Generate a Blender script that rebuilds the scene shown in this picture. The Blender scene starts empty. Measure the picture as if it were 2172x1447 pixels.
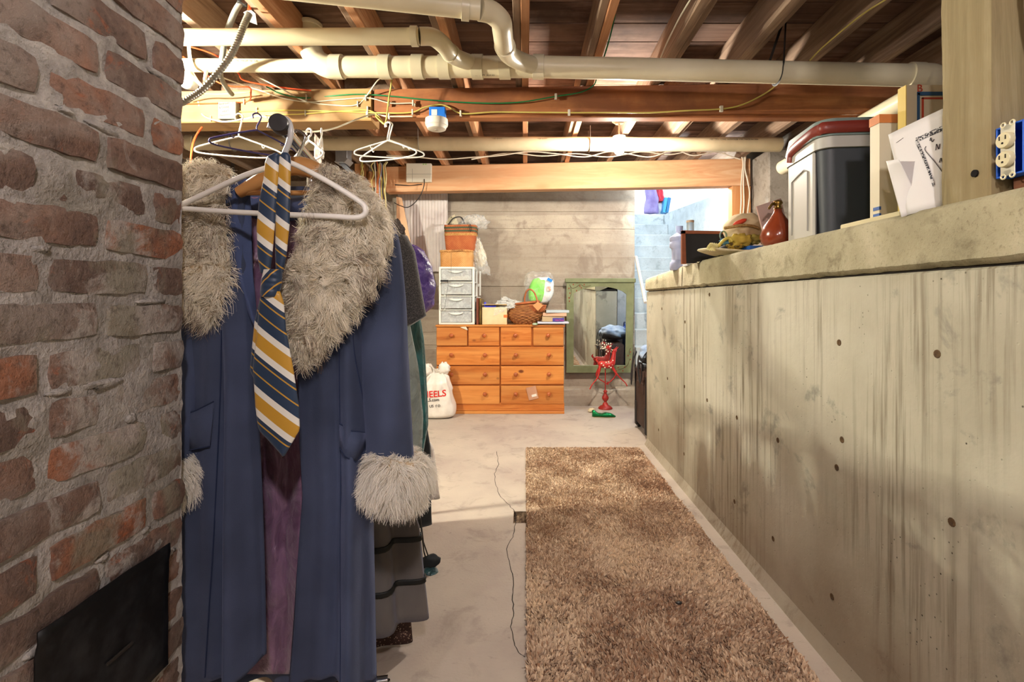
import bpy, math, random
import numpy as np
from mathutils import Vector, Matrix, noise as mnoise
R_ = math.radians
random.seed(7); rng = np.random.default_rng(7)
scene = bpy.context.scene
col = scene.collection
# ------------------------------------------------------------------ camera, world, exposure
EYE = 1.15; F = 1050.0; CX = 1114.0; CY = 638.0
cam_d = bpy.data.cameras.new('camera'); cam = bpy.data.objects.new('camera', cam_d); col.objects.link(cam)
cam.location = (0, 0, EYE); cam.rotation_euler = (R_(90), 0, 0)
cam_d.sensor_width = 36.0; cam_d.lens = F / 2172 * 36
cam_d.shift_x = -(CX - 1086) / 2172; cam_d.shift_y = -(723.5 - CY) / 2172
cam_d.clip_start = 0.02
scene.camera = cam
world = bpy.data.worlds.new('world'); scene.world = world; world.use_nodes = True
bg = world.node_tree.nodes['Background']
bg.inputs[0].default_value = (0.78, 0.89, 1.0, 1); bg.inputs[1].default_value = 0.45
vs = scene.view_settings
vs.view_transform = 'Standard'; vs.look = 'None'; vs.gamma = 1.0; vs.use_curve_mapping = False
vs.exposure = 2.76
scene.cycles.use_denoising = True
scene.cycles.max_bounces = 6; scene.cycles.diffuse_bounces = 3; scene.cycles.use_adaptive_sampling = True; scene.cycles.adaptive_threshold = 0.03; scene.cycles.sample_clamp_indirect = 6
scene.cycles.transparent_max_bounces = 10
LAMPS = {  # position, watts, colour, bulb radius
    'stair':  ((0.712, 3.75, 2.290), 84, (1.0, 0.91, 0.80), 0.040),
    'left':   ((-2.10, 2.20, 2.29), 200, (1.0, 0.95, 0.79), 0.036),
    'alcove': ((1.72, 5.14, 2.36), 26, (0.70, 0.87, 1.0), 0.03),  # added to brighten the alcove, hidden by the header beam
    'behind': ((0.28, -0.75, 2.30), 36, (1.0, 0.91, 0.91), 0.06),  # added fill light behind the camera, dressed as a bulb
    'rear':   ((-1.2, -2.0, 2.30), 30, (1.0, 0.91, 0.91), 0.06),  # second added fill light, out of view
}
def W(px, py, Y):
    return ((px - CX) * Y / F, Y, EYE - (py - CY) * Y / F)
def lin(c):
    if isinstance(c, str):
        c = c.lstrip('#'); c = [int(c[i:i+2], 16) / 255 for i in (0, 2, 4)]
        return tuple(x / 12.92 if x <= 0.04045 else ((x + 0.055) / 1.055) ** 2.4 for x in c)
    return tuple(c)
# ------------------------------------------------------------------ mesh helpers
def catmull(pts, n):
    p = [Vector(q) for q in pts]
    if len(p) < 3 or n < 2: return p
    p = [p[0] * 2 - p[1]] + p + [p[-1] * 2 - p[-2]]
    out = []
    for i in range(1, len(p) - 2):
        for k in range(n):
            t = k / n; a, b, c, d = p[i-1:i+3]
            out.append(0.5 * ((2*b) + (c-a)*t + (2*a-5*b+4*c-d)*t*t + (3*b-a-3*c+d)*t*t*t))
    out.append(p[-2]); return out
class MB:
    def __init__(s): s.v = []; s.f = []
    def add(s, v, f):
        o = len(s.v); s.v += [tuple(q) for q in v]; s.f += [tuple(i + o for i in q) for q in f]; return s
    def box(s, lo, hi, ch=0.0, M=None):
        c = [(lo[i] + hi[i]) / 2 for i in range(3)]; h = [abs(hi[i] - lo[i]) / 2 for i in range(3)]
        return s.obox(c, h, M, ch)
    def obox(s, c, h, M=None, ch=0.0):
        v = []; f = []
        if ch <= 0:
            v = [Vector((x*h[0], y*h[1], z*h[2])) for z in (-1, 1) for y in (-1, 1) for x in (-1, 1)]
            f = [(0,2,3,1),(4,5,7,6),(0,1,5,4),(2,6,7,3),(0,4,6,2),(1,3,7,5)]
        else:
            ch = min(ch, min(h) * 0.9); ix = {}
            for sx in (-1, 1):
                for sy in (-1, 1):
                    for sz in (-1, 1):
                        for a in range(3):
                            p = [sx*(h[0]-ch), sy*(h[1]-ch), sz*(h[2]-ch)]; p[a] = (sx, sy, sz)[a]*h[a]
                            ix[(sx, sy, sz, a)] = len(v); v.append(Vector(p))
            for a in range(3):
                b, d = (a+1) % 3, (a+2) % 3
                for sg in (-1, 1):
                    q = []
                    for (i, j) in ((-1,-1),(1,-1),(1,1),(-1,1)):
                        k = [0,0,0]; k[a] = sg; k[b] = i; k[d] = j; q.append(ix[(*k, a)])
                    f.append(tuple(q if sg > 0 else q[::-1]))
                for i in (-1, 1):
                    for j in (-1, 1):
                        k1 = [0,0,0]; k2 = [0,0,0]; k1[a] = -1; k2[a] = 1
                        for k in (k1, k2): k[b] = i; k[d] = j
                        q = [ix[(*k1, b)], ix[(*k2, b)], ix[(*k2, d)], ix[(*k1, d)]]
                        f.append(tuple(q if i*j < 0 else q[::-1]))
            for sx in (-1, 1):
                for sy in (-1, 1):
                    for sz in (-1, 1):
                        q = [ix[(sx, sy, sz, a)] for a in range(3)]
                        f.append(tuple(q if sx*sy*sz > 0 else q[::-1]))
        c = Vector(c)
        return s.add([((M @ p) if M else p) + c for p in v], f)
    def tube(s, pts, r, n=8, sm=0, caps=True, closed=False, flat=1.0, up=None):
        p = [Vector(q) for q in pts]
        k0 = len(p)
        if sm: p = catmull(p, sm)
        m = len(p)
        if hasattr(r, '__len__'):
            rr = [float(np.interp(i / (m-1) * (len(r)-1), range(len(r)), r)) for i in range(m)]
        else: rr = [r] * m
        t = []
        for i in range(m):
            if closed: d = p[(i+1) % m] - p[i-1]
            else: d = p[min(i+1, m-1)] - p[max(i-1, 0)]
            t.append(d.normalized() if d.length > 1e-9 else Vector((0,0,1)))
        nrm = Vector(up) if up else (Vector((0,0,1)) if abs(t[0].z) < 0.9 else Vector((0,1,0)))
        v = []; f = []
        for i in range(m):
            nrm = (nrm - t[i] * nrm.dot(t[i]))
            if nrm.length < 1e-6: nrm = t[i].orthogonal()
            nrm.normalize(); b = t[i].cross(nrm)
            for k in range(n):
                a = 2 * math.pi * k / n
                v.append(p[i] + (nrm * math.cos(a) * flat + b * math.sin(a)) * rr[i])
        for i in range(m if closed else m-1):
            for k in range(n):
                a = i*n + k; b2 = i*n + (k+1) % n; j = ((i+1) % m) * n
                f.append((a, b2, j + (k+1) % n, j + k))
        if caps and not closed:
            f.append(tuple(range(n))[::-1]); f.append(tuple((m-1)*n + k for k in range(n)))
        return s.add(v, f)
    def lathe(s, prof, o=(0,0,0), n=20, axis=(0,0,1)):
        q = Vector((0,0,1)).rotation_difference(Vector(axis)).to_matrix(); o = Vector(o); v = []; f = []
        for (r, z) in prof:
            for k in range(n):
                a = 2*math.pi*k/n; v.append(o + q @ Vector((r*math.cos(a), r*math.sin(a), z)))
        m = len(prof)
        for i in range(m-1):
            for k in range(n):
                f.append((i*n+k, i*n+(k+1) % n, (i+1)*n+(k+1) % n, (i+1)*n+k))
        if prof[0][0] > 1e-6: f.append(tuple(range(n))[::-1])
        if prof[-1][0] > 1e-6: f.append(tuple((m-1)*n+k for k in range(n)))
        return s.add(v, f)
    def prism(s, poly, ext):       # poly: list of 3d points (planar), ext: extrusion vector
        n = len(poly); e = Vector(ext); a = [Vector(q) for q in poly]
        nrm = Vector((0,0,0))
        for i in range(n): nrm += a[i].cross(a[(i+1) % n])
        if nrm.dot(e) > 0: a = a[::-1]
        f = [tuple(range(n)), tuple(range(n, 2*n))[::-1]]
        f += [(i, i+n, (i+1) % n + n, (i+1) % n) for i in range(n)]
        return s.add(a + [q + e for q in a], f)
    def grid(s, fn, nu, nv, cu=False, cv=False):
        U = nu if cu else nu+1; V = nv if cv else nv+1
        v = [fn(i/nu, j/nv) for j in range(V) for i in range(U)]; f = []
        for j in range(nv):
            for i in range(nu):
                i2 = (i+1) % U; j2 = (j+1) % V
                f.append((j*U+i, j*U+i2, j2*U+i2, j2*U+i))
        return s.add(v, f)
    def ball(s, c, r, nu=14, nv=10, fn=None):
        c = Vector(c); r = r if hasattr(r, '__len__') else (r, r, r)
        pr = [(math.sin(math.pi*j/nv), -math.cos(math.pi*j/nv)) for j in range(nv+1)]
        v = [c + Vector((0, 0, -r[2]))]; f = []
        for j in range(1, nv):
            for k in range(nu):
                a = 2*math.pi*k/nu; d = Vector((pr[j][0]*math.cos(a), pr[j][0]*math.sin(a), pr[j][1]))
                m = fn(d) if fn else 1.0
                v.append(c + Vector((d.x*r[0], d.y*r[1], d.z*r[2])) * m)
        v.append(c + Vector((0, 0, r[2])) * (fn(Vector((0,0,1))) if fn else 1))
        for k in range(nu): f.append((0, 1+(k+1) % nu, 1+k))
        for j in range(nv-2):
            for k in range(nu):
                a = 1+j*nu; f.append((a+k, a+(k+1) % nu, a+nu+(k+1) % nu, a+nu+k))
        a = 1+(nv-2)*nu
        for k in range(nu): f.append((a+k, a+(k+1) % nu, len(v)-1))
        return s.add(v, f)
    def warp(s, fn): s.v = [tuple(fn(Vector(q))) for q in s.v]; return s
    def build(s, name, mat, parent=None, smooth=35, thick=0, **k):
        return mkobj(name, s.v, s.f, mat, parent, smooth, thick, **k)
WL = {}
def mkobj(name, v, f, mat, parent=None, smooth=35, thick=0, label=None, cat=None, group=None, kind=None, origin=None, colors=None):
    a = np.array(v, dtype=np.float64).reshape(-1, 3)
    if origin is None:
        lo, hi = a.min(0), a.max(0); origin = ((lo[0]+hi[0])/2, (lo[1]+hi[1])/2, lo[2])
    a = a - np.array(origin)
    me = bpy.data.meshes.new(name)
    me.from_pydata(a.tolist() if not isinstance(f, np.ndarray) else a, [], f if not isinstance(f, np.ndarray) else f)
    if smooth:
        me.polygons.foreach_set('use_smooth', [True] * len(me.polygons))
        if smooth < 180: me.set_sharp_from_angle(angle=R_(smooth))
    if colors is not None:
        at = me.color_attributes.new('Col', 'FLOAT_COLOR', 'POINT')
        c4 = np.ones((len(a), 4), dtype=np.float32); c4[:, :3] = colors; at.data.foreach_set('color', c4.ravel())
    me.update()
    if mat: me.materials.append(mat)
    o = bpy.data.objects.new(name, me); col.objects.link(o)
    pw = WL[parent.name] if parent else Vector((0,0,0))
    o.location = Vector(origin) - pw
    if parent: o.parent = parent
    WL[o.name] = Vector(origin)
    if thick:
        m = o.modifiers.new('thickness', 'SOLIDIFY'); m.thickness = thick; m.offset = 0
    tag(o, label, cat, group, kind)
    return o
def tag(o, label=None, cat=None, group=None, kind=None):
    if label: o['label'] = label
    if cat: o['category'] = cat
    if group: o['group'] = group
    if kind: o['kind'] = kind
    return o
def thing(name, label, cat, loc=(0,0,0), group=None, kind=None):
    o = bpy.data.objects.new(name, None); col.objects.link(o); o.location = loc; o.empty_display_size = 0.05
    WL[o.name] = Vector(loc); return tag(o, label, cat, group, kind)
def copy_tree(o, loc=None, rot=None, label=None, parent=None):
    c = o.copy(); col.objects.link(c)
    if parent: c.parent = parent
    if loc is not None: c.location = loc
    if rot is not None: c.rotation_euler = rot
    if label: c['label'] = label
    WL[c.name] = Vector(c.location)
    for ch in list(o.children): copy_tree(ch, parent=c)
    return c
def RZ(a): return Matrix.Rotation(R_(a), 3, 'Z')
def RX(a): return Matrix.Rotation(R_(a), 3, 'X')
def RY(a): return Matrix.Rotation(R_(a), 3, 'Y')
def text(name, body, loc, size, mat, parent=None, rot=(90,0,0), align='LEFT', ext=0.0004, sx=1.0, label=None, offset=0.0):
    cu = bpy.data.curves.new(name, 'FONT'); cu.body = body; cu.size = size; cu.extrude = ext; cu.align_x = align; cu.resolution_u = 3
    cu.offset = offset
    cu.materials.append(mat)
    tmp = bpy.data.objects.new('tmp_text', cu); col.objects.link(tmp); dg = bpy.context.evaluated_depsgraph_get(); dg.update()
    me = bpy.data.meshes.new_from_object(tmp.evaluated_get(dg)); bpy.data.objects.remove(tmp); bpy.data.curves.remove(cu); me.name = name
    o = bpy.data.objects.new(name, me); col.objects.link(o); o.rotation_euler = [R_(a) for a in rot]; o.scale = (sx, 1, 1)
    o.location = Vector(loc) - (WL[parent.name] if parent else Vector((0,0,0)))
    if parent: o.parent = parent
    if label: o['label'] = label
    return o
def nz(x, y=0, z=0): return mnoise.noise((x, y, z))
# ------------------------------------------------------------------ materials
MATS = {}
class NT:
    def __init__(s, name):
        s.m = bpy.data.materials.new(name); s.m.use_nodes = True; s.t = s.m.node_tree; s.n = s.t.nodes
        s.b = s.n['Principled BSDF']
    def new(s, ty, **k):
        x = s.n.new('ShaderNode' + ty)
        for a, b in k.items(): setattr(x, a, b)
        return x
    def set(s, sock, val):
        if isinstance(val, bpy.types.NodeSocket): s.t.links.new(val, sock)
        elif isinstance(val, (tuple, list)) and len(val) == 3 and sock.type == 'RGBA': sock.default_value = (*val, 1)
        else: sock.default_value = val
    def inp(s, name, val): s.set(s.b.inputs[name], val); return s
    def math(s, op, a, b=0.0, c=0.0, clamp=False):
        x = s.new('Math', operation=op, use_clamp=clamp)
        for i, q in enumerate((a, b, c)): s.set(x.inputs[i], q)
        return x.outputs[0]
    def coord(s, mode='object', scale=(1,1,1), rnd=True):
        if mode == 'world': c = s.new('NewGeometry').outputs['Position']
        else: c = s.new('TexCoord').outputs['Object']
        mp = s.new('Mapping'); s.t.links.new(c, mp.inputs['Vector']); mp.inputs['Scale'].default_value = scale
        if mode == 'object' and rnd:
            oi = s.new('ObjectInfo'); x = s.math('MULTIPLY', oi.outputs['Random'], 53.0)
            cb = s.new('CombineXYZ')
            for i in range(3): s.t.links.new(x, cb.inputs[i])
            s.t.links.new(cb.outputs[0], mp.inputs['Location'])
        return mp.outputs[0]
    def noise(s, vec, scale, detail=4, rough=0.55, dist=0.0):
        x = s.new('TexNoise'); s.set(x.inputs['Vector'], vec); x.inputs['Scale'].default_value = scale
        x.inputs['Detail'].default_value = detail; x.inputs['Roughness'].default_value = rough; x.inputs['Distortion'].default_value = dist
        return x.outputs['Fac']
    def voro(s, vec, scale, feature='F1', rnd=1.0):
        x = s.new('TexVoronoi', feature=feature); s.set(x.inputs['Vector'], vec); x.inputs['Scale'].default_value = scale
        x.inputs['Randomness'].default_value = rnd
        return x
    def ramp(s, fac, stops, interp='LINEAR'):
        x = s.new('ValToRGB'); x.color_ramp.interpolation = interp; e = x.color_ramp.elements
        while len(e) < len(stops): e.new(0.5)
        for i, (p, c) in enumerate(stops):
            e[i].position = p; c = lin(c) if not isinstance(c, (int, float)) else (c, c, c); e[i].color = (*c, 1)
        s.set(x.inputs[0], fac); return x.outputs[0]
    def mix(s, fac, a, b, mode='MIX'):
        x = s.new('Mix', data_type='RGBA', blend_type=mode); s.set(x.inputs['Factor'], fac)
        for sock, q in ((x.inputs['A'], a), (x.inputs['B'], b)):
            s.set(sock, lin(q) if isinstance(q, str) else q)
        return x.outputs['Result']
    def bump(s, h, strength=0.3, dist=0.01):
        x = s.new('Bump'); x.inputs['Strength'].default_value = strength; x.inputs['Distance'].default_value = dist
        s.set(x.inputs['Height'], h); s.t.links.new(x.outputs[0], s.b.inputs['Normal']); return s
def pmat(name, c, c2=None, rough=0.6, metal=0.0, scale=6, stretch=(1,1,1), bump=0.0, bscale=80, bdist=0.002, trans=0.0, alpha=1.0,
         sheen=0.0, spec=0.5, lo=0.35, hi=0.65, rnd=0.0, ior=1.45, coat=0.0, mode='object', sss=0.0):
    if name in MATS: return MATS[name]
    t = NT(name); v = t.coord(mode, stretch)
    if c2: cc = t.ramp(t.noise(v, scale), [(lo, c), (hi, c2)])
    else: cc = lin(c)
    if rnd:
        hs = t.new('HueSaturation'); oi = t.new('ObjectInfo')
        t.set(hs.inputs['Value'], t.math('MULTIPLY_ADD', oi.outputs['Random'], 2*rnd, 1-rnd)); t.set(hs.inputs['Color'], cc); cc = hs.outputs[0]
    t.inp('Base Color', cc).inp('Roughness', rough).inp('Metallic', metal).inp('Specular IOR Level', spec).inp('IOR', ior)
    if trans: t.inp('Transmission Weight', trans)
    if alpha < 1: t.inp('Alpha', alpha)
    if sheen: t.inp('Sheen Weight', sheen)
    if coat: t.inp('Coat Weight', coat)
    if bump: t.bump(t.noise(v, bscale, 3), bump, bdist)
    MATS[name] = t.m; return t.m
def wood(name, dark, mid, light, axis='x', rough=0.7, fine=28, rnd=0.15, bump=0.25, knots=0.0, spec=0.3, stain=None):
    if name in MATS: return MATS[name]
    t = NT(name); st = {'x': (0.06,1,1), 'y': (1,0.06,1), 'z': (1,1,0.06)}[axis]
    v = t.coord('object', st)
    n1 = t.noise(v, fine, 5, 0.65, 1.2); n2 = t.noise(v, fine*0.22, 3)
    c = t.ramp(n1, [(0.28, dark), (0.5, mid), (0.72, light)])
    c = t.mix(t.math('MULTIPLY', t.ramp(n2, [(0.4, 0.0), (0.62, 1.0)]), 0.6), c, t.mix(0.5, dark, mid))
    if knots:
        vk = t.coord('object', tuple(x if x == 1 else 0.45 for x in st))
        k = t.voro(vk, knots); c = t.mix(t.ramp(k.outputs['Distance'], [(0.05, 0.85), (0.11, 0.0)]), c, dark)
    if stain:
        s2 = t.noise(t.coord('object'), 2.3, 5, 0.6); c = t.mix(t.ramp(s2, [(0.45, 0.0), (0.62, 0.8)]), c, stain)
    hs = t.new('HueSaturation'); oi = t.new('ObjectInfo')
    t.set(hs.inputs['Value'], t.math('MULTIPLY_ADD', oi.outputs['Random'], 2*rnd, 1-rnd)); t.set(hs.inputs['Color'], c)
    t.inp('Base Color', hs.outputs[0]).inp('Roughness', rough).inp('Specular IOR Level', spec)
    if bump: t.bump(n1, bump, 0.003)
    MATS[name] = t.m; return t.m
# ------------------------------------------------------------------ setting: materials
def m_halfwall():
    t = NT('wall_concrete'); p = t.coord('world')
    base = t.ramp(t.noise(p, 1.6, 6, 0.6), [(0.3, '#aca792'), (0.5, '#bfbba6'), (0.7, '#cecab8')])
    # water runs down the face
    sv = t.coord('world', (1, 1, 0.035)); s1 = t.noise(sv, 44, 5, 0.65, 0.2); s2 = t.noise(t.coord('world', (1, 1, 0.4)), 2.2, 3)
    k = t.math('MULTIPLY', t.ramp(s1, [(0.47, 0.0), (0.66, 1.0)]), t.ramp(s2, [(0.44, 0.0), (0.62, 1.0)]))
    c = t.mix(t.math('MULTIPLY', k, 0.75), base, '#66573f')
    b = t.noise(p, 4.2, 6, 0.65, 0.4); c = t.mix(t.ramp(b, [(0.58, 0.0), (0.66, 0.6)]), c, '#77756c')
    # shade and dirty brown of the lower half put into the colour
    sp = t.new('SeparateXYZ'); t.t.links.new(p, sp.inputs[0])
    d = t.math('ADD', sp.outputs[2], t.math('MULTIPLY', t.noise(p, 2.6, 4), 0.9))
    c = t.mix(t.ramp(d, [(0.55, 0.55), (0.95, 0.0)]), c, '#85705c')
    v = t.voro(p, 46); h = t.ramp(v.outputs['Distance'], [(0.06, 0.0), (0.13, 1.0)])
    hm = t.ramp(t.noise(p, 3, 2), [(0.5, 0.0), (0.6, 1.0)])
    c = t.mix(t.math('MULTIPLY', t.math('SUBTRACT', 1.0, h), hm), c, '#3d382c')
    t.inp('Base Color', c).inp('Roughness', 0.85).inp('Specular IOR Level', 0.25)
    t.bump(t.math('ADD', t.math('MULTIPLY', t.noise(p, 60, 5), 0.5), t.math('MULTIPLY', h, 0.5)), 0.35, 0.004)
    return t.m
def m_concrete(name, a, b, c3, dirt, sc=2.2, grain=70, dark=0.62, bump=0.4, streak=0.0, band=0):
    t = NT(name); p = t.coord('world')
    c = t.ramp(t.noise(p, sc, 6, 0.62), [(0.3, a), (0.5, b), (0.7, c3)])
    d = t.noise(p, sc*2.3, 7, 0.65, 0.5); c = t.mix(t.ramp(d, [(dark-0.08, 0.0), (dark+0.06, 0.7)]), c, dirt)
    if streak:
        s = t.noise(t.coord('world', (0.12, 1, 1)), 26, 5, 0.6); c = t.mix(t.ramp(s, [(0.5, 0.0), (0.7, streak)]), c, dirt)
    if band:
        sp = t.new('SeparateXYZ'); t.t.links.new(p, sp.inputs[0]); fl_ = t.math('FLOOR', t.math('DIVIDE', t.math('ADD', sp.outputs[2], t.math('MULTIPLY', t.noise(t.coord('world', (0.3,1,0.3)), 2.0, 2), 0.10)), band))
        wn = t.new('TexWhiteNoise', noise_dimensions='1D'); t.set(wn.inputs['W'], fl_); c = t.mix(t.math('MULTIPLY', wn.outputs['Value'], 0.55), c, dirt)
    g = t.noise(p, grain, 5, 0.7); c = t.mix(t.ramp(g, [(0.56, 0.0), (0.70, 0.55)]), c, dirt)
    t.inp('Base Color', c).inp('Roughness', 0.88).inp('Specular IOR Level', 0.25)
    t.bump(t.math('ADD', g, t.math('MULTIPLY', d, 0.8)), bump, 0.004); return t.m
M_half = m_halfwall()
M_cap = m_concrete('cap_concrete', '#978f72', '#b0a889', '#c6bea2', '#6a6149', 3.5, 110, 0.63, 1.0)
M_back = m_concrete('board_formed_concrete', '#a09485', '#b5aa98', '#c4baa8', '#85776a', 1.8, 60, 0.60, 0.5, 0.3, band=0.1653)
M_stair = m_concrete('stair_concrete', '#a8aeae', '#bcc3c4', '#ccd3d5', '#858c8e', 3.0, 60, 0.64, 0.4)
M_dull = m_concrete('old_foundation', '#77706a', '#8c857c', '#9d958a', '#544c45', 1.6, 50, 0.58, 0.5)
M_pier = m_concrete('pier_concrete', '#8a8276', '#9c9488', '#aaa294', '#6d6558', 4.5, 60, 0.6, 0.4)
M_ledge = m_concrete('ledge_soil', '#5a5148', '#6b6157', '#7a6f63', '#41392f', 4.5, 60, 0.58, 0.7)
def m_floor():
    t = NT('floor_concrete'); p = t.coord('world')
    c = t.ramp(t.noise(p, 1.3, 6, 0.6), [(0.3, '#a3948a'), (0.5, '#b3a698'), (0.7, '#bfb3a2')])
    d = t.noise(p, 5.5, 7, 0.7, 0.6); c = t.mix(t.ramp(d, [(0.54, 0.0), (0.68, 0.55)]), c, '#8a7b70')
    s = t.noise(t.coord('world', (1, 3.0, 1)), 22, 6, 0.75, 0.8); c = t.mix(t.ramp(s, [(0.63, 0.0), (0.70, 0.65)]), c, '#6a5e54')
    t.inp('Base Color', c).inp('Roughness', 0.72).inp('Specular IOR Level', 0.35)
    t.bump(t.math('ADD', t.noise(p, 95, 4), t.math('MULTIPLY', s, 0.6)), 0.35, 0.004); return t.m
M_floor = m_floor()
M_black = pmat('crack_dark', '#2c2621', rough=1)
M_plank = wood('old_subfloor', '#4d382d', '#7d6151', '#a48a79', 'x', 0.85, 16, 0.25, 0.4, 0, 0.2, '#49362c')
M_jnew = wood('fir_joist', '#9c6845', '#bf8a62', '#d8ad86', 'y', 0.75, 30, 0.12, 0.2)
M_jold = wood('weathered_joist', '#6b5646', '#957c66', '#b39c85', 'y', 0.85, 26, 0.18, 0.3)
M_beamL = wood('pale_fir_beam', '#94703f', '#b98f5a', '#cfa974', 'x', 0.75, 18, 0.05, 0.2, 0, 0.3, '#a98a66')
M_beamR = wood('red_fir_beam', '#8c5230', '#b67547', '#cc925f', 'x', 0.72, 16, 0.05, 0.25, 0, 0.3, '#85543a')
M_beamF = wood('orange_fir_beam', '#c4855a', '#d8a87c', '#e6c49f', 'x', 0.7, 14, 0.05, 0.2, 2.2, 0.3)
M_post = wood('grey_rough_post', '#6f6448', '#9a8d6a', '#b9ae8c', 'z', 0.9, 26, 0.02, 1.0, 3.0, 0.2, '#8d7d5c')
M_stud = wood('stud_wood', '#a86f40', '#c98f5b', '#dcae7c', 'z', 0.75, 24, 0.12, 0.2)
# ------------------------------------------------------------------ floor with the broken pit beside the rug
XL, XR, YB, YF = -3.3, 2.95, -2.7, 5.5
hx0, hx1, hy0, hy1 = -0.062, 0.006, 2.56, 2.70
fl = MB()
def fq(x0, x1, y0, y1): fl.add([(x0,y0,0),(x1,y0,0),(x1,y1,0),(x0,y1,0)], [(0,1,2,3)])
fq(XL, hx0, YB, 6.0); fq(hx1, XR, YB, 6.0); fq(hx0, hx1, YB, hy0); fq(hx0, hx1, hy1, 6.0)
floor = fl.build('floor', M_floor, None, 0, kind='structure', origin=(0,0,0))
pit = MB()
def pitf(u, v):
    x = hx0 - 0.004 + u*(hx1-hx0+0.008); y = hy0 - 0.004 + v*(hy1-hy0+0.008)
    e = min(u, 1-u, v, 1-v); z = 0.0005 if e < 0.01 else -0.022 + 0.016*nz(x*60, y*60, 3)
    return (x, y, z)
pit.grid(pitf, 12, 14).build('broken_pit', pmat('rubble', '#4d3a2b', '#8a745c', rough=1, scale=60), floor, 0, label='rough brown broken pit in the concrete')
cr = MB(); cpts = [(1054,958),(1058,985),(1050,1005),(1052,1030),(1062,1055),(1080,1072),(1096,1090),(1092,1118),(1088,1140),(1074,1165),(1082,1200),(1090,1235),(1086,1265),(1090,1300),(1084,1330),(1090,1365),(1100,1385),(1117,1398)]
cp = []
for i in range(len(cpts)-1):
    for k in range(4):
        a, b = cpts[i], cpts[i+1]; t_ = k/4; x = a[0]+(b[0]-a[0])*t_ + random.uniform(-1.6,1.6); y = a[1]+(b[1]-a[1])*t_
        q = EYE*F/(y-CY); cp.append(((x-CX)*q/F, q))
vv = []; ff = []
for i, (x, y) in enumerate(cp):
    w = 0.0012 + 0.0008*random.random(); vv += [(x-w, y, 0.0007), (x+w, y, 0.0007)]
for i in range(len(cp)-1): ff.append((2*i, 2*i+1, 2*i+3, 2*i+2))
cr.add(vv, ff).build('crack', M_black, floor, 0, label='thin dark crack wandering through the concrete')
# ------------------------------------------------------------------ concrete half wall on the right
HX = 0.977; HY = 3.985; HZ = 1.222; CT = 1.376
hw = MB(); hw.box((HX, YB, 0), (HX+0.3, HY, HZ), 0.006)
hw.prism([(HX, YB, 0), (HX-0.022, YB, 0), (HX-0.012, YB, 0.02), (HX, YB, 0.05)], (0, HY-YB-0.02, 0))
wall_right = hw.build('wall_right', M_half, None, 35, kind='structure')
def capseg(y0, y1, ztop0, ztop1, name, sd):
    m = MB(); n = max(6, int((y1-y0)/0.02))
    def fn(u, v):
        y = y0 + (y1-y0)*u; zt = ztop0 + (ztop1-ztop0)*u
        e = 0.004*nz(y*9, sd) + 0.003*nz(y*40, sd+5)
        zb = HZ + 0.007 + 0.005*nz(y*14, sd+2) + 0.004*nz(y*50, sd+9)
        pr = [(HX+0.05, zb-0.004), (HX+0.004+e*0.5, zb), (HX-0.012+e, zb+0.012), (HX-0.010+e*1.2, (zb+zt)/2), (HX-0.008+e, zt-0.016),
              (HX+0.006+e, zt-0.002+e*0.6), (HX+0.15, zt+e*0.4), (HX+0.3, zt)]
        x, z = pr[min(int(round(v*7)), 7)]; return (x, y, z)
    m.grid(fn, n, 7)
    o = len(m.v); 
    m.v += []; N = n+1
    m.f.append(tuple(r*N for r in range(8))[::-1]); m.f.append(tuple(r*N+n for r in range(8)))
    return m.build(name, M_cap, wall_right, 50)
capseg(YB, 3.045, CT, CT, 'wall_cap', 1.0)
capseg(3.052, HY, CT-0.006, CT-0.045, 'wall_cap', 7.0)
MB().box((HX+0.012, YB, HZ-0.002), (HX+0.28, HY-0.02, HZ+0.03)).build('cap_joint', M_black, wall_right, 0, label='dark gap under the cap')
MB().box((HX-0.0008, 3.046, 0.30), (HX+0.01, 3.051, HZ)).build('vertical_joint', pmat('joint_stain', '#6a5d45', rough=1), wall_right, 0)
for (px, py) in [(1500,849),(1563,886),(1452,820),(1404,655),(1453,683),(1416,803),(1397,912),(1451,963),(1558,1064),(1640,1143),(1765,1266),(1775,992),(1786,933),(1505,625),(1780,727),(1988,751),(2019,1108),(1650,934)]:
    Y = F*HX/(px-CX); x, y, z = W(px, py, Y); tm = MB()
    tm.lathe([(0.011, -0.001), (0.010, 0.0012), (0.006, 0.0015), (0.004, 0.0005)], (HX, y, z), 10, (-1,0,0))
    tm.build('form_tie_hole', pmat('rusty_tie', '#4e3c2a', '#6b5436', rough=1, scale=90), wall_right)
# ledge behind the half wall, outer walls
MB().box((HX+0.3, YB, 0), (XR, HY, 1.345)).build('ledge', M_ledge, None, 0, kind='structure', label='soil ledge behind the half wall')
MB().box((HX+0.302, HY, 0), (XR, HY+0.015, 1.35)).build('wall_ledge_end', M_stair, None, 0, kind='structure')
MB().box((XR, YB, 0), (XR+0.2, 5.0, 2.75)).build('wall_outer_right', M_dull, None, 0, kind='structure')
MB().box((XL-0.2, YB, 0), (XL, 5.8, 2.75)).build('wall_left', M_dull, None, 0, kind='structure')
MB().box((XL-0.2, YB-0.2, 0), (XR+0.2, YB, 2.75)).build('wall_behind', M_dull, None, 0, kind='structure')
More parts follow.
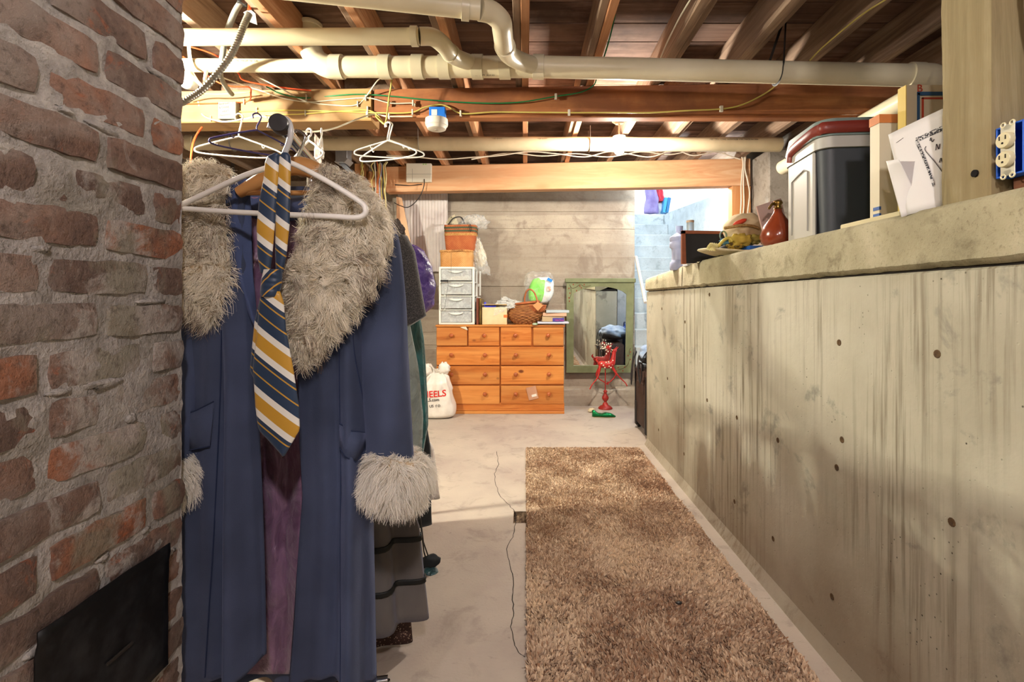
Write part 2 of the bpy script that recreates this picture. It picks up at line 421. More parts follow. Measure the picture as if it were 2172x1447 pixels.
# ------------------------------------------------------------------ back wall of board-formed concrete
SX = 1.222
bands = [0.0, 0.15, 0.33, 0.48, 0.66, 0.80, 0.98, 1.12, 1.31, 1.45, 1.64, 1.79, 1.95, 2.14, 2.29, 2.48]
bw = MB(); prof = []
for i in range(len(bands)-1):
    d = random.uniform(-0.008, 0.008); prof += [(5.5+d, bands[i]+0.004), (5.5+d+random.uniform(-0.003,0.003), bands[i+1]-0.003), (5.497+d*0.3, bands[i+1])]
prof = [(5.5, 0.0)] + prof
nb = 60
def bwf(u, v):
    i = min(int(round(v*(len(prof)-1))), len(prof)-1); y, z = prof[i]; x = -3.3 + u*(SX+3.3)
    return (x, y + 0.004*nz(x*3, z*5) + (0.03 if u == 1 else 0), z + 0.004*nz(x*2, z*9, 4)*(0 if z < 0.01 else 1))
bw.grid(bwf, nb, len(prof)-1); bw.f = [q[::-1] for q in bw.f]
bw.f = [q[::-1] for q in bw.f]
bw.box((-3.3, 5.53, 0), (SX, 5.8, 2.48))
wall_back = bw.build('wall_back', M_back, None, 30, kind='structure')
MB().box((SX-0.3, 5.8, 0), (SX, 8.2, 2.48)).build('wall_stair_left', M_stair, None, 0, kind='structure')
# rough footing step showing at the bottom of the back wall
def ftf(u, v):
    x = 0.42 + u*(SX-0.425); pr = [(5.40, 0.0), (5.405, 0.08), (5.43, 0.17), (5.50, 0.20)]; y, z = pr[min(int(round(v*3)), 3)]
    return (x, y + 0.03*nz(x*5, z*8), z + (0.02*nz(x*6, 3) if v > 0 else 0))
MB().grid(ftf, 24, 3).build('footing', M_back, wall_back, 40)
# ------------------------------------------------------------------ ceiling: planks and joists
JZ = 2.52; JT = 2.71
ceiling = thing('ceiling', None, None, (0, 0, JZ), kind='structure')
y = YB; pl0 = None; i = 0
while y < 5.62:
    w = 0.196
    if pl0 is None or i % 6 == 0:
        m = MB(); sd = i
        m.box((XL, y, JT), (XR, y+w-0.004, JT+0.025), 0.002); pl0 = m.build('floor_plank', M_plank, ceiling, 0, origin=((XL+XR)/2, y, JT)); py0 = y
    else:
        c = pl0.copy(); col.objects.link(c); c.location.y = y; c.location.z += random.uniform(-0.002, 0.003)
    y += w; i += 1
SP = 0.412
for k in range(-8, 8):
    x = 0.0 + SP*k; newk = k in (0, -1, -2, -3)
    if k == 1: newk = True
    m = MB(); w = 0.026 if not newk else 0.021
    m.box((x-w, YB, JZ), (x+w, 5.5, JT), 0.003)
    m.build('joist', M_jnew if newk else M_jold, ceiling, 35)
    if k in (-3, -2, -1, 0, 1, 2, 3):
        m = MB(); sw = 0.019; off = -(w+sw+0.001) if k <= 1 else (w+sw+0.001)
        m.box((x+off-sw, YB, JZ+0.015), (x+off+sw, 5.5 if k % 2 else 3.35, JT), 0.003); m.build('joist', M_jold, ceiling, 35)
# blocking between joists on the near beam line
for k in (-5, -3, 2, 3, 4):
    x = SP*k; MB().box((x+0.03, 3.30, JZ+0.01), (x+SP-0.07 if k<0 else x+SP-0.03, 3.34, JT), 0.003).build('blocking', M_jold, ceiling, 35)
# rim over the far end
MB().box((-3.3, 5.62, 2.48), (XR, 5.66, 2.75)).build('trim_1', M_jold, None, 0, kind='structure')
# ------------------------------------------------------------------ beams and posts
def beam_y(x): return 3.145 - 0.035*x     # front face of the near beam
def skewbox(m, x0, x1, yf, th, z0, z1, ch=0.006):
    m.box((x0, 0, z0), (x1, th, z1), ch); n = len(m.v)
    m.v = [(a, b + yf(a), c) for (a, b, c) in m.v]; return m
skewbox(MB(), -3.28, -0.985, beam_y, 0.17, 2.309, 2.517).build('ceiling_beam', M_beamL, None, 35, label='pale timber beam carrying cables and the metal junction box', cat='beam')
skewbox(MB(), -0.98, 2.93, lambda x: beam_y(x)+0.015, 0.09, 2.342, 2.517).build('ceiling_beam', M_beamR, None, 35, label='reddish timber beam behind the long drain pipe, with green cable on it', cat='beam')
MB().box((-0.98, beam_y(0)+0.03, 2.325), (2.9, beam_y(0)+0.1, 2.341)).build('beam_plate', M_beamR, bpy.data.objects['ceiling_beam.001'], 0)
def fbeam_y(x): return 4.92 - 0.082*x
skewbox(MB(), -1.42, 2.16, fbeam_y, 0.12, 2.255, 2.517).build('header_beam', M_beamF, None, 35, label='bright orange header beam over the dresser and stair opening', cat='beam')
def plainpost(name, x0, x1, y0, y1, z0, z1, mat, label): return MB().box((x0,y0,z0),(x1,y1,z1),0.004).build(name, mat, None, 35, label=label, cat='post')
plainpost('wall_stud', -1.70, -1.59, 4.93, 5.03, 0, 2.517, M_stud, 'wall stud further left, with a cable bundle on each side')
plainpost('wall_stud', -1.475, -1.425, 4.93, 5.05, 0, 2.517, M_stud, 'wall stud at the left end of the header beam')
plainpost('door_jamb', 1.99, 2.17, 4.76, 4.86, 0, 2.254, M_stud, 'wooden jamb under the right end of the header beam')
MB().box((-1.585, 4.97, 2.29), (-1.478, 5.01, 2.45), 0.003).build('ledger_board', M_stud, None, 35, label='short horizontal board between the two wall studs', cat='board')
MB().box((2.19, 4.45, 0), (XR-0.002, 4.9, 2.517), 0.012).build('pier', M_pier, None, 35, kind='structure', label='square concrete pier right of the jamb')
MB().box((2.19, 4.9, 0), (XR, 5.0, 2.75)).build('wall_corridor', M_stair, None, 0, kind='structure')
# ------------------------------------------------------------------ stairs going up to daylight
SXR = 2.13; stairs = thing('stairs', None, None, (1.65, 5.4, 0), kind='structure')
for n in range(-3, 11):
    z = 0.635 + 0.184*n; y = 5.47 + 0.2116*n
    m = MB(); x0 = SX+0.001
    yb = y + 0.2116*2.4 if n < 10 else 9.0
    m.box((x0, y, 0 if n < 2 else z-0.5), (SXR-0.001, yb, z), 0.006)
    m.build('step', M_stair, stairs, 35)
sw = MB(); sw.prism([(SXR, 4.87, 0), (SXR, 8.3, 0), (SXR, 8.3, 2.47), (SXR, 7.3, 2.46), (SXR, 5.06, 2.30), (SXR, 4.87, 2.29)], (0.25, 0, 0))
sw.build('wall_stair_right', M_stair, None, 0, kind='structure')
# wooden post on the half wall
pm = MB()
def postf(u, v):
    z = 1.372 + v*1.15; k = int(round(u*24)) % 24; s = k/6
    c = [(0.985,1.046),(0.985,1.175),(1.11,1.175),(1.11,1.046)]; a = c[int(s) % 4]; b = c[(int(s)+1) % 4]; t_ = s-int(s)
    x = a[0]+(b[0]-a[0])*t_; y = a[1]+(b[1]-a[1])*t_
    j = 0.004*nz(x*8+y*20, z*5, 2) + 0.002*nz(z*30, y*40, x*40)
    ed = 0.004 if t_ == 0 else 0
    cx, cy = 1.0475, 1.11; d = Vector((x-cx, y-cy)).normalized() * (j-ed); return (x+d.x, y+d.y, z)
pm.grid(postf, 24, 60, cu=True); 
post = pm.build('timber_post', M_post, None, 60, label='rough grey timber post standing on the half wall', cat='post')
Y0 = F*0.984/(2068-CX); x, y, z = W(2068, 368, Y0)
MB().lathe([(0.008, -0.002), (0.008, 0.003), (0.0, 0.0032)], (0.9845, y, z), 14, (-1,0,0)).build('bolt_hole', pmat('hole_black', '#0c0907', rough=1), post, 60)
# ------------------------------------------------------------------ lamps
M_porc = pmat('porcelain', '#e9e4d6', rough=0.25)
def lamp(key, name, label, drop=0.12, flip=False):
    (x, y, z), wts, c, r = LAMPS[key]
    t = thing(name, label, 'lamp', (x, y, z))
    e = NT('bulb_glow_' + key); em = e.new('Emission'); em.inputs[0].default_value = (*c, 1); em.inputs[1].default_value = 60
    out = e.n['Material Output']; e.t.links.new(em.outputs[0], out.inputs[0])
    MB().ball((x, y, z), r*0.92, 16, 12).build('bulb', e.m, t, 180)
    MB().lathe([(r*0.62, r*0.75), (r*0.55, r*1.5), (r*0.9, r*1.55), (r*1.2, r*2.6), (r*0.8, r*2.7)], (x, y, z), 18).build('socket', M_porc, t)
    zt = JZ-0.001
    MB().tube([(x, y, z+r*2.6), (x, y, zt)], 0.007, 8).build('stem', pmat('lamp_cord', '#d9d4c8', rough=0.5), t)
    MB().lathe([(0.05, 0), (0.055, -0.012), (0.03, -0.03)], (x, y, zt), 18).build('canopy', M_porc, t)
    L = bpy.data.lights.new(name + '_light', 'POINT'); L.energy = wts; L.color = c; L.shadow_soft_size = r*1.05
    lo = bpy.data.objects.new('bulb_light', L); col.objects.link(lo); lo.location = (0, 0, 0); lo.parent = t
    return t

lamp('stair', 'room_or_fill_bulb', 'glowing bare bulb hanging in front of the header beam')
lamp('left', 'room_or_fill_bulb', 'bare bulb hidden behind the brick chimney corner')
lamp('behind', 'room_or_fill_bulb', 'added fill bulb over the aisle behind the viewer')
lamp('rear', 'room_or_fill_bulb', 'added fill bulb by the rear wall, left of the viewer')

lamp('alcove', 'room_or_fill_bulb', 'cool white fill bulb added behind the header beam, by the stairs')
# ------------------------------------------------------------------ brick chimney
def m_brick():
    t = NT('old_brick'); p = t.coord('world'); oi = t.new('ObjectInfo')
    tone = t.ramp(oi.outputs['Random'], [(0.0, '#77645a'), (0.3, '#866d60'), (0.55, '#8d7061'), (0.8, '#9a6f5a'), (1.0, '#aa6f50')])
    n = t.noise(p, 9, 6, 0.65, 0.5); c = t.mix(t.ramp(n, [(0.4, 0.0), (0.62, 0.75)]), tone, '#665750')
    o = t.noise(p, 14, 5, 0.7, 0.8); c = t.mix(t.ramp(o, [(0.6, 0.0), (0.7, 0.7)]), c, '#b0623c')
    g = t.noise(p, 5, 5, 0.6, 0.4); c = t.mix(t.ramp(g, [(0.46, 0.0), (0.62, 0.7)]), c, '#9c9187')
    # old lime wash and cement smears around the middle of the corner
    sp = t.new('SeparateXYZ'); t.t.links.new(p, sp.inputs[0])
    dy = t.math('ABSOLUTE', t.math('SUBTRACT', sp.outputs[1], 0.92)); dz = t.math('ABSOLUTE', t.math('SUBTRACT', sp.outputs[2], 1.02))
    k = t.math('ADD', t.math('MULTIPLY', dy, 2.6), t.math('MULTIPLY', dz, 1.3))
    w = t.math('SUBTRACT', t.noise(p, 11, 6, 0.7, 0.6), t.math('MULTIPLY', k, 0.42))
    c = t.mix(t.ramp(w, [(0.30, 0.0), (0.42, 0.9)]), c, '#b4aca4')
    w2 = t.math('SUBTRACT', t.noise(t.coord('world', (1,1,0.5)), 7, 5, 0.6, 0.5), t.math('MULTIPLY', k, 0.2)); c = t.mix(t.ramp(w2, [(0.44, 0.0), (0.53, 0.7)]), c, '#8b8674')
    sk = t.noise(p, 55, 6, 0.75); c = t.mix(t.ramp(sk, [(0.52, 0.0), (0.66, 0.55)]), c, '#4a3e38'); c = t.mix(t.ramp(sk, [(0.30, 0.45), (0.42, 0.0)]), c, '#b7a598')
    t.inp('Base Color', c).inp('Roughness', 0.9).inp('Specular IOR Level', 0.2)
    t.bump(t.math('ADD', t.noise(p, 70, 5, 0.7), t.math('MULTIPLY', n, 1.2)), 0.9, 0.006); return t.m
M_brick = m_brick()
def m_mortar():
    t = NT('lime_mortar'); p = t.coord('world'); n = t.noise(p, 30, 6, 0.7)
    c = t.ramp(n, [(0.3, '#8b857f'), (0.5, '#aaa49e'), (0.7, '#c2bcb4')])
    d = t.noise(p, 6, 4); c = t.mix(t.ramp(d, [(0.5, 0.0), (0.65, 0.5)]), c, '#857f70')
    t.inp('Base Color', c).inp('Roughness', 0.95).inp('Specular IOR Level', 0.15)
    t.bump(t.math('ADD', n, t.noise(p, 120, 4)), 0.8, 0.005); return t.m
M_mortar = m_mortar()
BX = -0.750; BY = 1.092; CO = 0.0766; ZB0 = 1.229 - 16*CO
chim = thing('brick_chimney', 'old brick chimney with crumbling grey mortar at the left edge', 'chimney', (-1.15, 0.5, 0))
def brickmesh(L, D, H, sd):
    m = MB(); nx, ny, nzz = (7 if L > 0.15 else 4), 2, 3; idx = {}
    hx, hy, hz = L/2, D/2, H/2
    def P(i, j, k):
        if (i,j,k) in idx: return idx[(i,j,k)]
        x, y, z = -hx+L*i/nx, -hy+D*j/ny, -hz+H*k/nzz
        ext = sum((i in (0,nx), j in (0,ny), k in (0,nzz))); sh = {1: 0, 2: 0.0025, 3: 0.0045}[ext]
        a = 0.0038; d = Vector((nz(x*22, y*22, z*22+sd), nz(x*22+9, y*22, z*22+sd), nz(x*22, y*22+9, z*22+sd)))*a
        if ext >= 2: d *= 1.7
        l = Vector((x/hx, y/hy, z/hz)); q = Vector((x, y, z)) - Vector((l.x*sh if i in (0,nx) else 0, l.y*sh if j in (0,ny) else 0, l.z*sh if k in (0,nzz) else 0)) + d
        idx[(i,j,k)] = len(m.v); m.v.append(tuple(q)); return idx[(i,j,k)]
    for j in range(ny):
        for k in range(nzz):
            m.f += [(P(0,j,k),P(0,j,k+1),P(0,j+1,k+1),P(0,j+1,k)), (P(nx,j,k),P(nx,j+1,k),P(nx,j+1,k+1),P(nx,j,k+1))]
    for i in range(nx):
        for k in range(nzz):
            m.f += [(P(i,0,k),P(i+1,0,k),P(i+1,0,k+1),P(i,0,k+1)), (P(i,ny,k),P(i,ny,k+1),P(i+1,ny,k+1),P(i+1,ny,k))]
        for j in range(ny):
            m.f += [(P(i,j,0),P(i,j+1,0),P(i+1,j+1,0),P(i+1,j,0)), (P(i,j,nzz),P(i+1,j,nzz),P(i+1,j+1,nzz),P(i,j+1,nzz))]
    me = bpy.data.meshes.new('brick'); me.from_pydata(m.v, [], m.f); me.polygons.foreach_set('use_smooth', [True]*len(me.polygons)); me.set_sharp_from_angle(angle=R_(50)); me.materials.append(M_brick); return me
DB = 0.09
BM = {}
def brick(cx, cy, cz, L, rz):
    kk = round(L, 2); v = random.randrange(7); key = (kk, v)
    if key not in BM: BM[key] = brickmesh(kk, DB, 0.063, 11.3*v + kk*50)
    o = bpy.data.objects.new('brick', BM[key]); col.objects.link(o); o.parent = chim
    o.location = Vector((cx, cy, cz)) - WL[chim.name]; o.rotation_euler = (R_(random.uniform(-0.8,0.8)), R_(random.uniform(-1,1)), R_(rz + random.uniform(-0.7,0.7)))
pat = [0, 1, 0, 1, 1, 0, 1, 0, 1, 0, 0, 1]
for c in range(0, 33):
    z = ZB0 + CO*c + CO/2
    if z > 2.46 or z < 0.03: continue
    head = (c % 2 == 1) if c != 14 else False
    y = BY; first = True
    while y > -0.05:
        L = 0.094 if (first and head) else 0.204
        if not first and random.random() < 0.10: L = 0.094
        if y - L < -0.2: break
        prot = random.uniform(-0.003, 0.005)
        brick(BX - DB/2 + prot, y - L/2, z + random.uniform(-0.003, 0.003), L, 90); y -= L + 0.0135; first = False
    x = BX - (DB if not head else 0.0) - 0.012 if not head else BX - 0.012
    # return face of the chimney
    x = BX - DB - 0.014
    while x > -1.40:
        L = 0.204; brick(x - L/2, BY - DB/2, z, L, 0); x -= L + 0.0135
mt = MB()
def mfn(u, v):
    y = -0.1 + (BY-0.005+0.1)*u; z = v*2.5
    dz = abs(((z - ZB0)/CO + 0.5) % 1 - 0.5)
    return (BX - 0.0048 + 0.005*nz(y*14, z*14, 1) + 0.004*nz(y*45, z*45, 2), y, z)
mt.grid(mfn, 90, 230)
mt.grid(lambda u, v: (BX-0.004-u*0.75, BY - 0.006 + 0.004*nz(u*30, v*80, 5), v*2.5), 20, 120)
mt.box((-1.5, -0.15, 0), (BX-0.03, BY-0.03, 2.5))
mt.build('mortar', M_mortar, chim, 60)
# mortar snots bulging out of joints
for i in range(34):
    c = random.randrange(2, 24); y = random.uniform(0.45, 1.06); z = ZB0 + CO*c + random.uniform(-0.004, 0.004)
    if z < 0.1: continue
    m = MB(); L = random.uniform(0.012, 0.05); sd = random.random()*90
    m.ball((BX-0.006, y, z), (random.uniform(0.006,0.009), L, random.uniform(0.006, 0.010)), 12, 8, lambda d: 1+0.5*nz(d.x*2+sd, d.y*3, d.z*2))
    m.build('mortar_lump', M_mortar, chim, 180)
# black iron cover plate on the brickwork
M_iron = pmat('black_iron', '#191818', '#3a3b3d', rough=0.5, metal=0.3, scale=14, bump=0.3, bscale=30, lo=0.45, hi=0.75, spec=0.4)
plate = thing('iron_cover_plate', 'black iron cover plate fixed low on the brickwork', 'plate', (BX+0.01, 0.88, 0.40))
def plf(u, v):
    y = 0.745 + 0.277*u; z = 0.40 + 0.250*v + 0.004*nz(u*4, 9); return (BX + 0.012 + 0.004*nz(u*3, v*3) + (0.004 if v > .9 else 0), y, z)
MB().grid(plf, 16, 14).build('sheet', M_iron, plate, 60, thick=0.003)
MB().tube([W(95,1440,0.78), W(112,1419,0.79), W(128,1414,0.80)], 0.0035, 8).build('bent_nail', pmat('rust', '#6d4a36', '#8a644b', rough=0.8, scale=60), plate)
MB().box((BX+0.014, 0.868, 0.508), (BX+0.018, 0.925, 0.514), 0.001, ).build('slot', M_black, plate, 0)
# ------------------------------------------------------------------ drain pipes
M_pvc = pmat('abs_cream', '#d5c9a6', '#e2d8b9', rough=0.38, scale=3, bump=0.05, bscale=20, spec=0.45, rnd=0.03)
M_pvc2 = pmat('fitting_cream', '#cfc4a4', '#d9cfb2', rough=0.33, scale=3, spec=0.5, rnd=0.03)
M_ink = pmat('print_ink', '#4b463c', rough=0.7)
M_steel = pmat('strap_steel', '#77756f', '#9a978f', rough=0.45, metal=0.7, scale=20)
dp = thing('drain_pipes', 'cream plastic drain pipe run with elbows and branches under the joists', 'pipe', W(1400, 145, 2.7))
def mainY(px): return 2.76 - (px-700)/1250*0.14
def mp(px):   # axis of the main run
    py = 142 if px < 1150 else 142 + (px-1150)/(1945-1150)*18.5
    return Vector(W(px, py, mainY(px)))
RM = 0.057
MB().tube([mp(720), mp(1150), mp(1950)], RM, 24).build('main_pipe', M_pvc, dp, 60)
def coupling(px, w=18, k=1.14):
    a = mp(px-w); b = mp(px+w); d = (b-a).normalized(); L = (b-a).length
    m = MB(); m.lathe([(RM*1.0,0),(RM*k,0.001),(RM*k,L-0.001),(RM*1.0,L)], a, 28, d); m.build('coupling', M_pvc2, dp, 50)
for px in (716, 818, 887, 943, 1013, 1071, 1142): coupling(px, 12)
# elbow up at the left end
a = mp(716); top = Vector((a.x-0.155, a.y, 2.70)); 
e = [a, a+Vector((-0.05,0,0.0)), a+Vector((-0.115,0,0.035)), a+Vector((-0.15,0,0.10)), a+Vector((-0.155,0,0.17))]
MB().tube(e, RM*1.06, 24, sm=5).build('elbow', M_pvc2, dp, 60)
MB().tube([e[-1], top], RM, 24).build('vertical_pipe', M_pvc, dp, 60)
u0 = Vector((top.x, top.y, a.z+0.22)); MB().lathe([(RM,0),(RM*1.15,0.001),(RM*1.15,0.02),(RM,0.021)], u0, 28).build('collar', M_pvc2, dp, 50)
# wye branches
def branch(name, path, r, cps, wye):
    p = [Vector(q) for q in path]
    MB().tube(p[:2], r, 20).build('branch_pipe', M_pvc, dp, 60)
    MB().tube(p[1:], r*1.08, 20, sm=6).build('bend', M_pvc2, dp, 60)
    for (i, t) in cps:
        d = (p[i+1]-p[i]).normalized(); o = p[i] + (p[i+1]-p[i])*t
        MB().lathe([(r,0),(r*1.2,0.001),(r*1.2,0.033),(r,0.034)], o, 24, d).build('coupling', M_pvc2, dp, 50)
y2 = 2.38
branch('b', [(-3.28, y2, 2.41), W(890,77,y2), W(918,79,2.40), W(940,95,2.44), W(952,110,2.50), W(966,121,2.58), W(1000,134,2.70), mp(1032)], 0.0385, [(0,0.985),(4,0.1)], 1)
branch('b', [(-3.28, 1.61, 2.44), W(1018,20,2.10), W(1043,27,2.13), W(1062,45,2.17), W(1066,66,2.24), W(1070,96,2.36), W(1078,114,2.48), W(1100,128,2.6), mp(1140)], 0.0425, [(0,0.975),(5,0.0)], 1)
MB().tube([(-3.28, 2.79, 2.484), W(700,140,2.79)], 0.0365, 20).build('lower_pipe', M_pvc, dp, 60)
# elbow at the right end and the run going back
b = mp(1950); RB = [b, b+Vector((0.06,0.0,-0.004)), b+Vector((0.105,0.03,-0.01)), b+Vector((0.12,0.09,-0.02)), b+Vector((0.12,0.14,-0.025))]
MB().tube(RB, RM*1.1, 24, sm=5).build('elbow', M_pvc2, dp, 60)
coupling(1940, 14, 1.16)
MB().tube([RB[-1], RB[-1]+Vector((-0.12,1.25,-0.09))], RM, 20).build('return_pipe', M_pvc, dp, 60)
# printed rows along the lower pipe
text('pipe_print', 'ABS DWV  CELL CORE  ASTM F628  3 IN  MADE IN USA', W(398,131,2.752), 0.016, M_ink, dp, label='printed maker line')
text('pipe_print', 'ABS DWV  SCH 40', W(1005,161,2.70), 0.014, M_ink, dp)
def strap(px, parent, name='strap'):
    c = mp(px); m = MB(); r = RM+0.002
    pts = [c + Vector((0, r*math.cos(a), r*math.sin(a))) for a in np.linspace(R_(-185), R_(15), 18)]
    pts = [Vector((c.x-0.05, c.y+0.04, JZ+0.06))] + pts[::1] + [Vector((c.x+0.03, c.y-0.05, JZ+0.06))]
    m.tube(pts, 0.010, 6, flat=0.12, up=(0,0,1)); m.build('strap', M_steel, parent, 60)
c = mp(1648); m = MB(); r = RM+0.002
for s_ in (-1, 1):
    pass
pts = [Vector((c.x+0.02, c.y-0.055, JZ+0.13)), Vector((c.x+0.004, c.y-r-0.002, c.z+0.02))] + [c + Vector((0, -r*math.cos(a), r*math.sin(a))) for a in np.linspace(0, R_(-180), 14)] + [Vector((c.x-0.03, c.y+r, c.z+0.03)), Vector((c.x+0.02, c.y-0.04, JZ+0.13))]
m.tube(pts, 0.0105, 8, flat=0.12, up=(1,0,0)).build('hanger_strap', pmat('dark_strap', '#2d2c2b', rough=0.5, metal=0.4), dp, 60, label='perforated dark steel strap')
# far pipe
fp = thing('far_drain_pipe', 'long straight cream drain pipe near the bare bulb', 'pipe', W(1000, 305, 4.0))
def fpp(px): return Vector(W(px, 303 + (px-400)/1250*4, 4.02))
MB().tube([fpp(395), fpp(1655)], RM, 22).build('pipe', pmat('aged_pipe', '#b0a283', '#c4b797', rough=0.45, scale=4), fp, 60)
MB().lathe([(RM,0),(RM*1.15,0.001),(RM*1.15,0.06),(RM,0.061)], fpp(400), 24, (1,0,0)).build('coupling', M_pvc2, fp, 50)
for px in (495, 890, 1250):
    c = fpp(px); r = RM+0.002
    pts = [Vector((c.x, c.y-0.06, JZ+0.03)), Vector((c.x, c.y-r, c.z+0.02))] + [c + Vector((0, -r*math.cos(a), r*math.sin(a))) for a in np.linspace(0, R_(-180), 12)] + [Vector((c.x, c.y+r, c.z+0.04)), Vector((c.x, c.y+0.06, JZ+0.03))]
    MB().tube(pts, 0.010, 8, flat=0.12, up=(1,0,0)).build('hanger_strap', M_steel, fp, 60)
for px, s_ in ((455,'ABS DWV 4 IN'),(690,'ABS DWV  USA'),(860,'ABS DWV  USA'),(1045,'ABS DWV'),(1140,'ABS DWV'),(1230,'ABS DWV'),(1500,'ABS  CELL CORE  ASTM F628  4 IN  MADE IN USA')):
    p = fpp(px); text('pipe_print', s_, (p.x, p.y-RM*0.93, p.z+RM*0.33), 0.018, M_ink, fp, rot=(70,0,0))
# ------------------------------------------------------------------ dresser and what stands on it
def m_pine():
    t = NT('honey_pine'); v = t.coord('object', (0.07, 1, 1)); n = t.noise(v, 22, 5, 0.6, 1.5); n2 = t.noise(v, 7, 3)
    c = t.ramp(n, [(0.3, '#a85a22'), (0.5, '#c0702f'), (0.7, '#d08745')])
    c = t.mix(t.ramp(n2, [(0.42, 0.0), (0.62, 0.75)]), c, '#d8954f')
    k = t.voro(t.coord('object', (0.6, 1, 1)), 4.2); c = t.mix(t.ramp(k.outputs['Distance'], [(0.045, 0.9), (0.09, 0.0)]), c, '#5d2410')
    hs = t.new('HueSaturation'); oi = t.new('ObjectInfo'); t.set(hs.inputs['Value'], t.math('MULTIPLY_ADD', oi.outputs['Random'], 0.28, 0.84)); t.set(hs.inputs['Color'], c)
    t.inp('Base Color', hs.outputs[0]).inp('Roughness', 0.35).inp('Specular IOR Level', 0.5); return t.m
M_pine = m_pine()
M_knob = pmat('turned_knob', '#a14f26', '#b9622f', rough=0.3, scale=20, coat=0.3)
DY = 5.03; DX0, DX1 = -0.905, 0.398; DTOP = 0.905
dr = thing('dresser', 'honey pine dresser with ten drawers against the concrete wall', 'dresser', ((DX0+DX1)/2, DY+0.2, 0))
MB().box((DX0+0.006, DY+0.012, 0.05), (DX1-0.006, DY+0.42, DTOP-0.02), 0.003).build('body', pmat('pine_carcass', '#a85a22', '#b96a2c', rough=0.45, scale=8, stretch=(0.1,1,1)), dr)
MB().box((DX0-0.006, DY-0.012, DTOP-0.022), (DX1+0.006, DY+0.43, DTOP), 0.004).build('top', M_pine, dr)
MB().box((DX0, DY-0.002, 0.03), (DX1, DY+0.03, 0.112), 0.004).build('plinth', M_pine, dr)
MB().box((DX0, DY-0.006, 0.0), (DX1, DY+0.03, 0.028), 0.004).build('base_moulding', M_pine, dr)
def drawer(x0, x1, z0, z1, knobs):
    d = MB().box((x0, DY-0.008, z0), (x1, DY+0.011, z1), 0.004).build('drawer', M_pine, dr)
    for kx in knobs:
        MB().lathe([(0.009,0),(0.008,0.010),(0.019,0.016),(0.022,0.024),(0.017,0.031),(0.0,0.034)], (kx, DY-0.008, (z0+z1)/2+0.012), 16, (0,-1,0)).build('knob', M_knob, d, 60)
def zz(py): return EYE - (py-CY)*DY/F
def xx(px): return (px-CX)*DY/F
for (a, b, kn) in [(926,991,958),(994,1059,1027),(1062,1127,1093),(1131,1195,1162)]:
    drawer(xx(a), xx(b), zz(733.5), zz(694.5), [xx(kn)])
for (y0, y1) in [(774.5,736),(815.5,777),(857,818.5)]:
    drawer(xx(926), xx(1060), zz(y0), zz(y1), [xx(958), xx(1029)]); drawer(xx(1062.5), xx(1196), zz(y0), zz(y1), [xx(1094), xx(1164)])
# photo-card leaning on the bottom right drawer, tag in a drawer edge
note = thing('paper_card', 'small pinkish card stuck to a bottom dresser drawer', 'card', W(1128,850,DY-0.03))
MB().box((-0.05,-0.001,-0.065), (0.05,0.001,0.065), 0, ).warp(lambda q: RY(-14) @ q + Vector(W(1129,834,DY-0.014))).build('card', pmat('pink_card', '#b98568', '#c99a7c', rough=0.5, scale=8), note, 0)
MB().box((-0.025,-0.0015,-0.012), (0.025,0.0015,0.012)).warp(lambda q: RY(-14) @ q + Vector(W(1133,839,DY-0.0155))).build('sticker', pmat('white_paper', '#e8e4da', rough=0.7), note, 0)
# clear plastic film material
def m_film(name, tint='#e9ece8', alpha=0.22, rough=0.12):
    if name in MATS: return MATS[name]
    t = NT(name); t.inp('Base Color', lin(tint)).inp('Roughness', rough).inp('Specular IOR Level', 0.8)
    v = t.coord('object'); n = t.noise(v, 26, 4, 0.6, 1.0)
    lw = t.new('LayerWeight'); lw.inputs[0].default_value = 0.35
    t.inp('Alpha', t.math('ADD', t.math('MULTIPLY', t.ramp(n, [(0.45, 0.0), (0.7, 1.0)]), 0.25), alpha, clamp=True)); t.bump(n, 0.9, 0.01)
    MATS[name] = t.m; return t.m
M_film = m_film('clear_film'); M_milky = m_film('milky_film', '#dfe2dd', 0.5, 0.3)
M_white = pmat('white_plastic', '#e6e6de', rough=0.4); M_wht2 = pmat('white_plastic_thin', '#e4e4dc', rough=0.3)
# drawer tower
TX0, TX1, TY0, TY1, TZ0, TZ1 = xx(930), xx(1008), DY+0.02, DY+0.36, DTOP+0.001, zz(566)
tw = thing('plastic_drawer_tower', 'white plastic tower of four see-through drawers on the dresser', 'storage drawers', ((TX0+TX1)/2, TY0, TZ0))
fr = MB()
for (x0, x1) in ((TX0, TX0+0.022), (TX1-0.034, TX1-0.010)):
    fr.box((x0, TY0, TZ0), (x1, TY0+0.03, TZ1), 0.005); fr.box((x0, TY1-0.03, TZ0), (x1, TY1, TZ1), 0.005)
zs = np.linspace(TZ0, TZ1-0.02, 5)
for z in zs: fr.box((TX0, TY0+0.004, z), (TX1-0.010, TY1, z+(0.022 if z in (zs[0], zs[-1]) else 0.012)), 0.004)
fr.build('frame', M_white, tw)
M_drawer = m_film('frosted_drawer', '#dfe5e6', 0.34, 0.35)
inner = ['#d9cfb0', '#e4dcc0', '#6b7a88', '#c7bfb8']
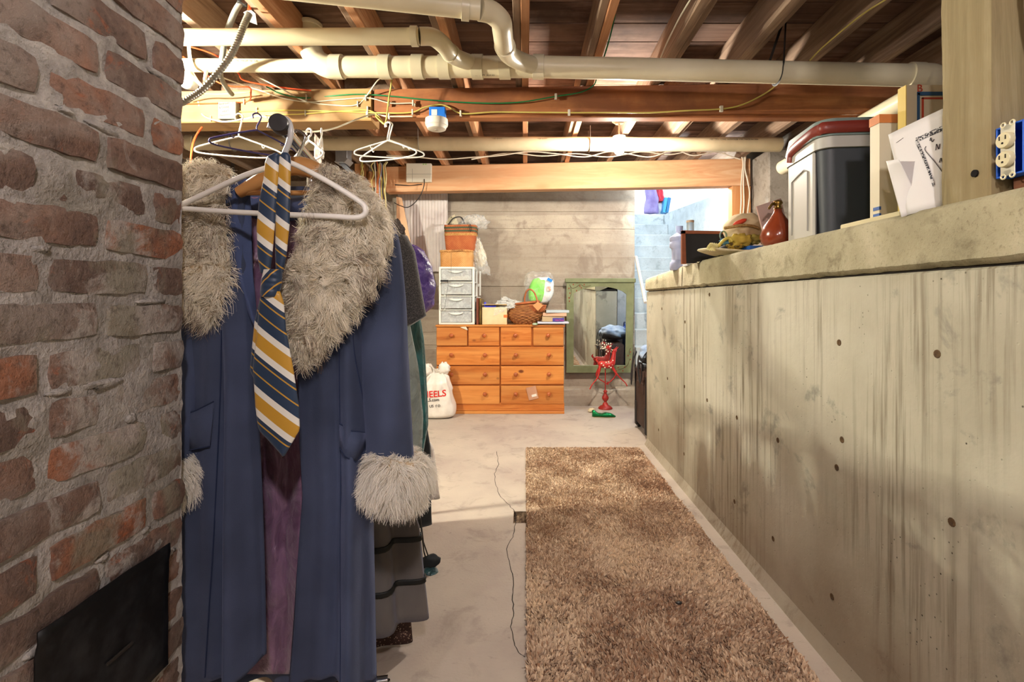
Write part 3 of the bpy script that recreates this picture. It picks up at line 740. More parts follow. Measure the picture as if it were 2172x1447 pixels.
for i in range(4):
    z0 = zs[i]+0.024; z1 = zs[i+1]-0.004; d = MB()
    x0, x1 = TX0+0.026, TX1-0.040
    d.box((x0, TY0-0.004, z0), (x1, TY0, z1), 0.0015); d.box((x0, TY0, z0), (x0+0.002, TY1-0.04, z1)); d.box((x1-0.002, TY0, z0), (x1, TY1-0.04, z1)); d.box((x0, TY0, z0), (x1, TY1-0.04, z0+0.002))
    dd = d.build('drawer', M_drawer, tw, 0)
    hm = MB(); cx_ = (x0+x1)/2
    hm.grid(lambda u, v: (cx_ + (u-0.5)*0.15, TY0-0.004-0.014*math.sin(v*math.pi/2), z1-0.018-0.02*(1-(2*u-1)**2)*v), 10, 4).build('handle', M_wht2, dd, 60)
    MB().box((x0+0.03+0.05*(i%2), TY0+0.03, z0+0.003), (x1-0.03, TY0+0.2, z0+(0.035,0.05,0.02,0.045)[i]), 0.006).build('contents', pmat('contents_%d' % i, inner[3-i], rough=0.8), dd)
sh = MB()
for z in zs[2:4]: sh.box((TX1-0.01, TY1-0.03, z-0.03), (TX1+0.02, TY1, z), 0.003)
sh.box((TX1+0.008, TY1-0.02, TZ0+0.3), (TX1+0.026, TY1, TZ1-0.02), 0.004); sh.build('side_rail', M_white, tw)
# charger cable hanging down the front
cab = MB(); cab.tube([W(957,536,DY-0.0), W(957,545,DY+0.01), W(957,567,DY-0.02), W(957,578,DY-0.02)], 0.0014, 6, sm=4)
cab.tube([W(938,598,DY+.0), W(935,601,DY-0.012), W(944,594,DY-0.02), W(950,600,DY-0.02), W(949,615,DY-0.015), W(945,640,DY-0.012), W(943,652,DY-0.012), W(936,660,DY-0.012), W(932,654,DY-0.012), W(934,645,DY-0.012)], 0.0016, 6, sm=5)
cab.build('charger_cable', pmat('black_cord', '#1b1a1a', rough=0.5), None, 60, label='thin black charger cable dangling down the drawer tower', cat='cable')
MB().box(W(934,598,DY-0.024), Vector(W(951,594,DY-0.01))+Vector((0,0.001,0.0)), 0.003).build('plug', MATS['black_cord'], bpy.data.objects['charger_cable'])
# two woven baskets stacked on the tower
def m_weave(name, a, b, d, sx=90, sz=110):
    t = NT(name); tc = t.new('TexCoord'); sp = t.new('SeparateXYZ'); t.t.links.new(tc.outputs['Object'], sp.inputs[0])
    s1 = t.math('SINE', t.math('MULTIPLY', t.math('ADD', sp.outputs[0], sp.outputs[1]), sx*3)); s2 = t.math('SINE', t.math('MULTIPLY', sp.outputs[2], sz*3))
    w = t.math('MULTIPLY_ADD', t.math('MULTIPLY', s1, s2), 0.5, 0.5); n = t.noise(t.coord('object'), 12)
    c = t.mix(t.ramp(n, [(0.4, 0.0), (0.65, 1.0)]), a, b); c = t.mix(t.math('MULTIPLY', t.math('SUBTRACT', 1.0, w), 0.45), c, d)
    t.inp('Base Color', c).inp('Roughness', 0.75); t.bump(w, 0.5, 0.003); return t.m
M_bask = m_weave('rust_weave', '#b05a2a', '#c06f3a', '#7a3a1c'); M_bask2 = m_weave('tan_weave', '#c98f4f', '#d9a868', '#9a6a38')
def softbox(m, x0, x1, y0, y1, z0, z1, tx=0.0, bulge=0.01, sd=0, nu=24, nv=10, lean=0.0):
    def fn(u, v):
        a = u*2*math.pi; e = 0.32
        cx_, cy_ = math.cos(a), math.sin(a); sx_ = math.copysign(abs(cx_)**e, cx_); sy_ = math.copysign(abs(cy_)**e, cy_)
        k = 1 + tx*(v-0.5); hx = (x1-x0)/2*k + bulge*math.sin(v*math.pi) + 0.005*nz(a, v*3, sd); hy = (y1-y0)/2*k + bulge*math.sin(v*math.pi)
        return ((x0+x1)/2+sx_*hx + lean*v, (y0+y1)/2+sy_*hy, z0+(z1-z0)*v + 0.006*nz(a*1.5, sd, 2)*v)
    m.grid(fn, nu, nv, cu=True); n = len(m.v)
    m.f.append(tuple(range(n-nu*(nv+1), n-nu*nv))[::-1]); return m
bk1 = thing('round_basket', 'pale tan woven basket with a scalloped rim, lowest on the drawer tower', 'basket', (xx(966), DY+0.18, TZ1))
zb1 = zz(529)
softbox(MB(), xx(931), xx(1001), DY+0.04, DY+0.32, TZ1+0.001, zb1, 0.0, 0.004, 3).build('body', M_bask2, bk1, 60)
rm = MB(); rp = []
for k in range(60):
    a = 2*math.pi*k/60; e = 0.32; cx_, cy_ = math.cos(a), math.sin(a)
    rp.append((xx(966)+math.copysign(abs(cx_)**e, cx_)*(xx(1001)-xx(931))/2, DY+0.18+math.copysign(abs(cy_)**e, cy_)*0.145, zb1-0.012+0.006*math.sin(k*2.1)))
rm.tube(rp, 0.009, 8, closed=True); rm.build('rim', M_bask2, bk1, 60)
MB().box((xx(932), DY+0.05, zb1-0.012), (xx(1000), DY+0.31, zb1-0.006)).build('lid', M_bask2, bk1, 0)
text('lettering', 'MILGRIM', (xx(957), DY+0.025, zb1-0.019), 0.032, pmat('brown_print', '#7a4d26', rough=0.7), bk1, sx=0.95)
bk2 = thing('square_basket', 'rust-red woven basket with a striped band, top of the dresser pile', 'basket', (xx(972), DY+0.18, zb1))
zb2 = zz(475)
softbox(MB(), xx(940), xx(1006), DY+0.06, DY+0.31, zb1+0.001, zb2, 0.13, 0.004, 8, lean=0.004).build('body', M_bask, bk2, 60)
M_band = pmat('straw_band', '#a8793f', '#c29455', rough=0.8, scale=60); M_grn = pmat('dark_green_weave', '#4b5238', rough=0.8)
def bband(za, zb_, mat, out, nm):
    m = MB(); f0 = (za-zb1)/(zb2-zb1)
    softbox(m, xx(940)-out, xx(1006)+out, DY+0.06-out, DY+0.31+out, zb1, zb2, 0.13, 0.004, 8, nv=40, lean=0.004)
    f1 = (zb_-zb1)/(zb2-zb1); keep = [f for f in m.f[:-1] if f0 <= (f[0]//24)/40 < f1]; used = sorted({i for f in keep for i in f}); mp_ = {i: k for k, i in enumerate(used)}
    mkobj(nm, [m.v[i] for i in used], [tuple(mp_[i] for i in f) for f in keep], mat, bk2, 60)
bband(zz(499), zz(493), M_band, 0.003, 'band'); bband(zz(490), zz(487), M_grn, 0.003, 'band'); bband(zz(484), zz(480), M_grn, 0.003, 'band')
MB().tube([W(997,475,DY+0.04), W(996,483,DY+0.035), W(998,492,DY+0.035), W(1000,485,DY+0.035), W(998,476,DY+0.04)], 0.003, 6, sm=4).build('cord_loop', MATS['black_cord'], bk2, 60)
# crumpled plastic: generic sheet
def crumple(name, mat, pts, amp, sd, label=None, cat='plastic bag', parent=None, nu=26, nv=20, fq=9, smooth=180, thick=0):
    P4 = [Vector(q) for q in pts]   # corners: 00,10,11,01
    def fn(u, v):
        p = P4[0]*(1-u)*(1-v) + P4[1]*u*(1-v) + P4[2]*u*v + P4[3]*(1-u)*v
        e = 1.0; f = fq
        r = Vector((mnoise.noise((u*f+sd, v*f, 1)), mnoise.noise((u*f+sd, v*f, 5)), mnoise.noise((u*f+sd, v*f, 9))))
        r2 = Vector((abs(nz(u*f*2.3+sd, v*f*2.3, 3)), nz(u*f*2+sd, v*f*2, 6), abs(nz(u*f*2.3+sd, v*f*2.3, 11))))
        return p + r*amp + r2*amp*0.6
    return MB().grid(fn, nu, nv).build(name, mat, parent, smooth, thick, label=label, cat=cat)
def bagblob(name, mat, c, r, sd, amp=0.25, label=None, cat='plastic bag', parent=None, fn2=None, nu=40, nv=28):
    def f(d): return 1 + amp*nz(d.x*2.2+sd, d.y*2.2, d.z*2.2) + amp*0.6*abs(nz(d.x*5+sd, d.y*5, d.z*5)) 
    m = MB(); m.ball(c, r, nu, nv, f)
    if fn2: m.warp(fn2)
    return m.build(name, mat, parent, 180, label=label, cat=cat)
bagblob('plastic_bag', M_film, W(1004,472,DY+0.2), (0.13,0.08,0.07), 3, 0.6, 'clear plastic bag spilling out of the rust-red basket')
crumple('paper_scrap', pmat('cream_paper', '#d7d0b4', '#c8c0a2', rough=0.7), [W(945,474,DY+0.12), W(972,476,DY+0.1), W(964,455,DY+0.16), W(952,462,DY+0.18)], 0.01, 2, 'cream paper sticking up out of the rust-red basket', 'paper', nu=10, nv=8)
MB().tube([W(952,475,DY+.1), W(962,463,DY+.12), W(978,461,DY+.16), W(985,474,DY+.2)], 0.006, 8, sm=5).build('bag_handle', MATS['black_cord'], None, 60, label='black strap looping above the rust-red basket', cat='strap')
bagblob('wrapped_parcel', pmat('cream_cloth', '#cbbf9f', '#ddd2b6', rough=0.6, scale=9), W(1014,535,DY+0.24), (0.075,0.07,0.155), 5, 0.22, 'cream parcel in clear plastic hanging beside the baskets', 'parcel',
        fn2=lambda q: q + Vector(((W(1014,535,DY)[2]-q.z)*0.22, 0, 0)))
crumple('wrap', M_film, [W(1000,500,DY+.13), W(1018,505,DY+.15), W(1042,585,DY+.15), W(1000,578,DY+.12)], 0.02, 8, None, None, bpy.data.objects['wrapped_parcel'])
# thin frames, carton, bag
def frame_obj(x0, x1, y0, y1, z1, mat, lab):
    return MB().box((x0, y0, DTOP+0.001), (x1, y1, z1), 0.004).build('picture_frame', mat, None, label=lab, cat='frame')
frame_obj(xx(1009.5), xx(1014.5), DY+0.03, DY+0.30, zz(632), pmat('dark_red_wood', '#5e2f20', '#78402c', rough=0.4, scale=12), 'narrow dark red picture frame seen edge-on beside the drawer tower')
def gf(u, v):
    z = DTOP+0.001+(zz(633)-DTOP)*v; return (xx(1018) + (u-0.5)*0.022 + 0.012*math.sin(v*math.pi)*(-1), DY+0.02 + 0.05*abs(u-0.5), z)
MB().box((xx(1015.5), DY+0.03, DTOP+0.001), (xx(1020.5), DY+0.3, zz(633)), 0.008).build('picture_frame', pmat('old_brass', '#6d5a34', '#a8915c', rough=0.35, metal=0.8, scale=8), None, label='narrow brass-edged frame leaning by the cardboard carton', cat='frame')
ct = thing('cardboard_carton', 'pale open cardboard carton on the dresser beside the wicker creel', 'box', (xx(1048), DY+0.12, DTOP))
M_card = pmat('pale_card', '#d9be90', '#e6cfa6', rough=0.8, scale=10, bump=0.1)
MB().box((xx(1022), DY+0.03, DTOP+0.001), (xx(1075), DY+0.22, zz(652)), 0.003).build('body', M_card, ct)
MB().obox(W(1050,648,DY+0.1), (0.125,0.09,0.002), RX(-8)).build('flap', M_card, ct, 0)
MB().box((xx(1068), DY+0.027, zz(674)), (xx(1076), DY+0.031, zz(668))).build('orange_label', pmat('orange_ink', '#d9763a', rough=0.6), ct, 0)
bl = MB(); bl.tube([W(1029,641,DY+.05), W(1029,649,DY+.04), W(1036,651,DY+.04), W(1052,650,DY+.05)], 0.011, 8, sm=4, flat=0.5)
bl.build('plastic_strip', pmat('bright_blue', '#3038c0', rough=0.4), None, 60, label='bright blue plastic hook-shaped strip lying on the carton', cat='plastic strip')
crumple('plastic_bag', M_milky, [W(1042,650,DY+.08), W(1076,655,DY+.03), W(1128,648,DY+.16), W(1068,630,DY+.2)], 0.022, 4, 'crumpled clear plastic bag lying on the carton', thick=0)
crumple('plastic_flap', M_film, [W(1046,671,DY+.02), W(1048,655,DY+.02), W(1075,650,DY+.02), W(1072,660,DY+.02)], 0.008, 6, None, None, bpy.data.objects['plastic_bag.001'], nu=8, nv=8)
# wicker creel: a real basket weave of stakes and weavers
cre = thing('wicker_creel', 'brown wicker hand basket with an arched handle, lying on the dresser', 'basket', W(1113,688,DY+.1))
M_wick = pmat('wicker', '#8a5430', '#a9713f', rough=0.6, scale=30, rnd=0.1); M_wick2 = pmat('wicker_red', '#9a4f2a', '#b06436', rough=0.6, scale=20)
cc = Vector(W(1116,667,DY+0.13)); 
def cshape(u, v):       # u around, v height
    a = u*2*math.pi; r = math.sin(0.35+v*2.15); z = -0.115 + 0.25*v
    x = math.cos(a)*0.20*r; y = math.sin(a)*0.12*r
    return cc + Vector((x + 0.02*(v-0.3), y, z + 0.035*(x/0.185)*v*0.6 - 0.02*v))
MB().grid(lambda u, v: cshape(u, v) - (cshape(u, v)-cc)*0.05, 30, 12, cu=True).build('lining', pmat('creel_dark', '#4a2a18', rough=0.9), cre, 60)
for k in range(15):
    v = 0.02 + k/15*0.96; pts = []
    for i in range(60):
        u = i/60; p = cshape(u, v); d = (p-cc); d.z = 0; d.normalize(); pts.append(p + d*0.006*math.sin(i*math.pi/2*1.0 + k*math.pi))
    MB().tube(pts, 0.0075, 6, closed=True).build('weaver', M_wick, cre, 60)
rim = [cshape(i/36, 1.0) + Vector((0,0,0.005)) for i in range(36)]
MB().tube(rim, 0.014, 8, closed=True).build('rim', M_wick2, cre, 60)
hp = [W(1113,648,DY+.1), W(1113,632,DY+.09), W(1117,618,DY+.08), W(1124,614,DY+.08), W(1132,619,DY+.08), W(1138,632,DY+.06), W(1141,648,DY+.03), W(1142,656,DY+.02)]
MB().tube(hp, 0.008, 8, sm=5).build('handle', M_wick2, cre, 60)
fan = MB()
for k in range(17):
    a = math.pi + math.pi*k/16; c0 = Vector(W(1141,648,DY+.0)); fan.tube([c0 + Vector((0.03*math.cos(a), 0, 0.03*math.sin(a))), c0 + Vector((0.085*math.cos(a), 0.015, 0.07*math.sin(a)))], 0.006, 6)
fan.build('handle_wrap', M_wick2, cre, 60)
MB().prism([W(1130,648,DY-.005), W(1141,640,DY-.005), W(1152,648,DY-.005), W(1141,660,DY-.005)], (0,-0.008,0)).build('handle_pad', pmat('tan_wicker', '#c58d5a', rough=0.6), cre)
# pillow in its clear bag
pb = thing('bagged_pillow', 'bright green and white pillow in a clear plastic bag on the dresser', 'pillow', W(1145,670,DY+.25))
M_grnp = pmat('lime_green', '#6fd23a', '#8fe05a', rough=0.5, scale=6); M_whp = pmat('pillow_white', '#e8ebe6', rough=0.6)
pc = Vector(W(1148,616,DY+.33))
def pil(rx, ry, rz_, sd, x0=-2): return MB().ball((0,0,0), (rx, ry, rz_), 36, 24, lambda d: (abs(d.x)**3+abs(d.y)**3+abs(d.z)**3)**(-1/3)*0.93 + 0.05*nz(d.x*3+sd, d.y*3, d.z*3))
m = pil(0.142,0.075,0.152,1); m.warp(lambda q: pc + q + Vector((0.02*q.z/0.15, 0, 0))); m.build('pillow', M_whp, pb, 180)
m = pil(0.108,0.080,0.146,1); m.warp(lambda q: pc + q + Vector((-0.032+0.02*q.z/0.15, -0.003, -0.002))); m.build('green_panel', M_grnp, pb, 180)
def lab(px, py, w, h, mat, rot, nm): MB().obox(Vector(W(px,py,DY+.243)), (w, 0.0015, h), RY(rot)).build(nm, mat, pb, 0)
lab(1166,594,0.028,0.016,pmat('label_blue', '#2a86d8', rough=0.4),28,'blue_label'); lab(1164,612,0.022,0.024,pmat('label_pink', '#c9836a', '#e7d8cc', rough=0.5, scale=40),-6,'picture_label')
M_thin = m_film('thin_film', '#f2f4f2', 0.06, 0.1)
m = MB().ball((0,0,0), (0.165, 0.092, 0.185), 44, 30, lambda d: (abs(d.x)**3.2+abs(d.y)**3.2+abs(d.z)**3.2)**(-1/3.2)*0.93 + 0.10*nz(d.x*2.5+4, d.y*2.5, d.z*2.5) + 0.06*abs(nz(d.x*7, d.y*7, d.z*7)))
m.warp(lambda q: pc + q + Vector((-0.025 - 0.02*max(0, q.z)/0.18*(1 if q.x < 0 else -1), 0, 0.028))).build('clear_wrap', M_thin, pb, 180)
# books on the right end
def book(x0, x1, y0, y1, z0, z1, cover, pages, rz, lab_, spine=None):
    t = thing('book', lab_, 'book', ((x0+x1)/2, (y0+y1)/2, z0)); c = Vector(((x0+x1)/2, (y0+y1)/2, 0)); M = RZ(rz)
    def bx(a, b): return MB().box(a, b, 0.001).warp(lambda q: M @ (q-c) + c)
    e = 0.003; bx((x0,y0,z0),(x1,y1,z0+e)).build('cover', cover, t, 0); bx((x0,y0,z1-e),(x1,y1,z1)).build('cover', cover, t, 0)
    bx((x0,y0,z0),(x1,y0+e,z1)).build('spine', cover, t, 0); bx((x0+e,y0+e,z0+e),(x1-e,y1-e,z1-e)).build('pages', pages, t, 0); return t
M_page = pmat('book_pages', '#ddd3bb', '#cfc4aa', rough=0.9, scale=90, stretch=(1,1,20))
Yb = DY-0.03
book(xx(1140), xx(1206), Yb, Yb+.16, zz(686.5), zz(682.5), pmat('pale_blue_cover', '#c9cddb', rough=0.5), M_page, 0, 'thin pale lavender book at the bottom of the stack')
b2 = book(xx(1150), xx(1192), Yb+.01, Yb+.15, zz(682.3), zz(671), pmat('tan_cover', '#b9a27e', rough=0.5), M_page, 0, 'thick tan book with a blue spine patch, middle of the stack')
MB().box((xx(1172), Yb+.006, zz(682)), (xx(1196), Yb+.0105, zz(674.5))).build('spine_patch', pmat('spine_blue', '#3d3a86', '#4a3f94', rough=0.4, scale=60), b2, 0)
text('spine_title', 'Wild Trees', (xx(1177), Yb+.0055, zz(681)), 0.024, pmat('pink_print', '#d0508a', rough=0.5), b2, sx=0.8)
book(xx(1152), xx(1202), Yb, Yb+.15, zz(670.8), zz(663.5), pmat('salmon_cover', '#cfa488', rough=0.5), M_page, -3, 'salmon-coloured book second from the top of the stack')
book(xx(1158), xx(1206), Yb-.01, Yb+.15, zz(663.3), zz(658), pmat('pale_teal_cover', '#aebcc2', rough=0.5), M_page, 2, 'pale blue-grey book on top of the stack')
MB().lathe([(0.026,0),(0.028,0.012),(0.02,0.018),(0,0.019)], (xx(1135), Yb+.02, DTOP+0.001), 16).build('jar_lid', pmat('green_lid', '#86b07c', '#dfe8da', rough=0.4, scale=40), None, label='small green and white jar lid at the dresser front edge', cat='lid')
crumple('paper_tag', pmat('tag_paper', '#d6cdb8', rough=0.7), [W(976,694,DY-.014), W(988,693,DY-.014), W(993,701,DY-.016), W(986,699,DY-.016)], 0.004, 3, 'torn paper tag hanging over the dresser edge', 'paper', nu=6, nv=6)
# ------------------------------------------------------------------ white shopping bag
bag = thing('shopping_bag', 'full white plastic shopping bag with red lettering on the floor', 'bag', W(925,890,4.78))
M_bag = pmat('white_bag_plastic', '#ece6dc', '#dbd3c8', rough=0.35, scale=9, bump=0.5, bscale=14, bdist=0.01)
bc = Vector((-0.868, 4.895, 0.0))
def bagf(u, v):
    a = u*2*math.pi; e = 0.75; cx_, cy_ = math.cos(a), math.sin(a); sx_ = math.copysign(abs(cx_)**e, cx_); sy_ = math.copysign(abs(cy_)**e, cy_)
    w = np.interp(v, [0,0.04,0.25,0.55,0.8,0.9,1.0], [0.13,0.172,0.17,0.15,0.10,0.05,0.075]); d = np.interp(v, [0,0.04,0.3,0.7,0.9,1.0], [0.08,0.115,0.12,0.10,0.03,0.04])
    f = 0.008*math.sin(a*9+3*v)*min(1, v*3) + 0.012*nz(a*2, v*4, 4); f *= 0.5 if v < .55 else 1.4
    return bc + Vector((sx_*(w+f) + 0.02*nz(v*3,1), sy_*(d+f), 0.002+v*0.50 + (0.03*math.sin(a*2+1) if v > .9 else 0)))
m = MB().grid(bagf, 60, 30, cu=True); m.f.append(tuple(range(60))[::-1]); m.build('bag', M_bag, bag, 180)
for k, (px, py) in enumerate(((906,785),(942,782))): bagblob('tied_ear', M_bag, W(px,py,4.88), (0.05,0.03,0.055), 3+k, 0.5, None, None, bag, nu=18, nv=12)
M_red = pmat('red_print', '#d8281e', rough=0.4); M_blk = pmat('black_print', '#2a2524', rough=0.5)
yb_ = 4.6
yb_ = 4.775
from mathutils.bvhtree import BVHTree
bagT = BVHTree.FromPolygons([Vector(q) for q in m.v], m.f)
def stick(o, T, off=0.003):
    bpy.context.view_layer.update(); M = o.matrix_world; Mi = M.inverted()
    for v_ in o.data.vertices:
        p = M @ v_.co; h_ = T.ray_cast(Vector((p.x, p.y-0.4, p.z)), Vector((0,1,0)))
        if h_[0] is not None: p.y = h_[0].y - off + (p.y-o.matrix_world.translation.y)*0.2
        v_.co = Mi @ p
L1 = text('lettering', 'SCHEELS', W(946,841,yb_), 0.086, M_red, bag, rot=(90,-4,0), align='RIGHT', sx=1.0, offset=0.0016)
L2 = text('lettering', 'SCHEELS.com', W(932,851,yb_), 0.042, M_blk, bag, rot=(90,-3,0), align='RIGHT', offset=0.0006)
L3 = text('lettering', 'CONNECT WITH US  f', W(926,864,yb_), 0.036, M_blk, bag, rot=(90,-3,0), align='RIGHT', offset=0.0004)
for l_ in (L1, L2, L3): stick(l_, bagT)
yb_ = 4.768
MB().tube([Vector(W(931,861,yb_)) + Vector((0.012*math.cos(a), 0, 0.012*math.sin(a))) for a in np.linspace(0, 2*math.pi, 16, endpoint=False)], 0.0015, 5, closed=True).build('logo_ring', M_blk, bag, 60)
MB().tube([Vector(W(931,861,yb_)) + Vector((0.006*math.cos(a), 0, 0.006*math.sin(a))) for a in np.linspace(0, 2*math.pi, 12, endpoint=False)], 0.0012, 5, closed=True).build('logo_ring', M_blk, bag, 60)
# ------------------------------------------------------------------ green mirror
MY = 5.452; mi = thing('arched_mirror', 'sage green arched mirror leaning on the concrete wall', 'mirror', W(1272,790,MY))
M_sage = pmat('sage_paint', '#6d7350', '#7d8460', rough=0.6, scale=10, bump=0.15, bscale=30)
TL = -1.2
def ml(px, py, dy=0.0):
    x, y, z = W(px, py, MY); z0 = W(0,790,MY)[2]; return Vector((x, MY + dy + (z-z0)*math.tan(R_(TL)), z))
outer = [(1203,790),(1203,598),(1341,598),(1337,790)]
N = 13; arch = [(1216,775),(1216,623)] + [(1216 + (1328-1216)*k/N, 623 - 15*math.sin(math.pi*k/N)**0.8) for k in range(1, N)] + [(1328,625),(1325,775)]
mf = MB()
def fquad(a, b, c, d):
    for s_ in (0,): mf.prism([ml(*a), ml(*b), ml(*c), ml(*d)], (0,-0.028,0))
fquad((1201,790),(1201,596),(1216,596),(1216,790)); fquad((1326,790),(1328,596),(1343,596),(1340,790)); fquad((1216,790),(1216,775),(1326,775),(1326,790))
for k in range(len(arch)-3):
    a, b = arch[k+1], arch[k+2]
    if b[0]-a[0] < 0.5: continue
    fquad(a, (a[0],596), (b[0],596), b)
mf.build('frame', M_sage, mi, 20)
MB().box(ml(1198,600)-Vector((0,0.045,0)), ml(1346,591)+Vector((0,0.01,0)), 0.006).build('cornice', M_sage, mi)
tm_ = NT('mirror_glass'); tm_.inp('Base Color', (0.86,0.9,0.9)).inp('Metallic', 1.0).inp('Roughness', 0.015)
MB().add([ml(1212,780,-0.008), ml(1331,780,-0.008), ml(1331,600,-0.008), ml(1212,600,-0.008)], [(0,1,2,3)]).build('glass', tm_.m, mi, 0, thick=0.003)
vm = MB(); M_vine = pmat('vine_paint', '#46301f', rough=0.7); M_leaf = pmat('red_leaf_paint', '#8a3b20', rough=0.7)
for path in ([(1207,604),(1213,612),(1222,609),(1230,604),(1240,609),(1252,606)], [(1209,608),(1211,622),(1207,634)], [(1334,760),(1331,772),(1322,780),(1310,784)], [(1335,752),(1333,745),(1336,738)]):
    vm.tube([ml(*q, -0.0285) for q in path], 0.0022, 5, sm=4)
vm.build('painted_vine', M_vine, mi, 60)
for q in [(1206,612),(1208,622),(1206,632),(1207,639),(1215,604),(1223,600),(1232,611),(1238,604),(1222,617),(1229,607),(1336,746),(1331,754),(1336,762),(1324,778),(1310,779),(1307,786),(1320,786)]:
    MB().ball(ml(*q, -0.029), (0.006,0.0015,0.009), 8, 6).build('painted_leaf', M_leaf, mi, 180)
# ------------------------------------------------------------------ red reindeer ornament
RY0 = 5.27; rd = thing('reindeer_ornament', 'red reindeer ornament with white spots leaping on a turned stand', 'ornament', W(1284,866,RY0))
M_rred = pmat('deer_red', '#a51d1a', '#bf2c22', rough=0.35, scale=12, coat=0.4); M_rdk = pmat('stand_red', '#8d2018', '#a32a20', rough=0.45, scale=12)
def rw(px, py, d=0.0): return Vector(W(px, py, RY0+d))
zb = 0.001
def rr_(px): return px*RY0/F
x0 = rw(1284,0).x; z_ = lambda py: EYE-(py-CY)*RY0/F
prof = [(rr_(15),0.001),(rr_(15),0.012),(rr_(11),0.03),(rr_(6),0.04),(rr_(5.5),0.055),(rr_(3),0.07),(rr_(3.2),0.08),(rr_(6.8),0.105),(rr_(7),0.125),(rr_(4),0.15),(rr_(2.5),0.165),(rr_(4.5),0.185),(rr_(2),0.20)]
MB().lathe(prof, (x0, RY0, 0), 20).build('stand', M_rdk, rd, 60)
MB().tube([(x0, RY0, 0.19), (x0, RY0, z_(783))], 0.006, 8).build('rod', M_rdk, rd)
body = MB(); bp = [rw(1268,770), rw(1274,772), rw(1286,774), rw(1296,772), rw(1300,764), rw(1302,752), rw(1303,746)]
body.tube(bp, [0.012,0.036,0.040,0.042,0.030,0.022,0.020], 14, sm=4)
body.ball(rw(1304,744), (0.024,0.02,0.02), 12, 8); body.tube([rw(1304,745), rw(1298,750)], [0.017,0.008], 8)
body.tube([rw(1306,742), rw(1312,736)], [0.008,0.002], 6); body.tube([rw(1303,742,0.015), rw(1309,735,0.015)], [0.008,0.002], 6)
for lg in ([(1273,776,-.01),(1268,800,-.03),(1256,816,-.03),(1251,826,-.03)], [(1273,778,.02),(1265,798,.03),(1284,812,.03),(1290,816,.03)], [(1297,776,-.01),(1310,796,-.03),(1326,812,-.03),(1330,819,-.03)], [(1297,778,.02),(1306,796,.03),(1288,815,.03),(1290,810,.03)]):
    body.tube([rw(a,b,c) for a,b,c in lg], [0.018,0.007,0.0055,0.007], 8, sm=4)
body.tube([rw(1268,768), rw(1265,764), rw(1267,760)], [0.012,0.01,0.004], 8, sm=3)
body.build('deer', M_rred, rd, 60)
M_spot = pmat('cream_spot', '#e8dcc4', rough=0.5)
for q in [(1292,777),(1296,780),(1286,769),(1280,775),(1291,768),(1300,765),(1283,780),(1276,771),(1298,774)]:
    MB().ball(rw(*q,-0.038 if q[0]<1299 else -0.028), (0.008,0.003,0.008), 8, 6).build('spot', M_spot, rd, 180)
ant = MB(); spots = []
for s_ in (-1, 1):
    base = rw(1303, 740, 0.01*s_); tip = rw(1272 if s_ < 0 else 1280, 742 if s_ < 0 else 738, 0.02*s_)
    ant.tube([base, rw(1294,740,0.02*s_), tip], 0.003, 5, sm=4)
    for k in range(7):
        t_ = (k+1)/8; p = base.lerp(tip, t_); e = p + Vector((random.uniform(-0.04,0.01), random.uniform(-0.02,0.02), random.uniform(-0.05,0.07))); ant.tube([p, e], 0.0022, 5); spots.append(e); spots.append(p.lerp(e, .5)+Vector((0.004,-0.004,0)))
ant.build('antlers', pmat('black_twig', '#1a1513', rough=0.5), rd, 60)
for e in spots: MB().ball(e, (0.007,0.005,0.009), 8, 6).build('berry', M_spot, rd, 180)
fl_ = MB()
for k in range(8):
    a = k/8*6.28; fl_.ball(rw(1291,738,-0.01) + Vector((0.016*math.cos(a), -0.006*(k%2), 0.016*math.sin(a))), (0.014,0.005,0.014), 8, 6)
fl_.build('flower', M_rred, rd, 180)
# green sequin slipper, small shell
t = NT('green_sequin'); v = t.coord('object'); vo = t.voro(v, 190); c = t.mix(vo.outputs['Color'], '#0b5a2c', '#1aa05a')
t.inp('Base Color', t.mix(0.7, c, '#128048')).inp('Roughness', 0.22).inp('Metallic', 0.75); t.bump(vo.outputs['Distance'], 0.6, 0.003); M_seq = t.m
SY = 4.9; sl = thing('sequin_slipper', 'glittering green flat slipper on the floor by the red ornament', 'shoe', W(1280,884,SY))
def slf(u, v):
    a = u*2*math.pi; s_ = v; x = W(1256,0,SY)[0] + (W(1305,0,SY)[0]-W(1256,0,SY)[0])*s_
    w = np.interp(s_, [0,0.06,0.3,0.6,0.85,1.0], [0.012,0.03,0.032,0.038,0.028,0.004]); h = np.interp(s_, [0,0.06,0.3,0.55,0.8,1.0], [0.062,0.068,0.05,0.045,0.038,0.012])
    z = 0.003 + h*0.5 + h*0.5*math.sin(a); 
    if math.sin(a) > 0.3 and 0.1 < s_ < 0.55: z -= 0.016*math.sin((s_-0.1)/0.45*math.pi)*(math.sin(a)-0.3)*1.8
    return (x, 4.90 + w*math.cos(a) - 0.02*s_, max(0.002, z))
m = MB().grid(slf, 20, 26, cu=True); m.f += [tuple(range(20))[::-1], tuple(26*20+k for k in range(20))]; m.build('upper', M_seq, sl, 60)
MB().prism([(W(1258,0,SY)[0],4.875,0.0005),(W(1300,0,SY)[0],4.855,0.0005),(W(1304,0,SY)[0],4.88,0.0005),(W(1290,0,SY)[0],4.905,0.0005),(W(1258,0,SY)[0],4.925,0.0005)], (0,0,0.004)).build('sole', pmat('tan_sole', '#9a8a5e', rough=0.7), sl)
bagblob('seashell', pmat('shell', '#cbb98f', '#e0d3b2', rough=0.6, scale=40), W(1255,866,5.10), (0.035,0.025,0.02), 4, 0.4, 'small cream shell lying behind the green slipper', 'shell', nu=18, nv=12)
bpy.data.objects['seashell'].location.z = 0.001
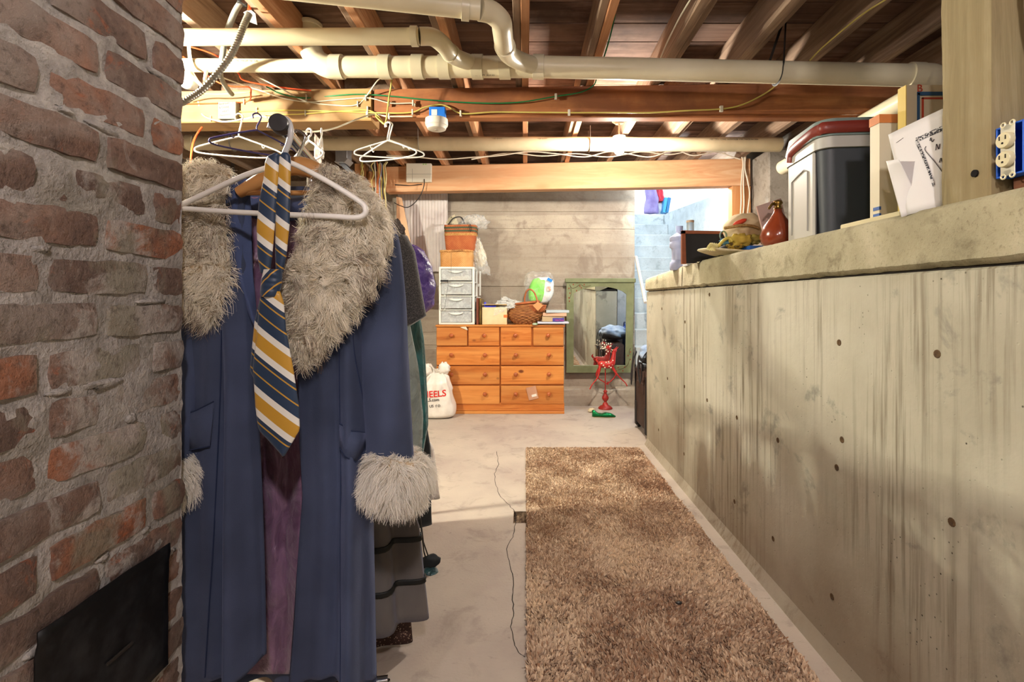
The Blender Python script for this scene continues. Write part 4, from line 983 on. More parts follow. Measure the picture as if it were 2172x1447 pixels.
# ------------------------------------------------------------------ left back corner: ribbed panel, leaning board
M_rib = pmat('chalky_white', '#cdc3bf', '#ded6d0', rough=0.85, scale=5, bump=0.2, bscale=30)
def ribs(x0, x1, z0, z1, y, name, lab_, jag):
    n = int((x1-x0)/0.0165)
    def fn(u, v):
        k = int(round(u*n)); x = x0+(x1-x0)*u; zz0 = z0 + (0.02*nz(x*30,4) if jag else 0)
        return (x, y - (0.006 if k % 2 else 0.0), zz0 + (z1-zz0)*v)
    return MB().grid(fn, n, 1).build(name, M_rib, None, 0, 0.004, label=lab_, cat='panel')
ribs(-1.40, -0.852, 1.47, 2.38, 5.44, 'ribbed_panel', 'white ribbed insulation panel on the back wall left of the baskets', True)
ribs(-1.44, -1.25, 0.0, 1.42, 5.45, 'ribbed_panel', 'chalky white ribbed panel standing low in the back corner', False)
MB().prism([W(841,417,5.10), W(852,420,5.10), W(894,628,5.10), W(841,628,5.10)], (0, 0.014, 0)).build('brace_board', pmat('pale_plywood', '#c79a74', '#d9b08a', rough=0.7, scale=4, stretch=(1,1,0.2)), None, 0, label='pale wedge of plywood fixed beside the wall stud', cat='board')
# ------------------------------------------------------------------ alcove: suitcases and bag beyond the half wall
def suitcase(name, lab_, x0, x1, y0, y1, z1, mat, trim):
    t = thing(name, lab_, 'suitcase', ((x0+x1)/2, (y0+y1)/2, 0))
    MB().box((x0, y0, 0.035), (x1, y1, z1), 0.03).build('shell', mat, t, 60)
    ym = (y0+y1)/2; zt = MB()
    for y_ in (y0+0.05, y1-0.05): zt.tube([(x0-0.002, y_, 0.06), (x0-0.004, y_, z1-0.06)], 0.006, 6)
    zt.build('piping', trim, t)
    MB().box((x0-0.008, ym-0.12, z1*0.62), (x0+0.005, ym+0.12, z1*0.78), 0.006).build('pocket', mat, t)
    for (a, b) in ((x0+0.03, y0+0.04), (x0+0.03, y1-0.04), (x1-0.03, y0+0.04), (x1-0.03, y1-0.04)):
        MB().lathe([(0.001,-0.015),(0.028,-0.013),(0.03,0),(0.028,0.013),(0.001,0.015)], (a, b, 0.0305), 14, (1,0,0)).build('wheel', trim, t, 60)
    MB().tube([(x0-0.003, ym-0.06, z1-0.02), (x0+0.0, ym-0.06, z1+0.03), (x0, ym+0.06, z1+0.03), (x0-0.003, ym+0.06, z1-0.02)], 0.009, 6, sm=3).build('handle', trim, t)
    MB().box((x0-0.01, y0+0.04, 0.03), (x0+0.02, y0+0.09, 0.25), 0.008).build('corner_guard', trim, t); MB().box((x0-0.01, y1-0.09, 0.03), (x0+0.02, y1-0.04, 0.25), 0.008).build('corner_guard', trim, t)
    return t
M_dkb = pmat('black_trim', '#1d1918', rough=0.5)
suitcase('brown_suitcase', 'dark brown upright suitcase half hidden by the end of the half wall', 1.005, 1.27, 4.06, 4.55, 0.57, pmat('brown_fabric', '#3d2a22', '#4a352b', rough=0.7, scale=40, bump=0.2, bscale=200), M_dkb)
suitcase('blue_suitcase', 'blue upright suitcase deep in the alcove, seen in the mirror', 1.33, 1.72, 4.10, 4.45, 0.78, pmat('blue_fabric', '#1c3f96', '#2a54b5', rough=0.6, scale=40, bump=0.2, bscale=200), pmat('navy_trim', '#16264f', rough=0.5))
db = thing('duffel_bag', 'black and pale blue duffel bag lying on the brown suitcase', 'bag', (1.16, 4.3, 0.60))
bagblob('body', pmat('duffel_blue', '#a9bcd2', '#6f86a8', rough=0.6, scale=9), (1.17, 4.3, 0.69), (0.17,0.24,0.085), 6, 0.18, None, None, db)
bagblob('base', pmat('duffel_black', '#17181b', '#26282c', rough=0.7, scale=30), (1.165, 4.3, 0.655), (0.175,0.235,0.065), 6, 0.12, None, None, db)
MB().tube([(1.03,4.18,0.72),(0.985,4.15,0.66),(0.972,4.14,0.52),(0.975,4.2,0.46),(0.975,4.27,0.55),(0.985,4.30,0.66),(1.03,4.33,0.72)], 0.022, 8, sm=5, flat=0.18, up=(1,0,0)).build('strap', MATS['duffel_black'], db, 60)
MB().tube([(0.99,4.40,0.70),(0.968,4.44,0.60),(0.965,4.5,0.40),(0.97,4.53,0.50),(0.985,4.5,0.68)], 0.020, 8, sm=5, flat=0.18, up=(1,0,0)).build('strap', MATS['duffel_black'], db, 60)
# pole handrail leaning at the foot of the stairs
MB().tube([W(1349,545,5.62), W(1369,642,5.02)], 0.017, 12).build('handrail_pole', pmat('pole_white', '#e6ddd0', '#d8cdbd', rough=0.5), None, label='pale wooden pole handrail at the foot of the stairs', cat='handrail')
# things at the top of the stairs
TZ = 2.476
def drape(name, lab_, px0, px1, py0, py1, Y, mat, sd, cat='garment', tp=0.7):
    x0, x1 = W(px0,0,Y)[0], W(px1,0,Y)[0]; z0, z1 = W(0,py1,Y)[2], W(0,py0,Y)[2]
    def fn(u, v):
        a = u*2*math.pi; k = tp + (1-tp)*(1-v); hw_ = (x1-x0)/2*k*(1+0.1*math.sin(a*5+sd)+0.15*nz(a, v*3, sd))
        return ((x0+x1)/2 + hw_*math.cos(a) + 0.03*nz(v*3, sd), Y + 0.06*math.sin(a)*(1+0.3*math.sin(a*5)), z0 + (z1-z0)*v)
    m = MB().grid(fn, 36, 14, cu=True); m.f += [tuple(range(36))[::-1], tuple(14*36+k for k in range(36))]
    return m.build(name, mat, None, 180, label=lab_, cat=cat)
drape('hanging_jacket', 'purple jacket hanging at the top of the stairs', 1366, 1396, 392, 453, 7.72, pmat('mauve', '#7d6aa0', '#978ab8', rough=0.7, scale=7), 2)
drape('red_garment', 'red garment hanging beside the purple jacket', 1391, 1408, 396, 428, 7.80, pmat('coral_red', '#d63c4a', rough=0.7), 5)
bagblob('white_sack', pmat('sack_white', '#e3e6ea', rough=0.6), W(1400,443,7.85), (0.11,0.08,0.10), 3, 0.2, 'white sack standing on the top landing', 'sack')
for k, (px, tl) in enumerate(((1408,8),(1414,10))):
    MB().obox(W(px,437,7.75), (0.025,0.09,0.115), RY(tl)).build('folder', pmat('folder_blue_%d' % k, ['#3f9ad0','#2c6f9e'][k], rough=0.5), None, 0, label=['light blue folder leaning on the white sack','darker blue folder, outermost on the top landing'][k], cat='folder')
MB().box((SX-0.35, 8.31, 2.0), (3.2, 8.36, 3.2)).build('wall_upper', pmat('upper_white', '#f2f3f4', rough=0.8), None, 0, kind='structure')
MB().tube([W(1366,392,7.72), W(1366,380,8.3)], 0.01, 6).build('coat_peg', M_steel, bpy.data.objects['wall_upper'])
# ------------------------------------------------------------------ things on top of the half wall
# cooler
cl = thing('cooler', 'dark grey picnic cooler with a red handle on the half wall', 'cooler', (1.27, 1.9, CT))
M_cg = pmat('cooler_charcoal', '#3c4044', rough=0.5); M_cl = pmat('cooler_light', '#b3b0a6', rough=0.45); M_clid = pmat('cooler_lid', '#71807a', rough=0.45); M_ch = pmat('cooler_handle', '#7a2f24', rough=0.4)
CA = 5.0   # slight turn
cx0, cx1, cy0, cy1 = 1.045, 1.46, 1.75, 2.05; CM = RZ(-CA); cpv = Vector((1.045, 1.75, 0))
def cw(q): return CM @ (q - cpv) + cpv
def rbox(m, x0, x1, y0, y1, z0, z1, r, taper=0.0, n=6, nv=6):
    prof = []
    for (sx_, sy_, a0) in ((1,1,0),(-1,1,90),(-1,-1,180),(1,-1,270)):
        for k in range(n+1):
            a = R_(a0 + 90*k/n); prof.append((sx_, sy_, math.cos(a)*r, math.sin(a)*r))
    def fn(u, v):
        k = int(round(u*len(prof))) % len(prof); sx_, sy_, dx, dy = prof[k]; f = 1 - taper*(1-v)
        return ((x0+x1)/2 + (sx_*((x1-x0)/2-r)+dx)*f, (y0+y1)/2 + (sy_*((y1-y0)/2-r)+dy)*f, z0+(z1-z0)*v)
    L = len(prof); o = len(m.v); m.grid(fn, L, nv, cu=True); m.f += [tuple(o+i for i in range(L))[::-1], tuple(o+nv*L+i for i in range(L))]; return m
zt0 = CT+0.004
rbox(MB(), cx0+.008, cx1-.008, cy0+.008, cy1-.008, zt0, zt0+0.312, 0.045, 0.06).warp(cw).build('body', M_cg, cl, 60)
rbox(MB(), cx0-.004, cx1+.004, cy0-.004, cy1+.004, zt0+0.312, zt0+0.352, 0.05).warp(cw).build('rim', M_cl, cl, 60)
lid = MB(); rbox(lid, cx0, cx1, cy0, cy1, zt0+0.352, zt0+0.415, 0.055, -0.06); lid.warp(cw).build('lid', M_clid, cl, 60)
rbox(MB(), cx0+.16, cx0+.30, cy0+.06, cy1-.06, zt0+0.415, zt0+0.43, 0.03).warp(cw).build('lid_cup', M_clid, cl, 60)
hb = MB(); hp = [(cx0-.006, cy1-.06, zt0+.325),(cx0-.008, cy1-.08, zt0+.36),(cx0-.010, cy0+.10, zt0+.372),(cx0+.0, cy0+.02, zt0+.378),(cx0+.05, cy0-.010, zt0+.38),(cx1, cy0-.012, zt0+.38)]
hb.tube(hp, 0.010, 8, sm=5, flat=2.1).warp(cw).build('handle', M_ch, cl, 60)
# end panel with recessed outline; lamplight on this side put into its pale colour
ep = MB(); ep.box((cx0-.002, cy0+.05, zt0+.004), (cx0+.012, cy1-.04, zt0+.312), 0.006); ep.warp(cw).build('end_panel', M_cl, cl)
MB().tube([cw(Vector(q)) for q in ((cx0-.003,cy0+.09,zt0+.03),(cx0-.003,cy0+.09,zt0+.25),(cx0-.003,cy0+.12,zt0+.262),(cx0-.003,cy1-.12,zt0+.25),(cx0-.003,cy1-.08,zt0+.24),(cx0-.003,cy1-.08,zt0+.03))], 0.0035, 6).build('end_groove', pmat('groove_grey', '#8d8a82', rough=0.6), cl)
for k in range(3): MB().box((cx0-.003, cy0+.17+k*.02, zt0+.37), (cx0+.01, cy0+.18+k*.02, zt0+.40), 0.002).warp(cw).build('vent', M_cg, cl)
# books, papers
M_cream = pmat('cream_cover', '#d9d0b4', rough=0.5); M_yel = pmat('yellow_spine', '#d9bf6a', rough=0.5)
def bkbox(name, lab_, x0, x1, y0, y1, z0, z1, cover, spine):
    t = thing(name, lab_, 'book', ((x0+x1)/2, (y0+y1)/2, z0)); e = 0.0025
    MB().box((x0,y0,z0),(x1,y0+e,z1)).build('front_cover', cover, t, 0); MB().box((x0,y1-e,z0),(x1,y1,z1)).build('back_cover', cover, t, 0)
    MB().box((x0-e,y0,z0),(x0,y1,z1)).build('spine', spine, t, 0); MB().box((x0,y0+e,z0+.004),(x1-.004,y1-e,z1-.004)).build('pages', M_page, t, 0); return t
b = bkbox('tall_book', 'tall cream book with a yellow spine and red and blue frame', 1.075, 1.30, 1.395, 1.425, CT+.001, 1.758, M_cream, M_yel)
fy = 1.392
for (a0, a1, c0, c1, mt_) in ((1.104,1.11,1.5,1.735,'#2f5b86'),(1.104,1.28,1.728,1.738,'#2f5b86'),(1.117,1.121,1.5,1.722,'#c2452c'),(1.117,1.28,1.718,1.722,'#c2452c')):
    MB().box((a0, fy, c0), (a1, fy+0.003, c1)).build('printed_frame', pmat('ink_'+mt_[1:], mt_, rough=0.5), b, 0)
text('cover_title', 'B', (1.102, fy+.001, 1.738), 0.03, pmat('ink_red', '#c2452c', rough=0.5), b, label='red cover letter')
b = bkbox('slim_book', 'cream book with an orange band at the top, next to the cooler', 1.058, 1.20, 1.475, 1.515, CT+.001, 1.705, M_cream, M_cream)
MB().box((1.054, 1.473, 1.68), (1.13, 1.517, 1.7055)).build('orange_band', pmat('band_orange', '#c97b3f', rough=0.5), b, 0)
MB().box((1.054, 1.474, CT+.02), (1.06, 1.50, CT+.035)).build('blue_mark', pmat('blue_mark', '#3a63a8', rough=0.5), b, 0); MB().box((1.054, 1.474, CT+.045), (1.06, 1.50, CT+.055)).build('blue_mark', MATS['blue_mark'], b, 0)
MB().box((1.13, 1.53, CT+.001), (1.30, 1.56, 1.71), 0.002).build('green_book', pmat('teal_cover', '#2f8a76', rough=0.5), None, label='teal book showing its top edge behind the cream books', cat='book')
def paper(name, lab_, c, mat, sd, bow, kind):
    C4 = [Vector(q) for q in c]
    def fn(u, v):
        p = C4[0]*(1-u)*(1-v)+C4[1]*u*(1-v)+C4[2]*u*v+C4[3]*(1-u)*v
        return p + Vector((-0.5, -1, 0)).normalized()*bow*math.sin(u*math.pi*0.9)*(1-v*0.6) + Vector((0,0,0.0))
    return MB().grid(fn, 12, 12).build(name, mat, None, 180, 0.0012, label=lab_, cat='paper')
M_pap = pmat('sheet_white', '#d9d6d2', rough=0.6)
PY = 1.27
pA = paper('printed_sheet', 'white sheet with a black patterned border leaning on the books', [W(1925,456,PY-.01), W(2003,440,1.20), W(2006,228,1.22), W(1884,286,PY+.06)], M_pap, 1, 0.012, 0)
pB = paper('blank_sheet', 'blank white sheet lowest in front of the books', [W(1912,461,PY), W(1960,446,PY-.02), W(1906,338,PY), W(1880,342,PY+.05)], M_pap, 2, 0.006, 0)
M_pk = pmat('pattern_ink', '#23242c', '#c8c6c2', rough=0.6, scale=240, lo=0.5, hi=0.55)
def onA(u, v, d=0.002):
    c = [Vector(q) for q in (W(1925,456,PY-.01), W(2003,440,1.20), W(2006,228,1.22), W(1884,286,PY+.06))]
    return c[0]*(1-u)*(1-v)+c[1]*u*(1-v)+c[2]*u*v+c[3]*(1-u)*v + Vector((-0.5,-1,0)).normalized()*(0.012*math.sin(u*math.pi*0.9)*(1-v*0.6)+d)
def strip(uv0, uv1, w, mat, nm):
    du, dv = uv1[0]-uv0[0], uv1[1]-uv0[1]; m = MB()
    n_ = Vector((-dv, du)).normalized()*w
    m.grid(lambda a, b_: onA(uv0[0]+du*a + n_.x*(b_-.5), uv0[1]+dv*a + n_.y*(b_-.5)), 10, 1).build(nm, mat, pA, 0, 0.0004)
strip((0.72,0.24),(0.45,0.79),0.05,M_pk,'border'); strip((0.45,0.79),(0.97,0.80),0.05,M_pk,'border')
ink = MB()
for st in ([(0.7,.72),(.72,.75),(.74,.70),(.78,.72)], [(.80,.60),(.82,.66),(.86,.60),(.88,.65)], [(.62,.68),(.60,.64),(.75,.50),(.92,.36)], [(.86,.46),(.9,.5),(.93,.45),(.95,.38)]):
    ink.tube([onA(*q, 0.002) for q in st], 0.0008, 4, sm=5)
ink.build('handwriting', pmat('ink_black', '#202228', rough=0.6), pA, 60)
MB().tube([onA(0.10,0.86,.002), onA(0.24,0.88,.002)], 0.0006, 4).build('staple', M_steel, pA)
MB().box((1.03, 1.36, CT+.001), (1.19, 1.62, CT+.022), 0.003).build('flat_book', pmat('buff_cover', '#cfc39a', rough=0.6), None, label='flat buff book lying under the white sheets', cat='book')
# outlet box on the post
ob = thing('outlet_box', 'blue electrical box with an ivory double outlet on the timber post', 'outlet', (1.01, 1.012, 1.44))
M_blu = pmat('box_blue', '#1c5fd0', rough=0.35); M_ivo = pmat('ivory', '#d9cfa8', rough=0.3); M_pls = pmat('box_inside', '#12325f', rough=0.6)
oz = EYE + (CY-318)*1.015/F; ox = 0.992
bx = MB(); bx.box((ox, 0.985, oz-.052), (ox+.07, 0.989, oz+.052), 0.001); bx.box((ox, 1.040, oz-.052), (ox+.07, 1.044, oz+.052), 0.001); bx.box((ox, 0.985, oz+.049), (ox+.07, 1.044, oz+.053), .001); bx.box((ox, 0.985, oz-.053), (ox+.07, 1.044, oz-.049), .001); bx.box((ox+.066, .985, oz-.05), (ox+.07, 1.044, oz+.05))
bx.build('box', M_blu, ob)
dv = MB(); dv.box((ox-.004, .999, oz-.052), (ox-.002, 1.03, oz+.052), .001)
for s_ in (-1, 1): dv.box((ox-.004, 1.006, oz+s_*.047-.006), (ox-.001, 1.023, oz+s_*.047+.006), .001)
dv.build('yoke', pmat('zinc', '#b8b5a6', rough=0.35, metal=0.8), ob)
for s_ in (-1, 1):
    for e in (1.005, 1.024): MB().tube([Vector((ox-.003, e+.005*math.cos(a), oz+s_*.053+.005*math.sin(a))) for a in np.linspace(0,6.28,10,endpoint=False)], 0.0018, 5, closed=True).build('yoke_ear', M_ivo, ob, 60)
    rc = MB(); rc.lathe([(0.0165,0),(0.0165,0.009),(0.015,0.011),(0,0.011)], (ox-.003, 1.0145, oz+s_*.0195), 20, (-1,0,0)); rcp = rc.build('receptacle', M_ivo, ob, 50)
    for e in (1.008, 1.021): MB().box((ox-.0150, e-.0009, oz+s_*.0195+.001), (ox-.0140, e+.0009, oz+s_*.0195+.009)).build('slot', M_black, rcp, 0)
    MB().lathe([(0.0022,0),(0.0022,.0008),(0,.0009)], (ox-.0142, 1.0145, oz+s_*.0195-.006), 8, (-1,0,0)).build('ground_hole', M_black, rcp, 60)
MB().tube([(1.04,1.03,2.5),(1.035,1.02,1.9),(1.03,1.0,1.75),(1.05,.985,1.62),(1.06,.98,1.52)], 0.0065, 8, sm=5).build('cable', pmat('cable_yellow', '#c9bd6a', rough=0.45), None, 60, label='yellow cable dropping to the blue outlet box', cat='cable')
MB().tube([(1.075,1.035,2.5),(1.07,1.02,1.95),(1.06,1.0,1.7),(1.08,.985,1.60)], 0.0065, 8, sm=5).build('cable', pmat('cable_khaki', '#8d8455', rough=0.45), None, 60, label='dull khaki cable dropping behind the yellow one on the post', cat='cable')
MB().box((1.02, 1.0, CT-.002), (1.12, 1.04, CT+.035), 0.006).build('wood_block', pmat('red_block', '#5d3420', '#7a4a2c', rough=0.8, scale=20), None, label='small dark red wood block at the foot of the post', cat='block')
# hats in a pile
HYc = 2.47; HC = Vector((1.10, 2.45, CT))
def hw(px, py, d=0.0): return Vector(W(px, py, HYc+d))
ht = thing('cloth_hat', 'beige cloth hat with a red print on top of the hat pile', 'hat', hw(1580, 500, .05))
M_bei = pmat('beige_cloth', '#b8a07a', '#ccb892', rough=0.8, scale=7, bump=0.3, bscale=12, bdist=.01)
m = MB(); m.ball(hw(1580,488,.1), (0.105,0.10,0.085), 28, 18, lambda d: 1+0.10*nz(d.x*3,d.y*3,d.z*3)+0.05*abs(nz(d.x*7,d.y*7,d.z*7))); m.build('crown', M_bei, ht, 180)
m = MB(); m.ball(hw(1569,472,.012), (0.035,0.012,0.012), 12, 8, lambda d: 1+0.3*nz(d.x*4,d.y*4,d.z*4)); m.warp(lambda q: q + Vector((0,0,(q.x-hw(1569,0).x)*0.35))).build('red_print', pmat('hat_red', '#cf4527', rough=0.6), ht, 180)
MB().tube([hw(1537,484,.02), hw(1555,481,-.01), hw(1580,478,-.01), hw(1605,483,.0), hw(1620,497,.05)], 0.008, 8, sm=5).build('rope_band', pmat('rope', '#8a6a3c', '#b08f58', rough=0.8, scale=120), ht, 60)
hs = thing('straw_hat', 'upturned pale straw hat at the front of the hat pile', 'hat', hw(1548, 552))
br = MB(); bcx = Vector((1.065, 2.56, CT+0.012))
def brim(u, v):
    a = u*2*math.pi; r = 0.06 + 0.09*v; return bcx + Vector((r*1.12*math.cos(a), r*0.95*math.sin(a), 0.012*v*v + 0.02*max(0, -math.cos(a))*v - 0.004 + 0.006*nz(a,v)))
br.grid(brim, 40, 6, cu=True).build('brim', pmat('cream_straw', '#cdbf98', '#dccfa9', rough=0.7, scale=60, bump=.3, bscale=160), hs, 180, 0.006)
MB().ball(bcx+Vector((0,0,0.02)), (0.07,0.05,0.035), 20, 12).build('crown', pmat('dark_felt', '#1d1c1e', rough=0.8), hs, 180)
for k, (px, py, r, c1, c2, nm, lab_, ct_) in enumerate([(1570,510,.050,'#b39a3c','#c9b24e','yellow_flower','yellow cloth flower on the hat pile','flower'), (1560,522,.036,'#a88a2c','#5b4a1c','spotted_scarf','yellow and black spotted scarf end in the hat pile','scarf'), (1600,508,.038,'#a89a4a','#8c8a44','olive_scarf','olive yellow scarf fold at the right of the hat pile','scarf'), (1540,512,.026,'#3f6f86','#5d8a9c','blue_bow','small teal bow in the hat pile','bow')]):
    mt_ = pmat(nm, c1, c2, rough=0.75, scale=60 if k == 1 else 8, lo=0.47, hi=0.53 if k == 1 else 0.65)
    bagblob(nm, mt_, hw(px,py,-.01+.01*k), (r,0.025,r*0.6), k*7+1, 0.5, lab_, ct_, nu=24, nv=16)
fr_ = MB()
for k in range(26):
    a = k/26*6.283; p = hw(1512,524,.0); d = Vector((math.cos(a)*.03, -0.012*math.sin(a*3), math.sin(a)*.022)); fr_.tube([p, p+d*0.6+Vector((0,-.008,0)), p+d], [0.004,0.005,0.002], 6)
fr_.build('yellow_lei', pmat('lei_yellow', '#d9cf86', '#e8e0a4', rough=0.7, scale=40), None, 60, label='frilly pale yellow lei at the left of the hat pile', cat='lei')
MB().tube([hw(1524,522,-.01), hw(1535,510,-.02), hw(1546,505,-.02), hw(1553,512,-.02)], 0.008, 8, sm=4).build('yellow_ribbon', pmat('ribbon_y', '#cdbb55', rough=0.5), None, 60, label='curved yellow ribbon lying across the hat pile', cat='ribbon')
MB().tube([hw(1534,500,.02)+Vector((0.016*math.cos(a), 0, 0.022*math.sin(a))) for a in np.linspace(0,6.28,18,endpoint=False)], 0.004, 6, closed=True).build('bangle', pmat('bangle_green', '#8fa06a', '#3f5f7a', rough=0.4, scale=30), None, 60, label='thin green and blue bangle in the hat pile', cat='bangle')
MB().box(hw(1590,530,-.06), hw(1612,526,.05), 0.001).build('blue_card', pmat('card_blue', '#2a62b0', rough=0.5), None, label='blue card edge under the straw hat brim', cat='card')
crumple('cream_cloth_edge', pmat('cloth_cream2', '#cfc6a8', rough=0.8), [hw(1446,561,.3), hw(1494,556,.25), hw(1490,548,.3), hw(1452,552,.4)], 0.01, 5, 'cream cloth scrap hanging over the wall edge', 'cloth', nu=14, nv=6)
# chalkboard, water jug, jar
cb = thing('chalkboard', 'wood-framed black chalkboard leaning on the half wall', 'chalkboard', W(1498,556,2.72))
def cbp(px, py, dy=0): return Vector(W(px, py, 2.74)) + Vector((0, dy, 0))
MB().prism([cbp(1449,559), cbp(1449,494), cbp(1556,496), cbp(1556,556)], (0,0.008,0)).build('board', pmat('slate', '#1c1b1d', rough=0.7), cb, 0)
fb = MB(); 
for q in ([(1446,560),(1446,490),(1453,490),(1455,560)], [(1446,496),(1446,489),(1556,491),(1556,497)]): fb.prism([cbp(*p, -0.006) for p in q], (0,0.02,0))
fb.build('frame', pmat('cb_wood', '#7a3f22', '#91502e', rough=0.5, scale=12, stretch=(.1,1,1)), cb, 0)
M_jug = pmat('jug_blue', '#b9c4e0', rough=0.12, trans=0.7, alpha=1)
jz0 = CT-0.03; JY = 3.2; jx = W(1441,0,JY)[0]
jg = thing('water_jug', 'pale blue water cooler jug behind the chalkboard', 'jug', (jx, JY, jz0))
k = 0.29/0.26
MB().lathe([(0.055,0.0),(0.06,0.012),(0.06,0.05),(0.05,0.06),(0.048,0.07),(0.048,0.13),(0.05,0.14),(0.062,0.15),(0.062,0.18),(0.056,0.187),(0.062,0.195),(0.060,0.215),(0.03,0.235),(0.02,0.24),(0.02,0.26)], (jx, JY, jz0), 24).build('bottle', pmat('jug_body', '#a9b2d8', '#c3cbe6', rough=0.2, trans=0.12, scale=8), jg, 50)
MB().lathe([(0.022,0.255),(0.023,0.285),(0.0,0.287)], (jx, JY, jz0), 18).build('cap', pmat('jug_cap', '#a9b6dc', rough=0.4), jg, 50)
jr = thing('glass_jar', 'small clear jar with a brown lid behind the chalkboard', 'jar', W(1464,492,2.95)); jx, jy, jz = W(1464,492,2.95)
MB().lathe([(0.020,0),(0.0215,0.004),(0.0215,0.05),(0.018,0.058)], (jx, jy, CT+0.1), 20).warp(lambda q: q + Vector((0,0,jz-CT-0.1))).build('glass', pmat('jar_glass', '#cfe0ea', rough=0.08, trans=0.6), jr, 50)
MB().lathe([(0.0225,0.055),(0.0225,0.068),(0,0.069)], (jx, jy, jz), 20).build('lid', pmat('jar_lid_brown', '#c2a78a', rough=0.4), jr, 50)
MB().box((jx-.03, jy-.03, CT-.02), (jx+.05, jy+.05, jz-.0005), 0.004).build('small_box', pmat('box_white', '#d8dde2', rough=0.6), None, label='small white box under the clear jar', cat='box')
# brown vase-like bottle with brass top, pale card
bt = thing('brown_flask', 'glossy reddish brown flask with a brass spout beside the cooler', 'flask', W(1648,515,2.12))
fx, fy_, fz = W(1650,515,2.12)
MB().lathe([(0.045,0),(0.066,0.02),(0.072,0.05),(0.06,0.09),(0.034,0.125),(0.018,0.15),(0.014,0.17)], (fx, fy_, CT+0.001), 26).build('body', pmat('oxblood', '#6a2a18', '#8a3c20', rough=0.2, scale=6, coat=0.5), bt, 60)
MB().lathe([(0.018,0.165),(0.012,0.18),(0.020,0.19),(0.016,0.2),(0.0,0.205)], (fx, fy_, CT+0.001), 16).build('brass_top', pmat('brass', '#8a6a30', '#b08c48', rough=0.25, metal=0.9, scale=20), bt, 60)
MB().tube([(fx-.01,fy_,CT+.19),(fx-.03,fy_-.01,CT+.185),(fx-.045,fy_-.012,CT+.165)], [0.008,0.006,0.005], 8, sm=4).build('spout', MATS['brass'], bt, 60)
MB().obox(W(1640,470,2.26), (0.075,0.003,0.09), RZ(20) @ RY(-18)).build('pink_card', pmat('pale_pink_card', '#d9b8a8', rough=0.6), None, 0, label='pale pink card leaning behind the brown flask', cat='card')
# ------------------------------------------------------------------ garment rack
RA = 11.0; RD = Vector((-math.sin(R_(RA)), math.cos(R_(RA)), 0)); RS = Vector((math.cos(R_(RA)), math.sin(R_(RA)), 0))  # along the rod, across it
R0 = Vector(W(591, 261, 1.05))
def rod(s): return R0 + RD*s
M_chrome = pmat('chrome', '#c9c9c6', rough=0.16, metal=1.0); M_blkp = pmat('black_plastic', '#1f1d1d', rough=0.4)
rack = thing('garment_rack', 'chrome garment rack with a black end cap, loaded with clothes', 'rack', (rod(0.8).x, rod(0.8).y, 0))
MB().tube([rod(0.02), rod(1.62)], 0.0135, 16).build('rod', M_chrome, rack, 60)
MB().lathe([(0.0185,0),(0.0195,0.004),(0.0195,0.028),(0.017,0.03)], rod(-0.006), 24, RD).build('end_cap', M_blkp, rack, 50)
for s_ in (0.30, 1.56):
    b_ = rod(s_); MB().tube([(b_.x, b_.y, 0.10), (b_.x, b_.y, b_.z-0.012)], 0.0125, 12).build('upright', M_chrome, rack, 60)
    e0 = b_ - RS*0.24; e1 = b_ + RS*0.20; MB().tube([(e0.x,e0.y,0.09),(e1.x,e1.y,0.09)], 0.0125, 10).build('base_bar', M_chrome, rack, 60)
    for e in (e0, e1):
        MB().lathe([(0.004,-0.012),(0.026,-0.010),(0.027,0),(0.026,0.010),(0.004,0.012)], (e.x, e.y, 0.0272), 14, tuple(RD)).build('caster', M_blkp, rack, 60)
        MB().tube([(e.x,e.y,0.05),(e.x,e.y,0.09)], 0.007, 8).build('caster_stem', M_chrome, rack, 60)
b0, b1 = rod(0.30), rod(1.56); MB().tube([(b0.x,b0.y,0.13),(b1.x,b1.y,0.13)], 0.0115, 10).build('base_rail', M_chrome, rack, 60)
